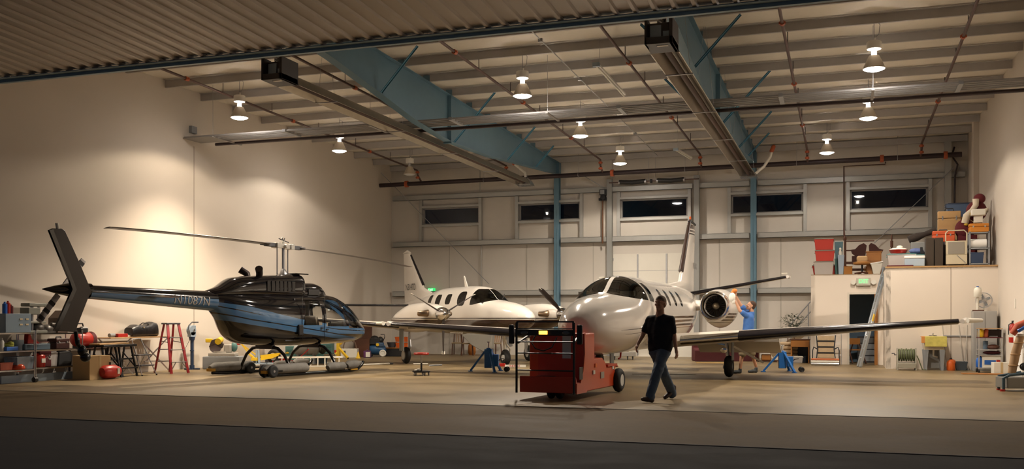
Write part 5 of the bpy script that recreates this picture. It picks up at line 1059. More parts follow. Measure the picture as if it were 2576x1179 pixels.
# step stool
t = thing('step_stool', 'small aluminium step stool with two dark treads before the folding table', 'step stool', (WX+.60, onX(348, 930, WX+.60).y, 0), HP)
for s_ in (-1, 1):
    obj('front_rail', MB().tube([(s_*.17, .05, .88), (s_*.27, -.34, 0)], .013, 8), ALU, t); obj('rear_rail', MB().tube([(s_*.2, -.06, .55), (s_*.26, .3, 0)], .012, 8), ALU, t)
obj('hoop', MB().tube([(-.17, .05, .88), (-.15, .06, .92), (.15, .06, .92), (.17, .05, .88)], .013, 8), ALU, t)
for z, y in ((.24, -.2), (.5, -.1)): obj('tread', MB().b2((-.24, y-.1, z), (.24, y+.12, z+.03)), DGREY, t, .005)
for s_ in (-1, 1): obj('foot', MB().cyl((s_*.27, -.34, 0), (s_*.27, -.34, .03), .02), BLACK, t)
# red stepladder
t = thing('stepladder', 'red fibreglass stepladder with dark top cap beside the folding table', 'ladder', (WX+.60, onX(430, 920, WX+.60).y, 0), HP-.35)
m = MB(); m.b2((-.2, -.14, 1.28), (.2, .14, 1.32)); obj('top_cap', m, DGREY, t, .01)
RL = mat('ladder_red', (.40, .025, .03), .4)
for s_ in (-1, 1):
    obj('front_rail', MB().bar((s_*.16, -.1, 1.28), (s_*.25, -.42, 0), .025, .07), RL, t); obj('rear_rail', MB().bar((s_*.14, .1, 1.28), (s_*.22, .42, 0), .025, .05), RL, t)
for k, z in enumerate((.3, .62, .94)):
    y = -.42+.32*z/1.28; obj('tread', MB().b2((-.22+.02*k, y-.04, z-.02), (.22-.02*k, y+.05, z+.0)), ALU, t); y = .42-.32*z/1.28; obj('rear_brace', MB().b2((-.2+.02*k, y-.015, z-.02), (.2-.02*k, y+.015, z+.01)), ALU, t)
for s_ in (-1, 1): obj('diagonal_brace', MB().bar((s_*.08, -.37, .3), (s_*.22, -.40, .1), .015, .02), ALU, t); obj('spreader', MB().bar((s_*.18, -.22, .8), (s_*.17, .2, .84), .01, .02), STEEL, t)
# pedestal grinder
t = thing('pedestal_grinder', 'pedestal disc grinder with grey guard on a navy post, right of the stepladder', 'grinder', (WX+.05, onX(483, 922, WX+.05).y, 0), HP)
m = MB(); m.b2((-.3, -.03, 0), (.3, .03, .03)); m.b2((-.03, -.25, 0), (.03, .25, .03)); obj('foot', m, NAVY, t); m = MB(); m.cyl((0, 0, .0), (0, 0, .12), .07); m.cyl((0, 0, .1), (0, 0, .9), .045); m.cyl((0, 0, .52), (0, 0, .54), .06); m.cyl((0, 0, .82), (0, 0, .92), .07, .09); obj('post', m, NAVY, t)
m = MB(); m.cyl((-.03, -.06, 1.1), (-.03, .06, 1.1), .14, n=28); m.b2((-.12, -.06, .92), (.1, .06, 1.05)); obj('disc_guard', m, LBLUE, t); obj('hub', MB().cyl((-.01, -.09, 1.1), (-.01, .09, 1.1), .035), CHROME, t)
m = MB(); m.tube([(-.17, 0, 1.12), (-.14, 0, 1.24), (.0, 0, 1.33), (.2, 0, 1.33), (.28, 0, 1.33)], .016, 8); obj('handle', m, DGREY, t); m = MB(); m.b2((.05, -.04, 1.0), (.13, .04, 1.24)); obj('motor', m, LBLUE, t, .01)
m = MB(); m.tube([(.12, 0, 1.2), (.2, .05, 1.1), (.17, .1, .6), (.2, .2, .05)], .006, 6); m.tube([(-.05, .0, .9), (-.16, .1, .6), (-.1, .12, .2)], .006, 6); obj('cord', m, DGREY, t)
# ------------------------------------------------------------------ workshop things in the corner beyond the helicopter
def spot(px, py, d): v = P(px, py, d); v.z = 0; return v
# mitre saw on stand
D = 28.0; t = thing('miter_saw', 'yellow and grey miter saw on a low stand behind the left skid', 'miter saw', spot(560, 900, D)+Vector((0, 0, .2)), .35)
obj('stand', MB().b2((-.5, -.25, -.2), (.55, .25, .16)), GREY, t, .02); obj('base', MB().b2((-.35, -.22, .16), (.4, .22, .26)), mat('saw_grey', (.35, .32, .28), .5), t, .02)
m = MB(); m.cyl((-.2, -.02, .42), (-.2, .02, .42), .17, n=28); obj('blade', m, STEEL, t); m = MB(); m.prism([(-.38, .42), (-.3, .62), (-.1, .68), (.03, .5), (-.02, .38), (-.2, .5)], -.05, .05); obj('blade_guard', m, mat('saw_dark', (.05, .035, .03), .5), t, .01)
obj('grip', MB().b2((-.48, -.04, .55), (-.28, .04, .66)), YEL, t, .015); obj('motor', MB().cyl((-.1, -.12, .58), (-.1, .16, .62), .09), YEL, t); obj('fence', MB().b2((.05, -.1, .26), (.25, .12, .5)), mat('saw_grey', (.35, .32, .28), .5), t, .03)
obj('turntable', MB().cyl((-.05, 0, .24), (-.05, 0, .3), .2), mat('saw_grey', (.35, .32, .28), .5), t); obj('dust_bag', MB().ell((.3, .1, .42), (.1, .08, .14)), TEAL, t)
D = 31.5; t = thing('roller_stool', 'low red-topped stool between the yellow saw and the yellow hoist', 'stool', spot(603, 905, D), 0)
obj('seat', MB().b2((-.17, -.15, .42), (.17, .15, .47)), RED, t, .015); obj('post', MB().cyl((0, 0, .05), (0, 0, .42), .025), BLACK, t); obj('base', MB().b2((-.18, -.18, .02), (.18, .18, .05)), BLACK, t)
# yellow engine hoist
D = 30.0; t = thing('engine_hoist', 'yellow engine hoist with red head behind the helicopter skids', 'hoist', spot(655, 905, D), .0)
def hp(px, py, dy=0): v = P(px, py, D+dy)-t.location; return v
for dy in (-.04, .08): obj('boom_arm', MB().bar(hp(606, 862, dy), hp(632, 897, dy), .03, .035), YEL, t)
obj('boom_arm', MB().bar(hp(606, 864, .2), hp(645, 893, .2), .03, .035), YEL, t); obj('head', MB().box(hp(598, 863), (.12, .12, .1)), RED, t, .01); obj('hook_bar', MB().bar(hp(585, 860), hp(595, 861), .02, .02), BLACK, t)
m = MB(); m.add([hp(655, 893), hp(703, 887), hp(703, 893), hp(684, 901), hp(656, 906)]+[hp(655, 893, .06), hp(703, 887, .06), hp(703, 893, .06), hp(684, 901, .06), hp(656, 906, .06)], [(0, 1, 2, 3, 4), (9, 8, 7, 6, 5)]+[(i, (i+1) % 5, (i+1) % 5+5, i+5) for i in range(5)]); obj('side_plate', m, YEL, t)
obj('boom_arm', MB().bar(hp(700, 890), hp(724, 887), .03, .025), YEL, t); obj('grip', MB().ell(hp(723, 887), (.05, .03, .03)), YEL, t); m = MB(); m.box(hp(640, 903), (.2, .1, .1)); m.bar(hp(628, 890), hp(645, 905), .05, .05); obj('ram_bracket', m, YEL, t, .01)
obj('ram', MB().cyl(hp(650, 880), hp(652, 912), .035), LBLUE, t); w1 = hp(689, 896, .15); m = MB(); m.torus(w1, .16, .07, 'y', 28, 10); tr_ = obj('tyre', m, RUBB, t); obj('wheel_hub', MB().cyl(w1-Vector((0, .05, 0)), w1+Vector((0, .05, 0)), .12), ALU, tr_)
m = MB(); c_ = hp(645, 915); m.box((c_.x, c_.y, .04), (.5, .3, .05)); m.box((c_.x+.5, c_.y+.2, .06), (1.0, .06, .06)); m.cyl((c_.x, c_.y, 0), (c_.x, c_.y, hp(650, 880).z), .025); obj('base_frame', m, LBLUE, t)
one('propane_bottle', 'grey bottle with orange-red cap beside the yellow hoist wheel', 'gas bottle', MB().lathe([(.07, 0), (.08, .02), (.08, .3), (.05, .36), (.05, .42)], n=18), mat('bottle_grey', (.35, .3, .26), .5), (P(659, 887, 30.6).x, P(659, 887, 30.6).y, P(659, 897, 30.6).z), 0)
# put that bottle on a small stand
v = P(659, 897, 30.6); one('side_table', 'small dark stand holding the capped grey bottle', 'table', MB().b2((-.25, -.15, v.z-.03), (.25, .15, v.z)).b2((-.24, -.14, 0), (-.2, .14, v.z-.02)).b2((.2, -.14, 0), (.24, .14, v.z-.02)), DGREY, (v.x, v.y, 0))
# green tool chests and grey horizontal tank
D = 34.0
for k, (x0, x1, y0, y1, dd) in enumerate(((722, 792, 870, 903, 31.9), (795, 838, 860, 898, 33.3))):
    a, b = P(x0, y1, dd), P(x1, y1, dd); w = (b-a).length; c = (a+b)/2; h = P(x0, y0, dd).z-a.z+a.z
    t = thing('tool_chest', ['wide teal tool chest behind the helicopter skid under the grey tank', 'narrower teal tool chest right of the grey tank'][k], 'tool chest', (c.x, c.y, 0), YAW)
    obj('cabinet', MB().b2((-w/2, -.25, .05), (w/2, .25, h)), TEAL, t, .01)
    for j in range(4): z = .1+(h-.15)*j/4; dw = obj('drawer', MB().b2((-w/2+.03, -.265, z), (w/2-.03, -.25, z+(h-.15)/4-.02)), mat('teal_drawer', (.06, .15, .14), .4), t, .004); obj('pull', MB().b2((-.1, -.28, z+.06), (.1, -.265, z+.075)), STEEL, dw)
    for x in (-w/2+.06, w/2-.06): obj('caster', MB().cyl((x, -.18, .03), (x+.03, -.18, .03), .03), BLACK, t)
a, b = P(752, 879, 31.1), P(790, 879, 31.1); c = (a+b)/2; zz = c.z-.17; t = thing('air_tank', 'grey horizontal air tank with motor above the teal tool chest', 'air tank', (c.x, c.y, 0), YAW)
m = MB(); m.lathe([(.02, -.42), (.12, -.38), (.17, -.3), (.17, .3), (.12, .38), (.02, .42)], o=(0, 0, c.z), axis='x', n=24); obj('tank', m, mat('tank_grey', (.38, .40, .40), .4), t)
for x in (-.25, .25): obj('leg', MB().b2((x-.03, -.15, 0), (x+.03, .15, c.z-.12)), GREY, t)
m = MB(); m.ell((.5, 0, c.z), (.12, .13, .14)); m.cyl((.42, 0, c.z), (.62, 0, c.z), .07); obj('pump', m, mat('pump_dark', (.06, .06, .05), .4, .4, .3, 15), t); obj('band', MB().torus((.06, 0, c.z), .172, .006, 'x', 24, 6), BRPIPE, t)
# long white ladder lying behind the skids
a, b = P(700, 917, 28.6), P(862, 912, 29.0); a.z = b.z = .12; t = thing('ladder', 'long white ladder lying on its side behind the right skid', 'ladder', (a.x, a.y, 0)); v = b-a; v.z = 0
for z in (.03, .30): obj('rail', MB().bar((0, 0, z), v+Vector((0, 0, z)), .03, .05), OFFW, t)
for k in range(9): q = v*(k+.5)/9; obj('rung', MB().bar(q+Vector((0, 0, .03)), q+Vector((0, 0, .30)), .025, .025), OFFW, t)
a, b = P(560, 919, 29.5), P(662, 921, 28.8); t = thing('tow_bar', 'grey tow bar lying behind the left skid wheels', 'tow bar', (a.x, a.y, .05)); v = b-a; v.z = 0; obj('bar', MB().cyl((0, 0, 0), v, .04), mat('saw_grey', (.35, .32, .28), .5), t); obj('hitch', MB().box(v, (.16, .1, .08)), DGREY, t)
for k, (px_, w, h, m_, lab) in enumerate(((808, .5, .25, mat('slate_blue', (.07, .11, .15), .5), 'slate-blue low bin behind the front of the right skid'), (829, .32, .34, WHITE, 'white ribbed crate near the helicopter nose on the floor'))):
    bin_(lab, w, .35, h, m_ if k == 0 else OFFW, GREY, spot(px_, 910, 31.4), YAW, lid=False)
one('red_jack', 'low red trolley jack behind the helicopter skids', 'jack', MB().b2((-.5, -.12, .04), (.3, .12, .14)).prism([(-.5, .1), (.1, .14), (-.3, .3), (-.5, .28)], -.05, .05).bar((.2, 0, .12), (.6, 0, .5), .03, .03), RED, spot(728, 905, 30.2), YAW, .01)
# yellow stand
D = 35.2; t = thing('engine_stand', 'yellow upright engine stand behind the helicopter nose', 'engine stand', spot(851, 893, D), 0)
m = MB(); m.b2((-.05, -.05, 0), (.06, .05, .66)); m.b2((.06, -.03, .5), (.12, .03, .75)); obj('post', m, YEL, t, .005); obj('leg', MB().bar((.0, 0, .4), (.52, -.25, .03), .07, .07), YEL, t); obj('leg', MB().bar((0, 0, .25), (-.25, -.2, .03), .06, .06), YEL, t); obj('arm', MB().bar((.05, 0, .62), (.16, 0, .56), .08, .06), YEL, t); obj('knob', MB().cyl((-.1, -.06, .26), (-.1, .0, .26), .05), RED, t)
for x, y in ((.52, -.25), (-.25, -.2)): obj('caster', MB().cyl((x, y-.02, .03), (x, y+.02, .03), .03), BLACK, t)
t = thing('crate', 'white box with arched handle behind the yellow engine stand', 'box', spot(880, 893, 36.2), YAW); obj('box', MB().b2((-.3, -.2, 0), (.3, .2, .33)), OFFW, t, .01); obj('handle', MB().tube([(-.25, 0, .33), (-.2, 0, .55), (0, 0, .66), (.2, 0, .55), (.25, 0, .33)], .02, 8), mat('handle_brown', (.12, .07, .04), .6), t); obj('mark', MB().b2((-.2, -.205, .12), (-.12, -.2, .26)), DGREY, t)
# tall brown boards leaning in the corner
for k, (x0, x1, y0, dd, lab) in enumerate(((880, 925, 812, 37.4, 'tall dark brown board leaning in the back left corner'), (892, 930, 852, 36.8, 'shorter dark wooden panel before the tall brown board'))):
    a, b = P(x0, y0, dd), P(x1, y0, dd); c = (a+b)/2; w = (b-a).length
    if c.x-w/2 < XL+.1: c.x = XL+.1+w/2
    one('board', lab, 'board', MB().box((0, 0, c.z/2), (w, .04, c.z), (-.06, 0, 0)), DWOOD, (c.x, c.y, 0.005), YAW*.5, .003)
# blue compressor
D = 37.0; t = thing('air_compressor', 'blue wheeled air compressor with black motor by the back left corner', 'air compressor', spot(949, 895, D), YAW)
m = MB(); m.lathe([(.02, -.34), (.14, -.3), (.2, -.2), (.2, .2), (.14, .3), (.02, .34)], o=(0, 0, .27), axis='x', n=24); obj('tank', m, mat('compressor_blue', (.02, .08, .18), .35), t)
m = MB(); m.b2((-.26, -.18, .46), (.12, .18, .7)); m.ell((-.1, 0, .68), (.16, .14, .12)); m.ell((.12, 0, .62), (.12, .12, .14)); obj('pump', m, mat('pump_black', (.015, .015, .015), .45), t, .02)
m = MB(); m.b2((-.02, -.22, .38), (.28, -.16, .54)); sh = obj('belt_guard', m, mat('guard_blue', (.04, .08, .15), .4), t, .02); obj('round_mark', MB().cyl((.04, -.235, .46), (.04, -.22, .46), .06), YEL, sh)
obj('handle', MB().tube([(.2, -.1, .5), (.3, -.1, .75), (.28, -.1, .84), (.14, -.1, .84)], .014, 8), BLACK, t); m = MB(); m.torus((.24, -.26, .14), .1, .035, 'y'); m.cyl((.24, -.28, .14), (.24, -.24, .14), .1); obj('wheel', m, OFFW, t)
obj('wheel', MB().cyl((-.2, -.2, .06), (-.2, -.14, .06), .06), BLACK, t)
one('can', 'purple can with white label by the blue compressor', 'can', MB().b2((-.13, -.1, 0), (.13, .1, .26)).cyl((0, 0, .26), (0, 0, .3), .03), mat('purple_can', (.10, .03, .10), .4), spot(924, 897, 36.0), YAW, .02)
one('can_label', 'white square label panel standing against the purple can', 'panel', MB().b2((-.08, -.01, .03), (.08, .01, .21)), OFFW, spot(925.5, 899, 35.88), YAW)
one('traffic_cone', 'small yellow cone on the floor by the back left corner', 'cone', MB().lathe([(.1, 0), (.1, .02), (.07, .03), (.02, .22), (.01, .24)], n=16), YEL, spot(901, 900, 35.5))
# low bench with tub and orange bins
D = 37.6; t = thing('low_bench', 'low dark bench with wooden top at the back wall behind the turboprop wheel', 'bench', spot(993, 893, D), YAW*.6)
obj('top', MB().b2((-.5, -.25, .3), (.5, .25, .33)), MWOOD, t); obj('cabinet', MB().b2((-.48, -.23, 0), (.48, .23, .3)), mat('pump_black', (.015, .015, .015), .45), t, .01)
one('tub', 'dark grey round tub on the low bench', 'tub', MB().lathe([(.13, 0), (.2, .2), (.21, .2)], n=20), DGREY, (t.location.x-.12, t.location.y, .33))
bin_('upper orange bin stacked behind the turboprop wheel', .55, .3, .22, ORA, ORA, (t.location.x+.28, t.location.y+.1, .55), YAW*.6, 'orange bins', lid=False); bin_('lower orange bin on the bench behind the turboprop wheel', .5, .3, .22, ORA, ORA, (t.location.x+.28, t.location.y+.1, .33), YAW*.6, 'orange bins', lid=False)
# wooden chairs at the back wall
def chair(px, lab, rz, Yb=YB-.55):
    t = thing('dining_chair', lab, 'chair', (onY(px, 895, Yb).x, Yb, 0), rz, 'wooden chairs at the back wall')
    obj('seat', MB().b2((-.22, -.22, .44), (.22, .22, .49)), mat('seat_straw', (.3, .22, .12), .8), t, .015)
    for x in (-.19, .19): obj('leg', MB().bar((x, -.19, .44), (x*1.05, -.21, 0), .035, .035), DWOOD, t); obj('back_post', MB().tube([(x*1.05, .24, 0), (x, .2, .45), (x, .27, .98)], .02, 8), DWOOD, t)
    for x in (-.09, 0, .09): obj('slat', MB().bar((x, .21, .5), (x, .26, .9), .03, .015), MWOOD, t)
    obj('top_rail', MB().b2((-.2, .25, .88), (.2, .28, .98)), DWOOD, t, .01); return t
chair(1152, 'dark wooden chair against the back wall, left of the blue jack', .2); chair(1176, 'wooden chair turned sideways, nearest left of the blue jack', 2.0, YB-1.25); chair(1243, 'wooden chair behind the turboprop nose wheel', -.2)
one('tank_panel', 'grey curved sheet propped behind the blue jack under the turboprop', 'sheet', MB().prism([(-.7, .85), (.6, .85), (.55, .3), (.35, .12), (.0, .28), (-.3, .45)], -.15, .15), mat('sheet_grey', (.3, .28, .24), .5), (onY(1205, 890, YB-1.6).x, YB-1.6, 0), 0, .02)
one('water_jug', 'orange-brown upright drum under the turboprop wing', 'drum', MB().lathe([(.12, 0), (.16, .1), (.15, .35), (.1, .46)], n=20), mat('drum_orange', (.45, .16, .03), .4), (onY(1187, 893, YB-.5).x, YB-.5, 0))
# rolling stool
t = thing('rolling_stool', 'round red rolling stool on a wheeled black tray in the open floor', 'stool', ground(1060, 944))
obj('seat', MB().lathe([(.16, 0), (.19, .01), (.195, .04), (.18, .055), (.02, .06)], o=(0, 0, .52), n=32), RED, t); obj('gas_post', MB().cyl((0, 0, .2), (0, 0, .52), .017), CHROME, t); obj('lower_post', MB().cyl((0, 0, .09), (0, 0, .32), .024), BLACK, t)
m = MB(); m.lathe([(.2, .08), (.225, .09), (.225, .12), (.2, .11), (.02, .1)], n=28); obj('tray', m, BLACK, t); obj('rags', MB().ell((-.1, -.02, .13), (.09, .07, .03)).ell((-.05, -.05, .15), (.05, .05, .03)), OFFW, t)
for k in range(5): a = 2*PI*k/5+.3; x, y = .19*math.cos(a), .19*math.sin(a); cs_ = obj('caster', MB().cyl((x-.015, y, .04), (x+.015, y, .04), .04, n=18).b2((x-.008, y-.008, .04), (x+.008, y+.008, .09)), STEEL, t)
# loose rods on the floor
for x0, x1, y0, y1, m_, lab in ((905, 984, 919, 916, OFFW, 'long white tow bar with dark tip lying in front of the helicopter nose'), (1040, 1077, 917, 917, OFFW, 'short white rod on the floor by the rolling stool'), (1080, 1118, 921, 919, GREY, 'grey rod on the floor right of the rolling stool')):
    a, b = ground(x0, y0), ground(x1, y1); b = a+(b-a).normalized()*min((b-a).length, F and (x1-x0)*30/F*1.15); t = thing('rod', lab, 'rod', a+Vector((0, 0, .025))); obj('bar', MB().cyl((0, 0, 0), b-a, .022), m_, t)
    if x0 == 905: v = (b-a); obj('dark_tip', MB().cyl(v, v*1.12, .035, .02), DGREY, t)
for y, x0, x1, lab in ((941, 1590, 1750, 'thin pale strip on the floor under the jet belly'),):
    a, b = ground(x0, y), ground(x1, y+1); one('floor_strip', lab, 'strip', MB().bar((0, 0, 0), b-a, .06, .01), mat('strip_pale', (.4, .36, .3), .6), a+Vector((0, 0, .006)))
# aircraft jacks
def tripod(label, loc, rz, h=.95):
    t = thing('aircraft_jack', label, 'jack', loc, rz, 'blue tripod jacks'); B = mat('jack_blue', (.015, .13, .42), .35)
    m = MB(); m.b2((-.1, -.09, .1), (.1, .09, h*.78)); m.cyl((0, 0, h*.6), (0, 0, h*.82), .06); obj('column', m, B, t, .01); obj('ram', MB().cyl((0, 0, h*.8), (0, 0, h), .03).cyl((0, 0, h), (0, 0, h+.03), .06), CHROME, t)
    for k in range(3): a = 2*PI*k/3+PI; x, y = math.cos(a), math.sin(a); obj('leg', MB().bar((x*.06, y*.06, h*.76), (x*.5, y*.5, .02), .06, .05), B, t); obj('foot_pad', MB().cyl((x*.5, y*.5, 0), (x*.5, y*.5, .02), .07), B, t)
    obj('pump_tank', MB().b2((.12, -.07, .14), (.28, .07, h*.6)), B, t, .015); obj('pump_handle', MB().tube([(.28, 0, .3), (.32, 0, .34), (.42, -.06, .36)], .012, 6), BLACK, t)
    for y in (-.08, .1): obj('wheel', MB().torus((.5, y, .07), .05, .02, 'y', 18, 8).cyl((.5, y-.015, .07), (.5, y+.015, .07), .05), BLACK, t)
    return t
tripod('blue tripod jack between the turboprop and the red tug', ground(1229, 934), .15, .78)
tripod('blue tripod jack under the right wing of the jet, near the office', ground(1968, 935), .2, .70)
for c, lab, w in ((ground(1262, 921), 'short red wheel chock beside the turboprop nose wheel', .3), ):
    one('wheel_chock', lab, 'wheel chock', MB().prism([(-w/2, 0), (w/2, 0), (w/2-.05, .09), (-w/2+.05, .09)], -.06, .06), RED, c, .1, .005)
a = ground(1270, 923); t = thing('streamer_board', 'white strip with red lettering lying before the turboprop nose wheel', 'strip', a, YAW); obj('board', MB().b2((0, -.03, 0), (.62, .03, .07)), OFFW, t); text('lettering', 'AERO', .08, RED, t, (.28, -.033, .035), (HP, 0, 0), .001, 1.6)
# ------------------------------------------------------------------ right half: under and beyond the jet
def spotY(px, Y): v = onY(px, 900, Y); return Vector((v.x, Y, 0))
# flat cart under the belly
a, b = P(1536, 905, 34.5), P(1597, 905, 34.5); w = (b-a).length; t = thing('flat_cart', 'low pale flat cart on casters behind the jet nose gear', 'cart', ((a.x+b.x)/2, (a.y+b.y)/2, 0), YAW)
obj('deck', MB().b2((-w/2, -.3, .12), (w/2, .3, .26)), mat('cart_grey', (.3, .28, .25), .5), t, .01); obj('box', MB().b2((-w/2, -.28, .26), (w*.38, .28, .44)), OFFW, t, .01)
for x in (-w/2+.1, w/2-.12, w/2-.3): obj('caster', MB().cyl((x, -.25, .05), (x+.03, -.25, .05), .05).b2((x-.01, -.26, .05), (x+.04, -.24, .12)), BLACK, t)
# maroon covered sofa
a, b = P(1744, 912, 33.2), P(1900, 912, 33.2); w = (b-a).length; t = thing('covered_sofa', 'long maroon covered sofa at the back wall under the jet wing', 'sofa', ((a.x+b.x)/2, (a.y+b.y)/2, 0), YAW)
m = MB(); m.prism([(-.35, .0), (.35, 0), (.33, .72), (.15, .74), (.12, .42), (-.33, .40)], -w/2, w/2, 'yz'); obj('drape', m, MAROON, t, .04); obj('skirt_fold', MB().b2((-w/2-.01, -.37, 0), (w/2+.01, -.35, .36)), mat('maroon_darker', (.07, .010, .012), .85, 0, .2, 6), t, .01)
a = ground(1752, 913); b = ground(1815, 912); one('plank', 'yellowish plank on the floor before the maroon sofa', 'plank', MB().bar((0, 0, .015), (.95, .25, .015), .2, .03), mat('plank_yellow', (.5, .33, .12), .6), a)
# shelf and furniture between sofa and office
YS = 33.6
t = thing('bookshelf', 'dark open shelf of odds and ends right of the maroon sofa', 'shelf', spotY(1947, YS), .05)
for z in (.02, .3, .6): obj('shelf_board', MB().b2((-.5, -.2, z), (.45, .2, z+.03)), DWOOD, t)
for x in (-.5, .43): obj('side', MB().b2((x, -.2, 0), (x+.03, .2, .95)), DWOOD, t)
for k, (x, z, m_, lab) in enumerate(((-.3, .33, GREY, 'grey folded cloth on the middle level of the dark shelf'), (.15, .33, TEAL, 'teal box on the middle level of the dark shelf'), (-.25, .05, MWOOD, 'brown box on the bottom of the dark shelf'), (.15, .05, OFFW, 'cream folded towel on the bottom of the dark shelf'), (-.1, .63, OFFW, 'cream roll on the top level of the dark shelf'))):
    one('box' if k in (1, 2) else 'folded_cloth', lab, 'box' if k in (1, 2) else 'cloth', MB().b2((-.16, -.13, 0), (.16, .13, .14+.03*(k % 3))), m_, t.location+Vector((x, 0, z)), .1, .03)
for k in range(5):
    m = MB(); m.b2((-.3, -.25, 0), (.3, .25, .125)); one('seat_cushion', ['bottom', 'second', 'middle', 'fourth', 'top'][k]+' tan cushion in the stack beside the wooden desk', 'cushion', m, TAN, (spotY(1984, YS).x, YS, .02+.13*k+ (0)), .05*(k % 2), .05, 'tan cushion stack')
one('pallet', 'thin board under the stack of tan cushions', 'board', MB().b2((-.35, -.3, 0), (.35, .3, .02)), WOOD, (spotY(1984, YS).x, YS, 0))
cx, w, z0, h = fitY(1989, 2036, 860, 912, 32.9); t = thing('desk', 'honey wood desk with an open front beside the camp recliner', 'desk', (cx, 33.2, 0)); obj('drawer', MB().b2((-w/2, -.28, .52), (w/2, .28, .74)), MWOOD, t, .01); obj('desktop', MB().b2((-w/2-.02, -.3, .74), (w/2+.02, .3, .77)), DWOOD, t, .005)
for x in (-w/2, w/2-.04): obj('side_panel', MB().b2((x, -.27, 0), (x+.04, .27, .52)), MWOOD, t)
obj('back_panel', MB().b2((-w/2, .24, 0), (w/2, .27, .52)), mat('slate_dark', (.02, .03, .05), .6), t)
bin_('clear plastic box with blue contents under the wooden desk', .34, .26, .22, CLEAR, OFFW, (cx-.08, 33.1, 0), 0); one('helmet', 'round white helmet on the shelf end under the jet wing', 'helmet', MB().ell((0, 0, .06), (.1, .1, .07)), OFFW, spotY(1912, YS-.02)+Vector((0, 0, .635)))
for k, (px_, m_) in enumerate(((1966, OFFW), (1958, BLU))): one('folded_cloth', ['white folded towel draped above the blue jack', 'blue roll of cloth above the blue jack'][k], 'cloth', MB().b2((-.2, -.12, 0), (.2, .12, .06)), m_, (spotY(px_, YS).x, YS-.02, .95 if k else .95) if 0 else (spotY([1946, 1930][k], YS).x, YS, .63), 0, .02)
# recliner
cx, w, z0, h = fitY(2047, 2108, 845, 920, 31.6); t = thing('camp_recliner', 'folded tan and black camp recliner standing before the office wall', 'chair', (cx, 31.7, 0), 0)
for s_ in (-1, 1):
    obj('frame_rail', MB().tube([(s_*w*.42, -.15, 0), (s_*w*.34, -.05, .5), (s_*w*.40, .05, .92)], .018, 8), BLACK, t); obj('armrest', MB().tube([(s_*w*.36, -.1, .5), (s_*w*.5, -.1, .56), (s_*w*.55, -.15, .45), (s_*w*.55, -.15, .02)], .018, 8), BLACK, t)
for k in range(4): z = .22+k*.18; obj('fabric_panel', MB().box((0, -.06+k*.03, z+.07), (w*.68, .02, .15), (-.15, 0, 0)), TAN, t, .01); obj('webbing', MB().box((0, -.085+k*.03, z-.02), (w*.72, .03, .035)), BLACK, t)
obj('base_bar', MB().tube([(-w*.5, -.15, .02), (w*.5, -.15, .02)], .016, 8), BLACK, t)
for k, (m_, z, r, lab) in enumerate(((ALU, .05, .04, 'silver tube lying at the foot of the camp recliner'), (OFFW, .12, .035, 'white roll lying across the foot of the camp recliner'), (mat('roll_orange', (.55, .16, .06), .6), .19, .03, 'orange-red roll lying on top at the foot of the recliner'))):
    one('roll', lab, 'roll', MB().cyl((-w*.6, 0, 0), (w*.55, 0, 0), r), m_, (cx, 31.42, z))
one('clothes_rack', 'thin pale wire rack behind the camp recliner', 'rack', MB().tube([(-.02, 0, 0), (-.02, 0, .95), (.5, 0, .95), (.5, 0, 0)], .012, 8).cyl((-.02, 0, .3), (.5, 0, .3), .008).cyl((-.02, 0, .5), (.5, 0, .5), .008).cyl((-.02, 0, .7), (.5, 0, .7), .008), ALU, (cx-.05, 32.15, 0))
# potted plant and stair rail
t = thing('potted_plant', 'leafy potted plant left of the office box', 'plant', (min(onY(2008, 850, 34.3).x, OX0-.62), 34.3, 0)); zc = 1.25
obj('pot', MB().lathe([(.14, 0), (.2, .3), (.21, .3)], n=20), DGREY, t); obj('stem', MB().tube([(0, 0, .28), (.03, 0, .7), (-.02, 0, 1.2)], .018, 8), DWOOD, t)
m = MB(); rnd = random.Random(4)
for k in range(260):
    a = rnd.uniform(0, 2*PI); r = rnd.uniform(.05, .48); z = 1.0+rnd.uniform(0, .62)*(1-.4*r); c = Vector((r*math.cos(a), r*math.sin(a)*.6, z)); d = Vector((math.cos(a), math.sin(a), rnd.uniform(-.5, .4))).normalized(); s_ = d.cross(Vector((0, 0, 1))).normalized()*.03; m.add([c, c+d*.05+s_, c+d*.12, c+d*.05-s_], [(0, 1, 2, 3)])
for k in range(14): a = rnd.uniform(0, 2*PI); r = rnd.uniform(.2, .45); m.tube([(0, 0, 1.0), (r*.5*math.cos(a), r*.3*math.sin(a), 1.25), (r*math.cos(a), r*.6*math.sin(a), 1.35+rnd.uniform(-.1, .2))], .006, 5)
obj('foliage', m, mat('leaf_dark', (.035, .05, .02), .6), t)
t = thing('stair_rail', 'thin sloping grey handrail rising to the storage deck', 'handrail', (0, 35.4, 0)); a, b = onY(1985, 820, 35.4), onY(2039, 758, 35.4); off = Vector((0, 35.4, 0))
for dz in (0, -.35): obj('rail', MB().cyl(a-off+Vector((0, 0, dz)), b-off+Vector((0, 0, dz)), .02), GREY, t)
for q in (.1, .9): v = a.lerp(b, q)-off; obj('post', MB().cyl((v.x, 0, v.z), (v.x, 0, 0), .018), GREY, t)
obj('stringer', MB().bar((a.x-.6, .1, .15), (b.x-.1, .1, b.z-1.0), .04, .22), mat('deck_plywood', (.30, .22, .13), .8), t)
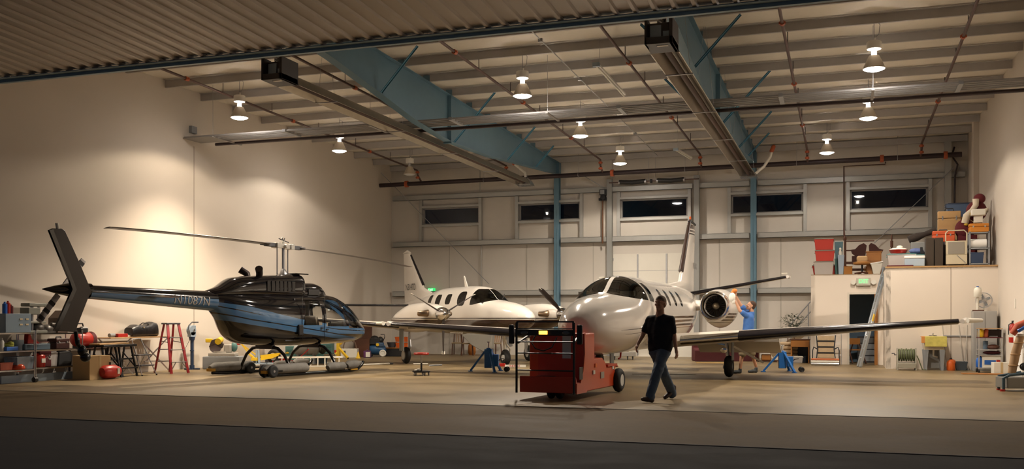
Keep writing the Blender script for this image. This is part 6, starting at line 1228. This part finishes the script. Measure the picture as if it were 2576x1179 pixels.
# office interior
t = thing('folding_chair', 'brown folding chair seen inside the office doorway', 'chair', (spotY(2152, OY+1.0).x+.02, OY+.95, 0), .4)
for s_ in (-1, 1): obj('leg', MB().bar((s_*.22, -.25, 0), (s_*.2, .2, .62), .03, .03), DWOOD, t); obj('leg', MB().bar((s_*.2, .25, 0), (s_*.2, -.2, .62), .03, .03), DWOOD, t)
obj('seat', MB().b2((-.22, -.2, .42), (.22, .2, .45)), MWOOD, t); obj('backrest', MB().b2((-.22, .2, .6), (.22, .22, .8)), MWOOD, t)
t = thing('drawer_unit', 'dark drawer unit at the right inside the office doorway', 'drawers', (dx1-.3, OY+1.7, 0)); obj('case', MB().b2((-.25, -.2, 0), (.3, .2, .85)), DGREY, t)
for k in range(4): obj('drawer', MB().b2((-.22, -.22, .05+k*.2), (.27, -.2, .21+k*.2)), GREY, t)
# exit signs
EXG = mat('exit_green', (.1, .8, .2), .4, emit=(.1, .8, .2), estr=.7)
q = onY(2172, 708, OY-.06); t = thing('exit_sign', 'white exit sign with green letters and twin lamp heads above the office door', 'exit sign', q)
obj('housing', MB().b2((-.21, -.04, -.13), (.21, .055, .12)), mat('sign_beige', (.5, .46, .38), .5), t, .015); obj('face', MB().b2((-.15, -.05, -.07), (.15, -.04, .09)), mat('sign_face_green', (.45, .5, .38), .5, emit=(.3, .5, .3), estr=.12), t); text('lettering', 'EXIT', .17, EXG, t, (0, -.053, .01), (HP, 0, 0), .001, .8)
for s_ in (-1, 1): obj('lamp_head', MB().cyl((s_*.3, -.05, -.02), (s_*.3, .04, -.02), .075, n=18), OFFW, t)
for s_ in (-1, 1): obj('lamp_arm', MB().b2((min(s_*.2, s_*.26), -.01, -.04), (max(s_*.2, s_*.26), .03, 0)), OFFW, t)
q = onY(1084, 729, YB-.16); t = thing('exit_sign', 'small glowing green exit sign on the back wall behind the turboprop fin', 'exit sign', q); obj('plate', MB().b2((-.13, -.02, -.075), (.13, .15, .075)), mat('exit_green_plate', (.02, .25, .06), .5, emit=(.03, .7, .15), estr=.5), t); text('lettering', 'EXIT', .14, mat('exit_pale', (.6, 1, .6), .5, emit=(.5, 1, .5), estr=1.2), t, (0, -.023, 0), (HP, 0, 0), .001, .75)
# leaning aluminium ladder
a, b = onY(2158, 921, 31.2), onY(2226, 672, 29.75); t = thing('extension_ladder', 'tall aluminium ladder leaning on the office corner in front of the doorway', 'ladder', (a.x, 31.0, 0))
top = Vector((onY(2224, 672, OY-.12).x-a.x, OY-.14-31.0, 3.0)); off = Vector((.06, -.42, 0))
for k in (0, 1):
    o_ = off*k; obj('rail', MB().bar(o_, top+o_, .045, .09), mat('ladder_blue_alu', (.5, .56, .62), .25, .85), t)
for k in range(1, 11): v = top*(k/11); obj('rung', MB().cyl(v, v+off, .016), ALU, t)
for q_ in (.3, .56): v = top*q_; obj('bracket', MB().box(v+off*.5, (.1, .4, .07)), ALU, t, .01)
obj('caution_label', MB().bar(top*.45+off*1.05, top*.52+off*1.05, .02, .07), YEL, t)
# hose reel, sink, jug, tub along the office side box
cx, w, z0, h = fitY(2253, 2308, 876, 931, BY-.5); t = thing('hose_reel', 'grey hose reel cart wound with green hose by the office box', 'hose reel', (cx, BY-.45, 0)); BG = mat('reel_beige', (.30, .28, .22), .5)
for s_ in (-1, 1): obj('side_frame', MB().prism([(-.25, 0), (.25, 0), (.12, .58), (-.08, .62)], s_*w*.42-.02, s_*w*.42+.02, 'yz'), BG, t, .01)
m = MB(); 
for k in range(7): m.torus((-w*.33+k*w*.11, 0, .42), .15+.012*(k % 2), .024, 'x', 24, 8)
obj('hose', m, mat('hose_green', (.10, .12, .05), .6), t); obj('drum', MB().cyl((-w*.38, 0, .42), (w*.38, 0, .42), .12), BG, t); obj('tray', MB().b2((-w*.42, -.25, .06), (w*.42, .22, .2)), BG, t, .01); obj('crank', MB().tube([(-w*.42, 0, .42), (-w*.55, 0, .42), (-w*.55, -.05, .46), (-w*.68, -.05, .46)], .014, 8), DGREY, t)
m = MB(); m.tube([(w*.42, -.1, .45), (w*.55, -.1, .3), (w*.72, -.1, .02), (w*.9, -.1, .02)], .014, 8); obj('hose_tail', m, mat('hose_green', (.10, .12, .05), .6), t)
cx, w, z0, h = fitY(2322, 2376, 855, 930, BY-.4); t = thing('utility_sink', 'cream utility sink on splayed grey legs with a towel over the rim', 'sink', (cx, BY-.3, 0)); SB = mat('sink_cream', (.55, .48, .36), .5)
m = MB(); m.taper((0, 0, .56), (w*.9, .42), (w, .52), .34); obj('basin', m, SB, t, .02); obj('rim', MB().b2((-w*.53, -.28, .88), (w*.53, .28, .92)), SB, t, .01)
for s_ in (-1, 1):
    for y in (-.18, .18): obj('leg', MB().taper((s_*w*.38, y, 0), (.06, .05), (.14, .06), .57), GREY, t)
m = MB(); m.tube([(0, .2, .92), (0, .2, 1.02), (0, .02, 1.02), (0, .0, .98)], .015, 8); m.cyl((-.1, .2, .95), (.1, .2, .95), .02); obj('faucet', m, CHROME, t); obj('drain_pipe', MB().tube([(0, 0, .56), (0, 0, .4), (.1, .1, .36), (.1, .25, .36)], .025, 8), OFFW, t); obj('splash_panel', MB().b2((-w*.3, .2, .05), (w*.35, .22, .55)), mat('panel_grey', (.25, .25, .24), .6), t)
one('towel', 'yellow stained towel hanging over the front of the sink', 'towel', MB().b2((-.26, -.30, .66), (.30, -.285, .935)).b2((-.26, -.3, .925), (.30, .1, .94)), mat('towel_yellow', (.55, .48, .12), .95, 0, .5, 6), (cx+.02, BY-.3, 0), 0, .006)
one('towel', 'small orange cloth at the left rim of the sink', 'cloth', MB().b2((-.06, -.30, .76), (.03, -.285, .935)).b2((-.06, -.3, .925), (.03, .1, .94)), mat('cloth_orange', (.6, .25, .06), .9), (cx-.27, BY-.3, 0), 0, .006)
jug('orange detergent jug on the floor right of the sink', .11, .33, ORA, BLACK, (onY(2392, 920, BY-.35).x, BY-.35, 0)); cx, w, z0, h = fitY(2400, 2432, 908, 931, BY-.25)
bin_('slate grey tub beside the orange jug', w, .28, .28, mat('slate_tub', (.06, .075, .09), .5), GREY, (cx+.02, BY-.2, 0), lid=False, taper=.75)
for k, (x0, x1) in enumerate(((2370, 2382), (2412, 2425), (2433, 2428))):
    a, b = onY(x0, 850, BY-.04), onY(x1, 925, BY-.2); t = thing('broom', ['broom handle leaning left of the orange jug', 'long thin broom leaning above the slate tub', 'rightmost thin broom by the grey cabinet'][k], 'broom', (b.x, b.y, 0)); obj('handle', MB().cyl((0, 0, .05), (a.x-b.x, .12, 1.25), .012, n=8), mat('broom_grey', (.42, .38, .33), .6), t); obj('bristles', MB().taper((0, 0, 0), (.2, .04), (.08, .03), .1), GREY, t)
one('wall_shelf', 'thin long shelf rail on the office wall above the tub', 'rail', MB().b2((0, 0, 0), (onY(2450, 846, BY).x-onY(2372, 846, BY).x, .04, .03)), GREY, (onY(2372, 846, BY).x, BY-.04, onY(2400, 846, BY).z))
# tall grey cabinet with fan and clutter, cart in front
cx, w, z0, h = fitY(2446, 2506, 782, 936, BY-.3); t = thing('metal_cabinet', 'tall pale grey metal cabinet in the front right corner of the office wall', 'cabinet', (cx, BY-.27, 0)); ch_ = onY(2475, 782, BY-.3).z
obj('body', MB().b2((-w/2, -.22, 0), (w/2, .22, ch_)), mat('cabinet_grey', (.36, .35, .33), .5, .1), t, .008); obj('door', MB().b2((-w/2+.02, -.235, .05), (-.01, -.22, ch_-.04)), mat('cabinet_grey', (.36, .35, .33), .5, .1), t); obj('door', MB().b2((.01, -.235, .05), (w/2-.02, -.22, ch_-.04)), mat('cabinet_grey', (.36, .35, .33), .5, .1), t)
t = thing('desk_fan', 'pale round desk fan on top of the grey cabinet', 'fan', (cx-.0, BY-.27, ch_)); m = MB(); m.torus((0, -.05, .3), .2, .012, 'y', 28, 6); m.torus((0, .05, .3), .2, .012, 'y', 28, 6)
for k in range(16): a = PI*k/16; x, z = .2*math.cos(a), .2*math.sin(a); m.cyl((-x, -.06, .3-z), (x, -.06, .3+z), .004, n=5)
obj('grille', m, ALU, t); obj('stand', MB().cyl((0, .02, 0), (0, .02, .2), .02).cyl((0, 0, 0), (0, 0, .02), .1), OFFW, t)
for k in range(4): obj('fan_blade', MB().box((.09*math.cos(k*HP+.4), 0, .3+.09*math.sin(k*HP+.4)), (.15, .01, .08), (.4, -k*HP-.4, 0)), LBLUE, t)
q = onY(2458, 740, BY-.25); one('shelf_bracket', 'small brown stand left of the desk fan', 'stand', MB().b2((-.14, -.1, 0), (.14, .1, .03)), DWOOD, (cx-.16, BY-.36, ch_), 0)
jug('cream jug hung above the desk fan', .10, .28, OFFW, BLU, (cx-.17, BY-.36, ch_+.40)); one('jug_stand', 'thin white pedestal carrying the cream jug', 'stand', MB().cyl((0, 0, 0), (0, 0, .35), .03).b2((-.1, -.08, .35), (.1, .08, .37)), OFFW, (cx-.17, BY-.36, ch_+.03))
# utility cart
cx, w, z0, h = fitY(2458, 2522, 830, 945, 28.6); t = thing('utility_cart', 'tall wheeled cart of bottles and boxes in front of the grey cabinet', 'cart', (cx, 28.7, 0))
for s_ in (-1, 1):
    for y in (-.22, .22): obj('post', MB().cyl((s_*w*.45, y, .08), (s_*w*.45, y, 1.16), .016), ALU, t); obj('caster', MB().cyl((s_*w*.45-.02, y, .05), (s_*w*.45+.02, y, .05), .05), BLACK, t)
for z, m_ in ((.12, ALU), (.46, ALU), (.60, ALU), (.92, MAROON), (1.16, WOOD)): obj('shelf', MB().b2((-w*.48, -.24, z), (w*.48, .24, z+.02)), m_, t)
loc = t.location
def on(z, x, y=0): return (loc.x+x*w, loc.y+y, z)
one('box', 'white box with blue and red print on the bottom of the cart', 'box', MB().b2((-.22, -.16, 0), (.22, .16, .30)).b2((-.23, -.17, .3), (.23, .17, .315)), OFFW, on(.14, .05, -.04), 0, .005)
one('box_print', 'blue printed panel on the front of the white box', 'panel', MB().b2((-.17, -.006, 0), (.1, 0, .12)), BLU, on(.22, .05, -.202)); one('box_print', 'red printed patch on the front of the white box', 'panel', MB().b2((0, -.006, 0), (.09, 0, .15)), RED, on(.2, .24, -.202))
jug('blue water bottle at the left end of the cart bottom', .1, .30, BLU, BLU, on(.14, -.38, -.05)); one('cloth', 'dark red cloth on the middle shelf of the cart', 'cloth', MB().ell((0, 0, .05), (.22, .14, .05)), MAROON, on(.48, .1, 0)); one('cloth', 'dark brown bundle on the cart above the red cloth', 'cloth', MB().ell((0, 0, .06), (.16, .12, .07)), DWOOD, on(.62, .15, 0))
one('can', 'slate blue can on the cart middle shelf', 'can', MB().cyl((0, 0, 0), (0, 0, .22), .06), mat('slate_blue', (.07, .11, .15), .5), on(.62, -.15, 0)); jug('yellow bottle on the upper shelf of the cart', .07, .23, YEL, OFFW, on(.94, -.35, -.08)); jug('orange-red bottle beside the yellow one on the cart', .06, .24, mat('bottle_red_orange', (.5, .12, .05), .4), BLACK, on(.94, -.14, -.04))
one('box', 'dark brown box at the back of the cart upper shelf', 'box', MB().b2((-.16, -.1, 0), (.16, .1, .2)), mat('box_dark', (.04, .025, .02), .6), on(.94, .22, .1), 0, .01); one('tool_roll', 'low silver tools on the cart upper shelf', 'tools', MB().cyl((-.1, 0, .02), (.1, 0, .02), .02).cyl((-.02, 0, .02), (.1, .05, .02), .018), STEEL, on(.94, .15, -.1))
carton('pale carton on the floor by the cart', .38, .3, .3, (onY(2516, 930, 28.2).x, 28.15, 0), .1, OFFW)
one('doormat', 'flat brown board on the floor in front of the cart', 'board', MB().b2((-.5, -.15, 0), (.5, .15, .03)), MWOOD, (onY(2485, 943, 28.0).x-.15, 27.75, 0), .05, .004)
# fire extinguisher on the right wall
q = onX(2546, 862, XR-.12); t = thing('fire_extinguisher', 'red fire extinguisher with white label on the right wall', 'fire extinguisher', (XR-.11, q.y, onX(2546, 862, XR-.12).z)); 
obj('cylinder', MB().lathe([(.02, 0), (.08, .01), (.085, .04), (.085, .38), (.05, .46), (.025, .48)], n=24), RED, t); obj('label', MB().lathe([(.087, .14), (.087, .30)], n=24, caps=False), OFFW, t); obj('valve', MB().cyl((0, 0, .47), (0, 0, .53), .022).b2((-.02, -.08, .52), (.02, .03, .545)), BLACK, t); obj('hose', MB().tube([(0, -.03, .5), (-.09, -.06, .45), (-.1, -.06, .2)], .012, 8), BLACK, t)
one('wall_plate', 'small pale electrical plate on the right wall', 'electrical plate', MB().b2((-.02, -.05, -.12), (0, .05, .12)), OFFW, (XR, onX(2555, 763, XR).y, onX(2555, 763, XR).z), 0, .004)
# hoist with slings at the right edge
a = ground(2512, 982); d0 = 2467*1.42/180; b0 = W((2576-1288)/F*19.5, 19.5)
t = thing('floor_crane', 'low grey floor crane with tan padded post and slings at the right edge', 'crane', a, YAW)
obj('base_box', MB().b2((.06, -.25, .06), (1.3, .25, .27)), mat('crane_grey', (.22, .21, .19), .5), t, .01)
m = MB(); m.tube([(.0, -.2, .02), (.0, -.2, .26), (.12, -.2, .32), (.55, -.2, .36)], .03, 8); m.tube([(.1, .2, .02), (.1, .2, .28), (.5, .1, .36)], .03, 8); obj('frame', m, mat('crane_teal', (.03, .07, .10), .4), t); m = MB(); m.cyl((-.02, -.2, .0), (-.02, -.2, .04), .05); m.cyl((.1, .2, 0), (.1, .2, .03), .04); obj('foot', m, RED, t)
m = MB(); m.tube([(.26, 0, .34), (.34, 0, .75), (.44, 0, 1.1)], [.075, .085, .075], 12); obj('padded_post', m, mat('pad_tan', (.40, .25, .13), .7), t)
for z, x in ((.5, .29), (.72, .335), (.95, .40)): obj('band', MB().torus((x, 0, z), .085, .012, 'z', 20, 6), WOOD, t)
m = MB(); m.tube([(.24, -.06, 1.12), (.34, -.1, 1.28), (.52, -.1, 1.36), (.75, -.05, 1.36)], [.06, .08, .07, .05], 10); obj('orange_sling', m, mat('sling_orange', (.5, .09, .04), .6), t); m = MB(); m.tube([(.3, -.16, 1.18), (.42, -.2, 1.26), (.62, -.18, 1.3), (.8, -.1, 1.32)], .035, 10); obj('blue_sling', m, BLU, t)
m = MB(); m.ell((.5, -.1, .48), (.13, .1, .09)); m.ell((.65, 0, .42), (.12, .1, .1)); obj('motor', m, mat('pump_black', (.015, .015, .015), .45), t); obj('cap', MB().cyl((.44, 0, 1.08), (.44, 0, 1.13), .1), OFFW, t)
t = thing('white_cart', 'white two-shelf cart cut off by the right edge', 'cart', W((2576-1288)/F*22.6+.1, 22.6), YAW)
for z in (.35, .75, 1.15): obj('shelf', MB().b2((-.25, -.2, z), (.5, .2, z+.03)), WHITE, t)
for x in (-.24, .48): obj('side', MB().b2((x, -.2, .05), (x+.03, .2, 1.2)), WHITE, t)
one('cloth', 'blue cloth on the white cart at the right edge', 'cloth', MB().ell((0, 0, .05), (.2, .12, .05)), BLU, t.location+Vector((-.05, 0, .78)), YAW)
one('bucket', 'white plastic bucket on the lower shelf of the white cart', 'bucket', MB().lathe([(.1, 0), (.13, .24), (.135, .25)], n=20), OFFW, t.location+Vector((0, 0, .38)))
# ------------------------------------------------------------------ storage on top of the office boxes
ZL, ZR_ = OT+.02, BT+.047
def mzY(x0, x1, y0, y1, Y):
    cx, w, z0, h = fitY(x0, x1, y0, y1, Y); return cx, w, h
RB_, LID = mat('bin_red', (.50, .045, .03), .45), mat('lid_olive_grey', (.22, .20, .16), .5)
Y0 = OY+.3
cx, w, h = mzY(2047, 2098, 657, 691, Y0); hh = h; bin_('cloudy grey bin at the bottom of the left storage stack', w, .4, h, CLEAR, LID, (cx, Y0, ZL)); z = ZL+h
cx2, w2, h2 = mzY(2050, 2100, 629, 657, Y0); bin_('red storage bin in the middle of the left stack', w2, .4, h2, RB_, LID, (cx2, Y0, z), group='red storage bins'); z += h2
bin_('red storage bin on top of the left stack', w2, .4, h2+.02, RB_, LID, (cx2-.02, Y0, z), group='red storage bins')
bin_('red bin half hidden behind the cloudy grey bin', .8, .4, .34, RB_, LID, (cx+.03, Y0+.46, ZL))
cx, w, h = mzY(2100, 2120, 606, 692, Y0+.2)
t = thing('laundry_basket', 'teal upright basket right of the red bins on the deck', 'basket', (cx, Y0+.25, ZL)); obj('lower_tub', MB().taper((0, 0, 0), (.2, .3), (.26, .34), .52), TEAL, t, .01); obj('upper_tub', MB().taper((0, 0, .52), (.2, .3), (.26, .34), h*.97-.52), mat('teal_light', (.10, .2, .24), .5), t, .01)
one('tub', 'light blue narrow bin in front of the bed post', 'bin', MB().taper((0, 0, 0), (.14, .2), (.2, .26), .62), LBLUE, (onY(2114, 690, Y0).x+.02, Y0-.02, ZL), 0, .01)
one('bottle', 'tiny cream figurine bottle on the light blue bin', 'bottle', MB().lathe([(.05, 0), (.05, .1), (.03, .14), (.04, .2), (.01, .24)], n=14), OFFW, (onY(2112, 690, Y0).x+.02, Y0-.02, ZL+.62))
one('bucket', 'bright red bucket at the foot of the bed post', 'bucket', MB().lathe([(.1, 0), (.13, .27), (.14, .28)], n=20), RED, (onY(2120, 690, Y0).x+.02, Y0-.22+.15+.26, ZL))
# bed frame
cx, w, h = mzY(2126, 2270, 585, 692, Y0+.35)
t = thing('bed_headboard', 'dark carved wooden bed headboard with tall thin posts on the deck', 'headboard', (cx-w/2, Y0+.6, ZL))
m = MB(); m.cyl((0, 0, 0), (0, 0, 1.15), .04, .035); m.ell((0, 0, 1.18), (.05, .05, .08)); m.cyl((0, 0, 1.2), (-.03, 0, 1.52), .018, .012); obj('post', m, DWOOD, t)
m = MB(); m.cyl((w*.83, .3, 0), (w*.83, .3, 1.3), .03, .02); m.cyl((w*.83, .3, .9), (w*.83, .3, 1.1), .045); obj('post', m, DWOOD, t); obj('canopy_rail', MB().cyl((0, 0, 1.1), (w*.52, .1, 1.1), .02), DWOOD, t); obj('canopy_rail', MB().cyl((0, 0, .80), (w*.3, .1, .80), .02), DWOOD, t)
m = MB(); m.prism([(w*.1, .82), (w*.18, .84), (w*.25, .97), (w*.33, 1.03), (w*.385, .95), (w*.36, .62), (w*.2, .58), (w*.12, .7)], -.02, .02); m.prism([(w*.42, .95), (w*.46, 1.03), (w*.54, .96), (w*.60, .84), (w*.68, .8), (w*.62, .6), (w*.43, .60)], -.02, .02); m.b2((w*.12, -.02, .35), (w*.62, .02, .62)); obj('carved_crest', m, mat('mahogany', (.06, .015, .01), .3), t, .008)
obj('side_rail', MB().b2((0, -.03, .36), (w*.35, .0, .44)), DWOOD, t); obj('side_rail', MB().b2((0, -.03, .14), (w*.35, .0, .22)), DWOOD, t)
# nightstand and chair, lamp shade hat-like seat
one('nightstand', 'honey wood nightstand behind the tan seat on the deck', 'nightstand', MB().b2((-.22, -.2, 0), (.22, .2, .70)).b2((-.19, -.215, .42), (.19, -.2, .62)).b2((-.24, -.22, .70), (.24, .22, .73)), MWOOD, (onY(2198, 650, Y0+.3).x, Y0+.27, ZL), 0, .006)
cx, w, h = mzY(2148, 2190, 645, 692, Y0-.1); t = thing('swivel_chair', 'tan padded swivel chair on the deck edge', 'chair', (cx, Y0, ZL)); m = MB(); m.lathe([(w*.45, .3), (w*.55, .33), (w*.55, .38), (w*.38, .4)], n=24); obj('seat', m, mat('seat_caramel', (.38, .17, .04), .4), t)
m = MB(); m.b2((-w*.33, -.06, .38), (w*.33, .06, .58)); obj('backrest', m, mat('seat_tan_pad', (.50, .33, .16), .6), t, .05); obj('pedestal', MB().cyl((0, 0, .05), (0, 0, .3), .03), BLACK, t); m = MB()
for k in range(4): a = HP*k+.5; m.bar((0, 0, .07), (w*.5*math.cos(a), w*.5*math.sin(a), .03), .05, .04)
obj('star_base', m, DWOOD, t)
for k, px_ in enumerate((2140, 2182)): one('wooden_box', ['glossy amber wooden box left of the swivel chair base', 'glossy amber wooden box right of the swivel chair base'][k], 'box', MB().b2((-.13, -.12, 0), (.13, .12, .24)).b2((-.14, -.13, .24), (.14, .13, .26)), mat('amber_wood', (.32, .13, .02), .2, coat=.4), (onY(px_, 690, Y0).x+(.06 if k else -.1), Y0+.28 if k else Y0, ZL), .2, .008)
t = thing('wastebasket', 'tilted white wastebasket at the deck corner', 'basket', (onY(2205, 690, Y0).x, Y0-.05, ZL)); m = MB(); m.taper((0, 0, 0), (.2, .2), (.34, .28), .33); obj('tub', m, OFFW, t, .01); obj('rim', MB().box((0, 0, .35), (.38, .3, .04), (0, -.15, 0)), WHITE, t, .01)
# right box: front row at Y = 30.3
Y1 = BY+.38
cx, w, h = mzY(2212, 2282, 633, 668, Y1); cx = max(cx, BXX+.02+w/2-.2)
cx, w, h = mzY(2236, 2284, 636, 668, Y1)
bin_('cloudy bin with teal lid at the left of the right-hand deck', .78, .42, .38, CLEAR, TEAL, (BXX+.42, Y1+.02, ZR_))
bin_('cloudy bin with teal lid behind the blue cooler', .72, .42, .38, CLEAR, TEAL, (BXX+.9, Y1+.5, ZR_))
one('maroon_tray', 'thin dark red tray on the deck edge over the ladder top', 'tray', MB().b2((-.35, -.12, 0), (.35, .12, .03)), MAROON, (BXX+.15+.22, BY+.1, ZR_), 0, .008)
t = thing('roasting_pot', 'red pot with white cloth heap on the left teal lid', 'pot', (BXX+.34, Y1+.02, ZR_+.38)); obj('pot', MB().lathe([(.2, 0), (.25, .1), (.26, .11)], n=28), RED, t); obj('cloth_heap', MB().ell((0, 0, .12), (.24, .18, .05)).ell((.04, 0, .18), (.09, .08, .06)), OFFW, t)
one('cushion', 'blue-white patterned cushion behind the red pot', 'cushion', MB().ell((0, 0, .1), (.2, .12, .08)), mat('cushion_blue', (.12, .16, .35), .8, 0, .5, 9), (BXX+.85, Y1+.5, ZR_+.38))
cx, w, h = mzY(2275, 2325, 642, 668, Y1-.1); t = thing('cooler', 'pale blue cooler with white lid on the deck edge', 'cooler', (cx, Y1-.13, ZR_)); obj('body', MB().b2((-w/2, -.17, 0), (w/2, .12, h*.75)), mat('cooler_blue', (.33, .40, .47), .5), t, .015); obj('lid', MB().b2((-w/2-.01, -.18, h*.75), (w/2+.01, .13, h)), WHITE, t, .015)
# dark foam rolls / carpet and grey sheets
t = thing('rolled_carpet', 'dark brown rolled carpet lying slanted above the teal lids', 'carpet', (BXX+.95, Y1+.62, ZR_)); a = Vector((-.3, 0, .82)); b = Vector((.45, 0, 1.08)); obj('roll', MB().tube([a, a.lerp(b, .3), a.lerp(b, .6), b], [.11, .12, .07, .1], 16), mat('carpet_dark', (.03, .022, .018), .95, 0, .3, 20), t); obj('support_tub', MB().b2((-.25, -.12, .4), (.3, .12, .74)), mat('tub_grey', (.2, .2, .19), .6), t, .02)
one('shoe', 'small black boot on the teal lid under the carpet roll', 'boot', MB().prism([(-.05, 0), (.07, 0), (.06, .06), (.02, .08), (.01, .2), (-.06, .2)], -.04, .04), BLACK, (BXX+1.0, Y1+.34, ZR_+.38), 0, .01)
for k, (x0, x1, y0) in enumerate(((2328, 2348, 596), (2350, 2371, 596))):
    cx, w, h = mzY(x0, x1, y0, 668, Y1); one('foam_panel', ['dark brown upright panel next to the cooler', 'dark brown upright panel next to the cream trolley'][k], 'panel', MB().b2((-w/2, -.25, 0), (w/2, .25, .8)), mat('foam_brown', (.045, .032, .022), .95), (cx, Y1+.05, ZR_), 0, .01)
# cream trolley crate
cx, w, h = mzY(2379, 2432, 578, 667, Y1-.1); t = thing('radiator_trolley', 'cream metal heater on small wheels with hoop handle on the deck', 'heater', (cx, Y1-.1, ZR_)); CR = mat('heater_cream', (.50, .43, .30), .5)
m = MB(); m.b2((-w/2, -.12, .04), (w/2, .12, .3)); m.b2((-w/2, -.12, .3), (w/2, .12, h*.7)); obj('body', m, CR, t, .01); obj('grille', MB().b2((-w/2+.05, -.13, .33), (w/2-.07, -.12, h*.67)), mat('grille_grey', (.24, .21, .17), .5), t)
obj('hoop_handle', MB().tube([(-w/2, 0, h*.6), (-w/2, 0, h*.93), (-w/2+.07, 0, h), (w/2-.07, 0, h), (w/2, 0, h*.93), (w/2, 0, h*.6)], .018, 8), CR, t); obj('diagonal_rod', MB().bar((0, -.14, .3), (w*.42, -.14, .08), .008, .012), GREY, t)
for x in (-w*.4, w*.4): obj('wheel', MB().cyl((x-.015, 0, .022), (x+.015, 0, .022), .022), GREY, t)
# orange case and tan suitcase behind
cx, w, h = mzY(2346, 2400, 575, 600, Y1+.55); bx = cx
one('carton_stack_base', 'dark wardrobe box behind the cream heater', 'box', MB().b2((-.45, -.2, 0), (.4, .2, .72)), mat('wardrobe_dark', (.05, .04, .05), .7), (bx+.05, Y1+.62, ZR_), 0, .01)
case_('orange-red hard suitcase lying behind the cream heater', .60, .3, .36, mat('suitcase_orange', (.62, .10, .03), .35), (bx, Y1+.58, ZR_+.72), 0, 'suitcase', 'suitcase', DGREY)
cx, w, h = mzY(2360, 2412, 530, 580, Y1+.75); case_('tall tan suitcase standing on the stack at the deck back', .62, .2, .66, mat('suitcase_tan', (.50, .31, .13), .5), (cx+.05, Y1+1.1, ZR_+1.08), 0, 'suitcase', 'suitcase'); one('carton_stack_base', 'plain carton pile beneath the tall tan suitcase', 'box', MB().b2((-.4, -.15, 0), (.4, .2, 1.08)), CARD, (cx+.05, Y1+1.1, ZR_))
bin_('large blue tote at the very top of the storage pile', .85, .42, .42, mat('tote_blue', (.07, .11, .19), .5), mat('tote_lid_navy', (.02, .03, .06), .5), (cx+.42, Y1+1.62, ZR_+1.52), 0, taper=.8); one('carton_stack_base', 'tall brown carton pile under the blue tote', 'box', MB().b2((-.42, -.2, 0), (.42, .2, 1.52)), CARD, (cx+.42, Y1+1.62, ZR_))
one('framed_board', 'brown thin shelf board sticking out left of the blue tote', 'board', MB().b2((-.3, -.1, 0), (.3, .1, .03)), DWOOD, (cx-.15, Y1+1.6, ZR_+1.98-.02-.0)) if 0 else None
# metal shelf at the right end
cx, w, h = mzY(2437, 2487, 588, 668, Y1); t = thing('metal_shelf', 'grey metal shelf at the right end of the deck', 'shelving', (cx, Y1+.05, ZR_))
for s_ in (-1, 1):
    for y in (-.2, .2): obj('post', MB().b2((s_*w*.48-.02, y-.02, 0), (s_*w*.48+.02, y+.02, .95)), GREY, t)
for z in (.03, .46, .90): obj('shelf', MB().b2((-w*.5, -.22, z), (w*.5, .22, z+.03)), GREY, t)
case_('orange hard case with silver latches on the grey metal shelf', w*.98, .36, .28, mat('case_orange', (.55, .20, .02), .4), (cx, Y1+.05, ZR_+.93), 0)
one('white_drum', 'white plastic roll on the middle of the metal shelf', 'roll', MB().cyl((-w*.42, 0, .13), (w*.38, 0, .13), .13), WHITE, (cx, Y1, ZR_+.49)); bin_('dark blue bin on the bottom of the metal shelf', w*.7, .36, .34, NAVY, NAVY, (cx-.06, Y1, ZR_+.06), lid=False)
one('black_basin', 'black curved basin under the orange case', 'basin', MB().ell((0, 0, .05), (w*.4, .16, .05)), BLACK, (cx, Y1, ZR_+.75)) if 0 else None
t = thing('planter', 'cream square planter on a short foot above the orange case', 'planter', (cx+.0, Y1+.1, ZR_+1.21)); obj('foot', MB().b2((-.11, -.1, 0), (.11, .1, .2)), OFFW, t, .01); obj('bowl', MB().b2((-.18, -.15, .2), (.18, .15, .38)), OFFW, t, .02)
# plush decoration: plain dark red and cream stuffed figure
t = thing('plush_bundle', 'dark red and cream plush bundle slumped beside the blue tote', 'plush toy', (cx-.18, Y1+.62, ZR_)); PR = mat('plush_red', (.10, .008, .012), .9); PC = mat('plush_cream', (.6, .52, .4), .9)
obj('lower_body', MB().ell((-.1, 0, 1.08), (.28, .22, .3)).b2((-.3, -.15, 0), (.2, .15, .9)), PR, t); obj('upper_body', MB().ell((.2, .05, 1.6), (.28, .18, .3)).ell((.28, .05, 1.95), (.16, .14, .15)), PR, t); m = MB(); m.tube([(-.12, -.15, 1.25), (-.08, -.18, 1.45), (.06, -.16, 1.6), (.16, -.15, 1.75), (.16, -.14, 1.92)], [.1, .1, .07, .08, .09], 12); m.ell((.43, 0, 1.6), (.08, .08, .08)); obj('cream_trim', m, PC, t); m = MB(); m.ell((0, -.22, 1.5), (.06, .04, .05)); m.ell((-.1, -.22, 1.2), (.06, .04, .04)); obj('gold_bow', m, mat('gold_ribbon', (.6, .4, .05), .35, .4), t)
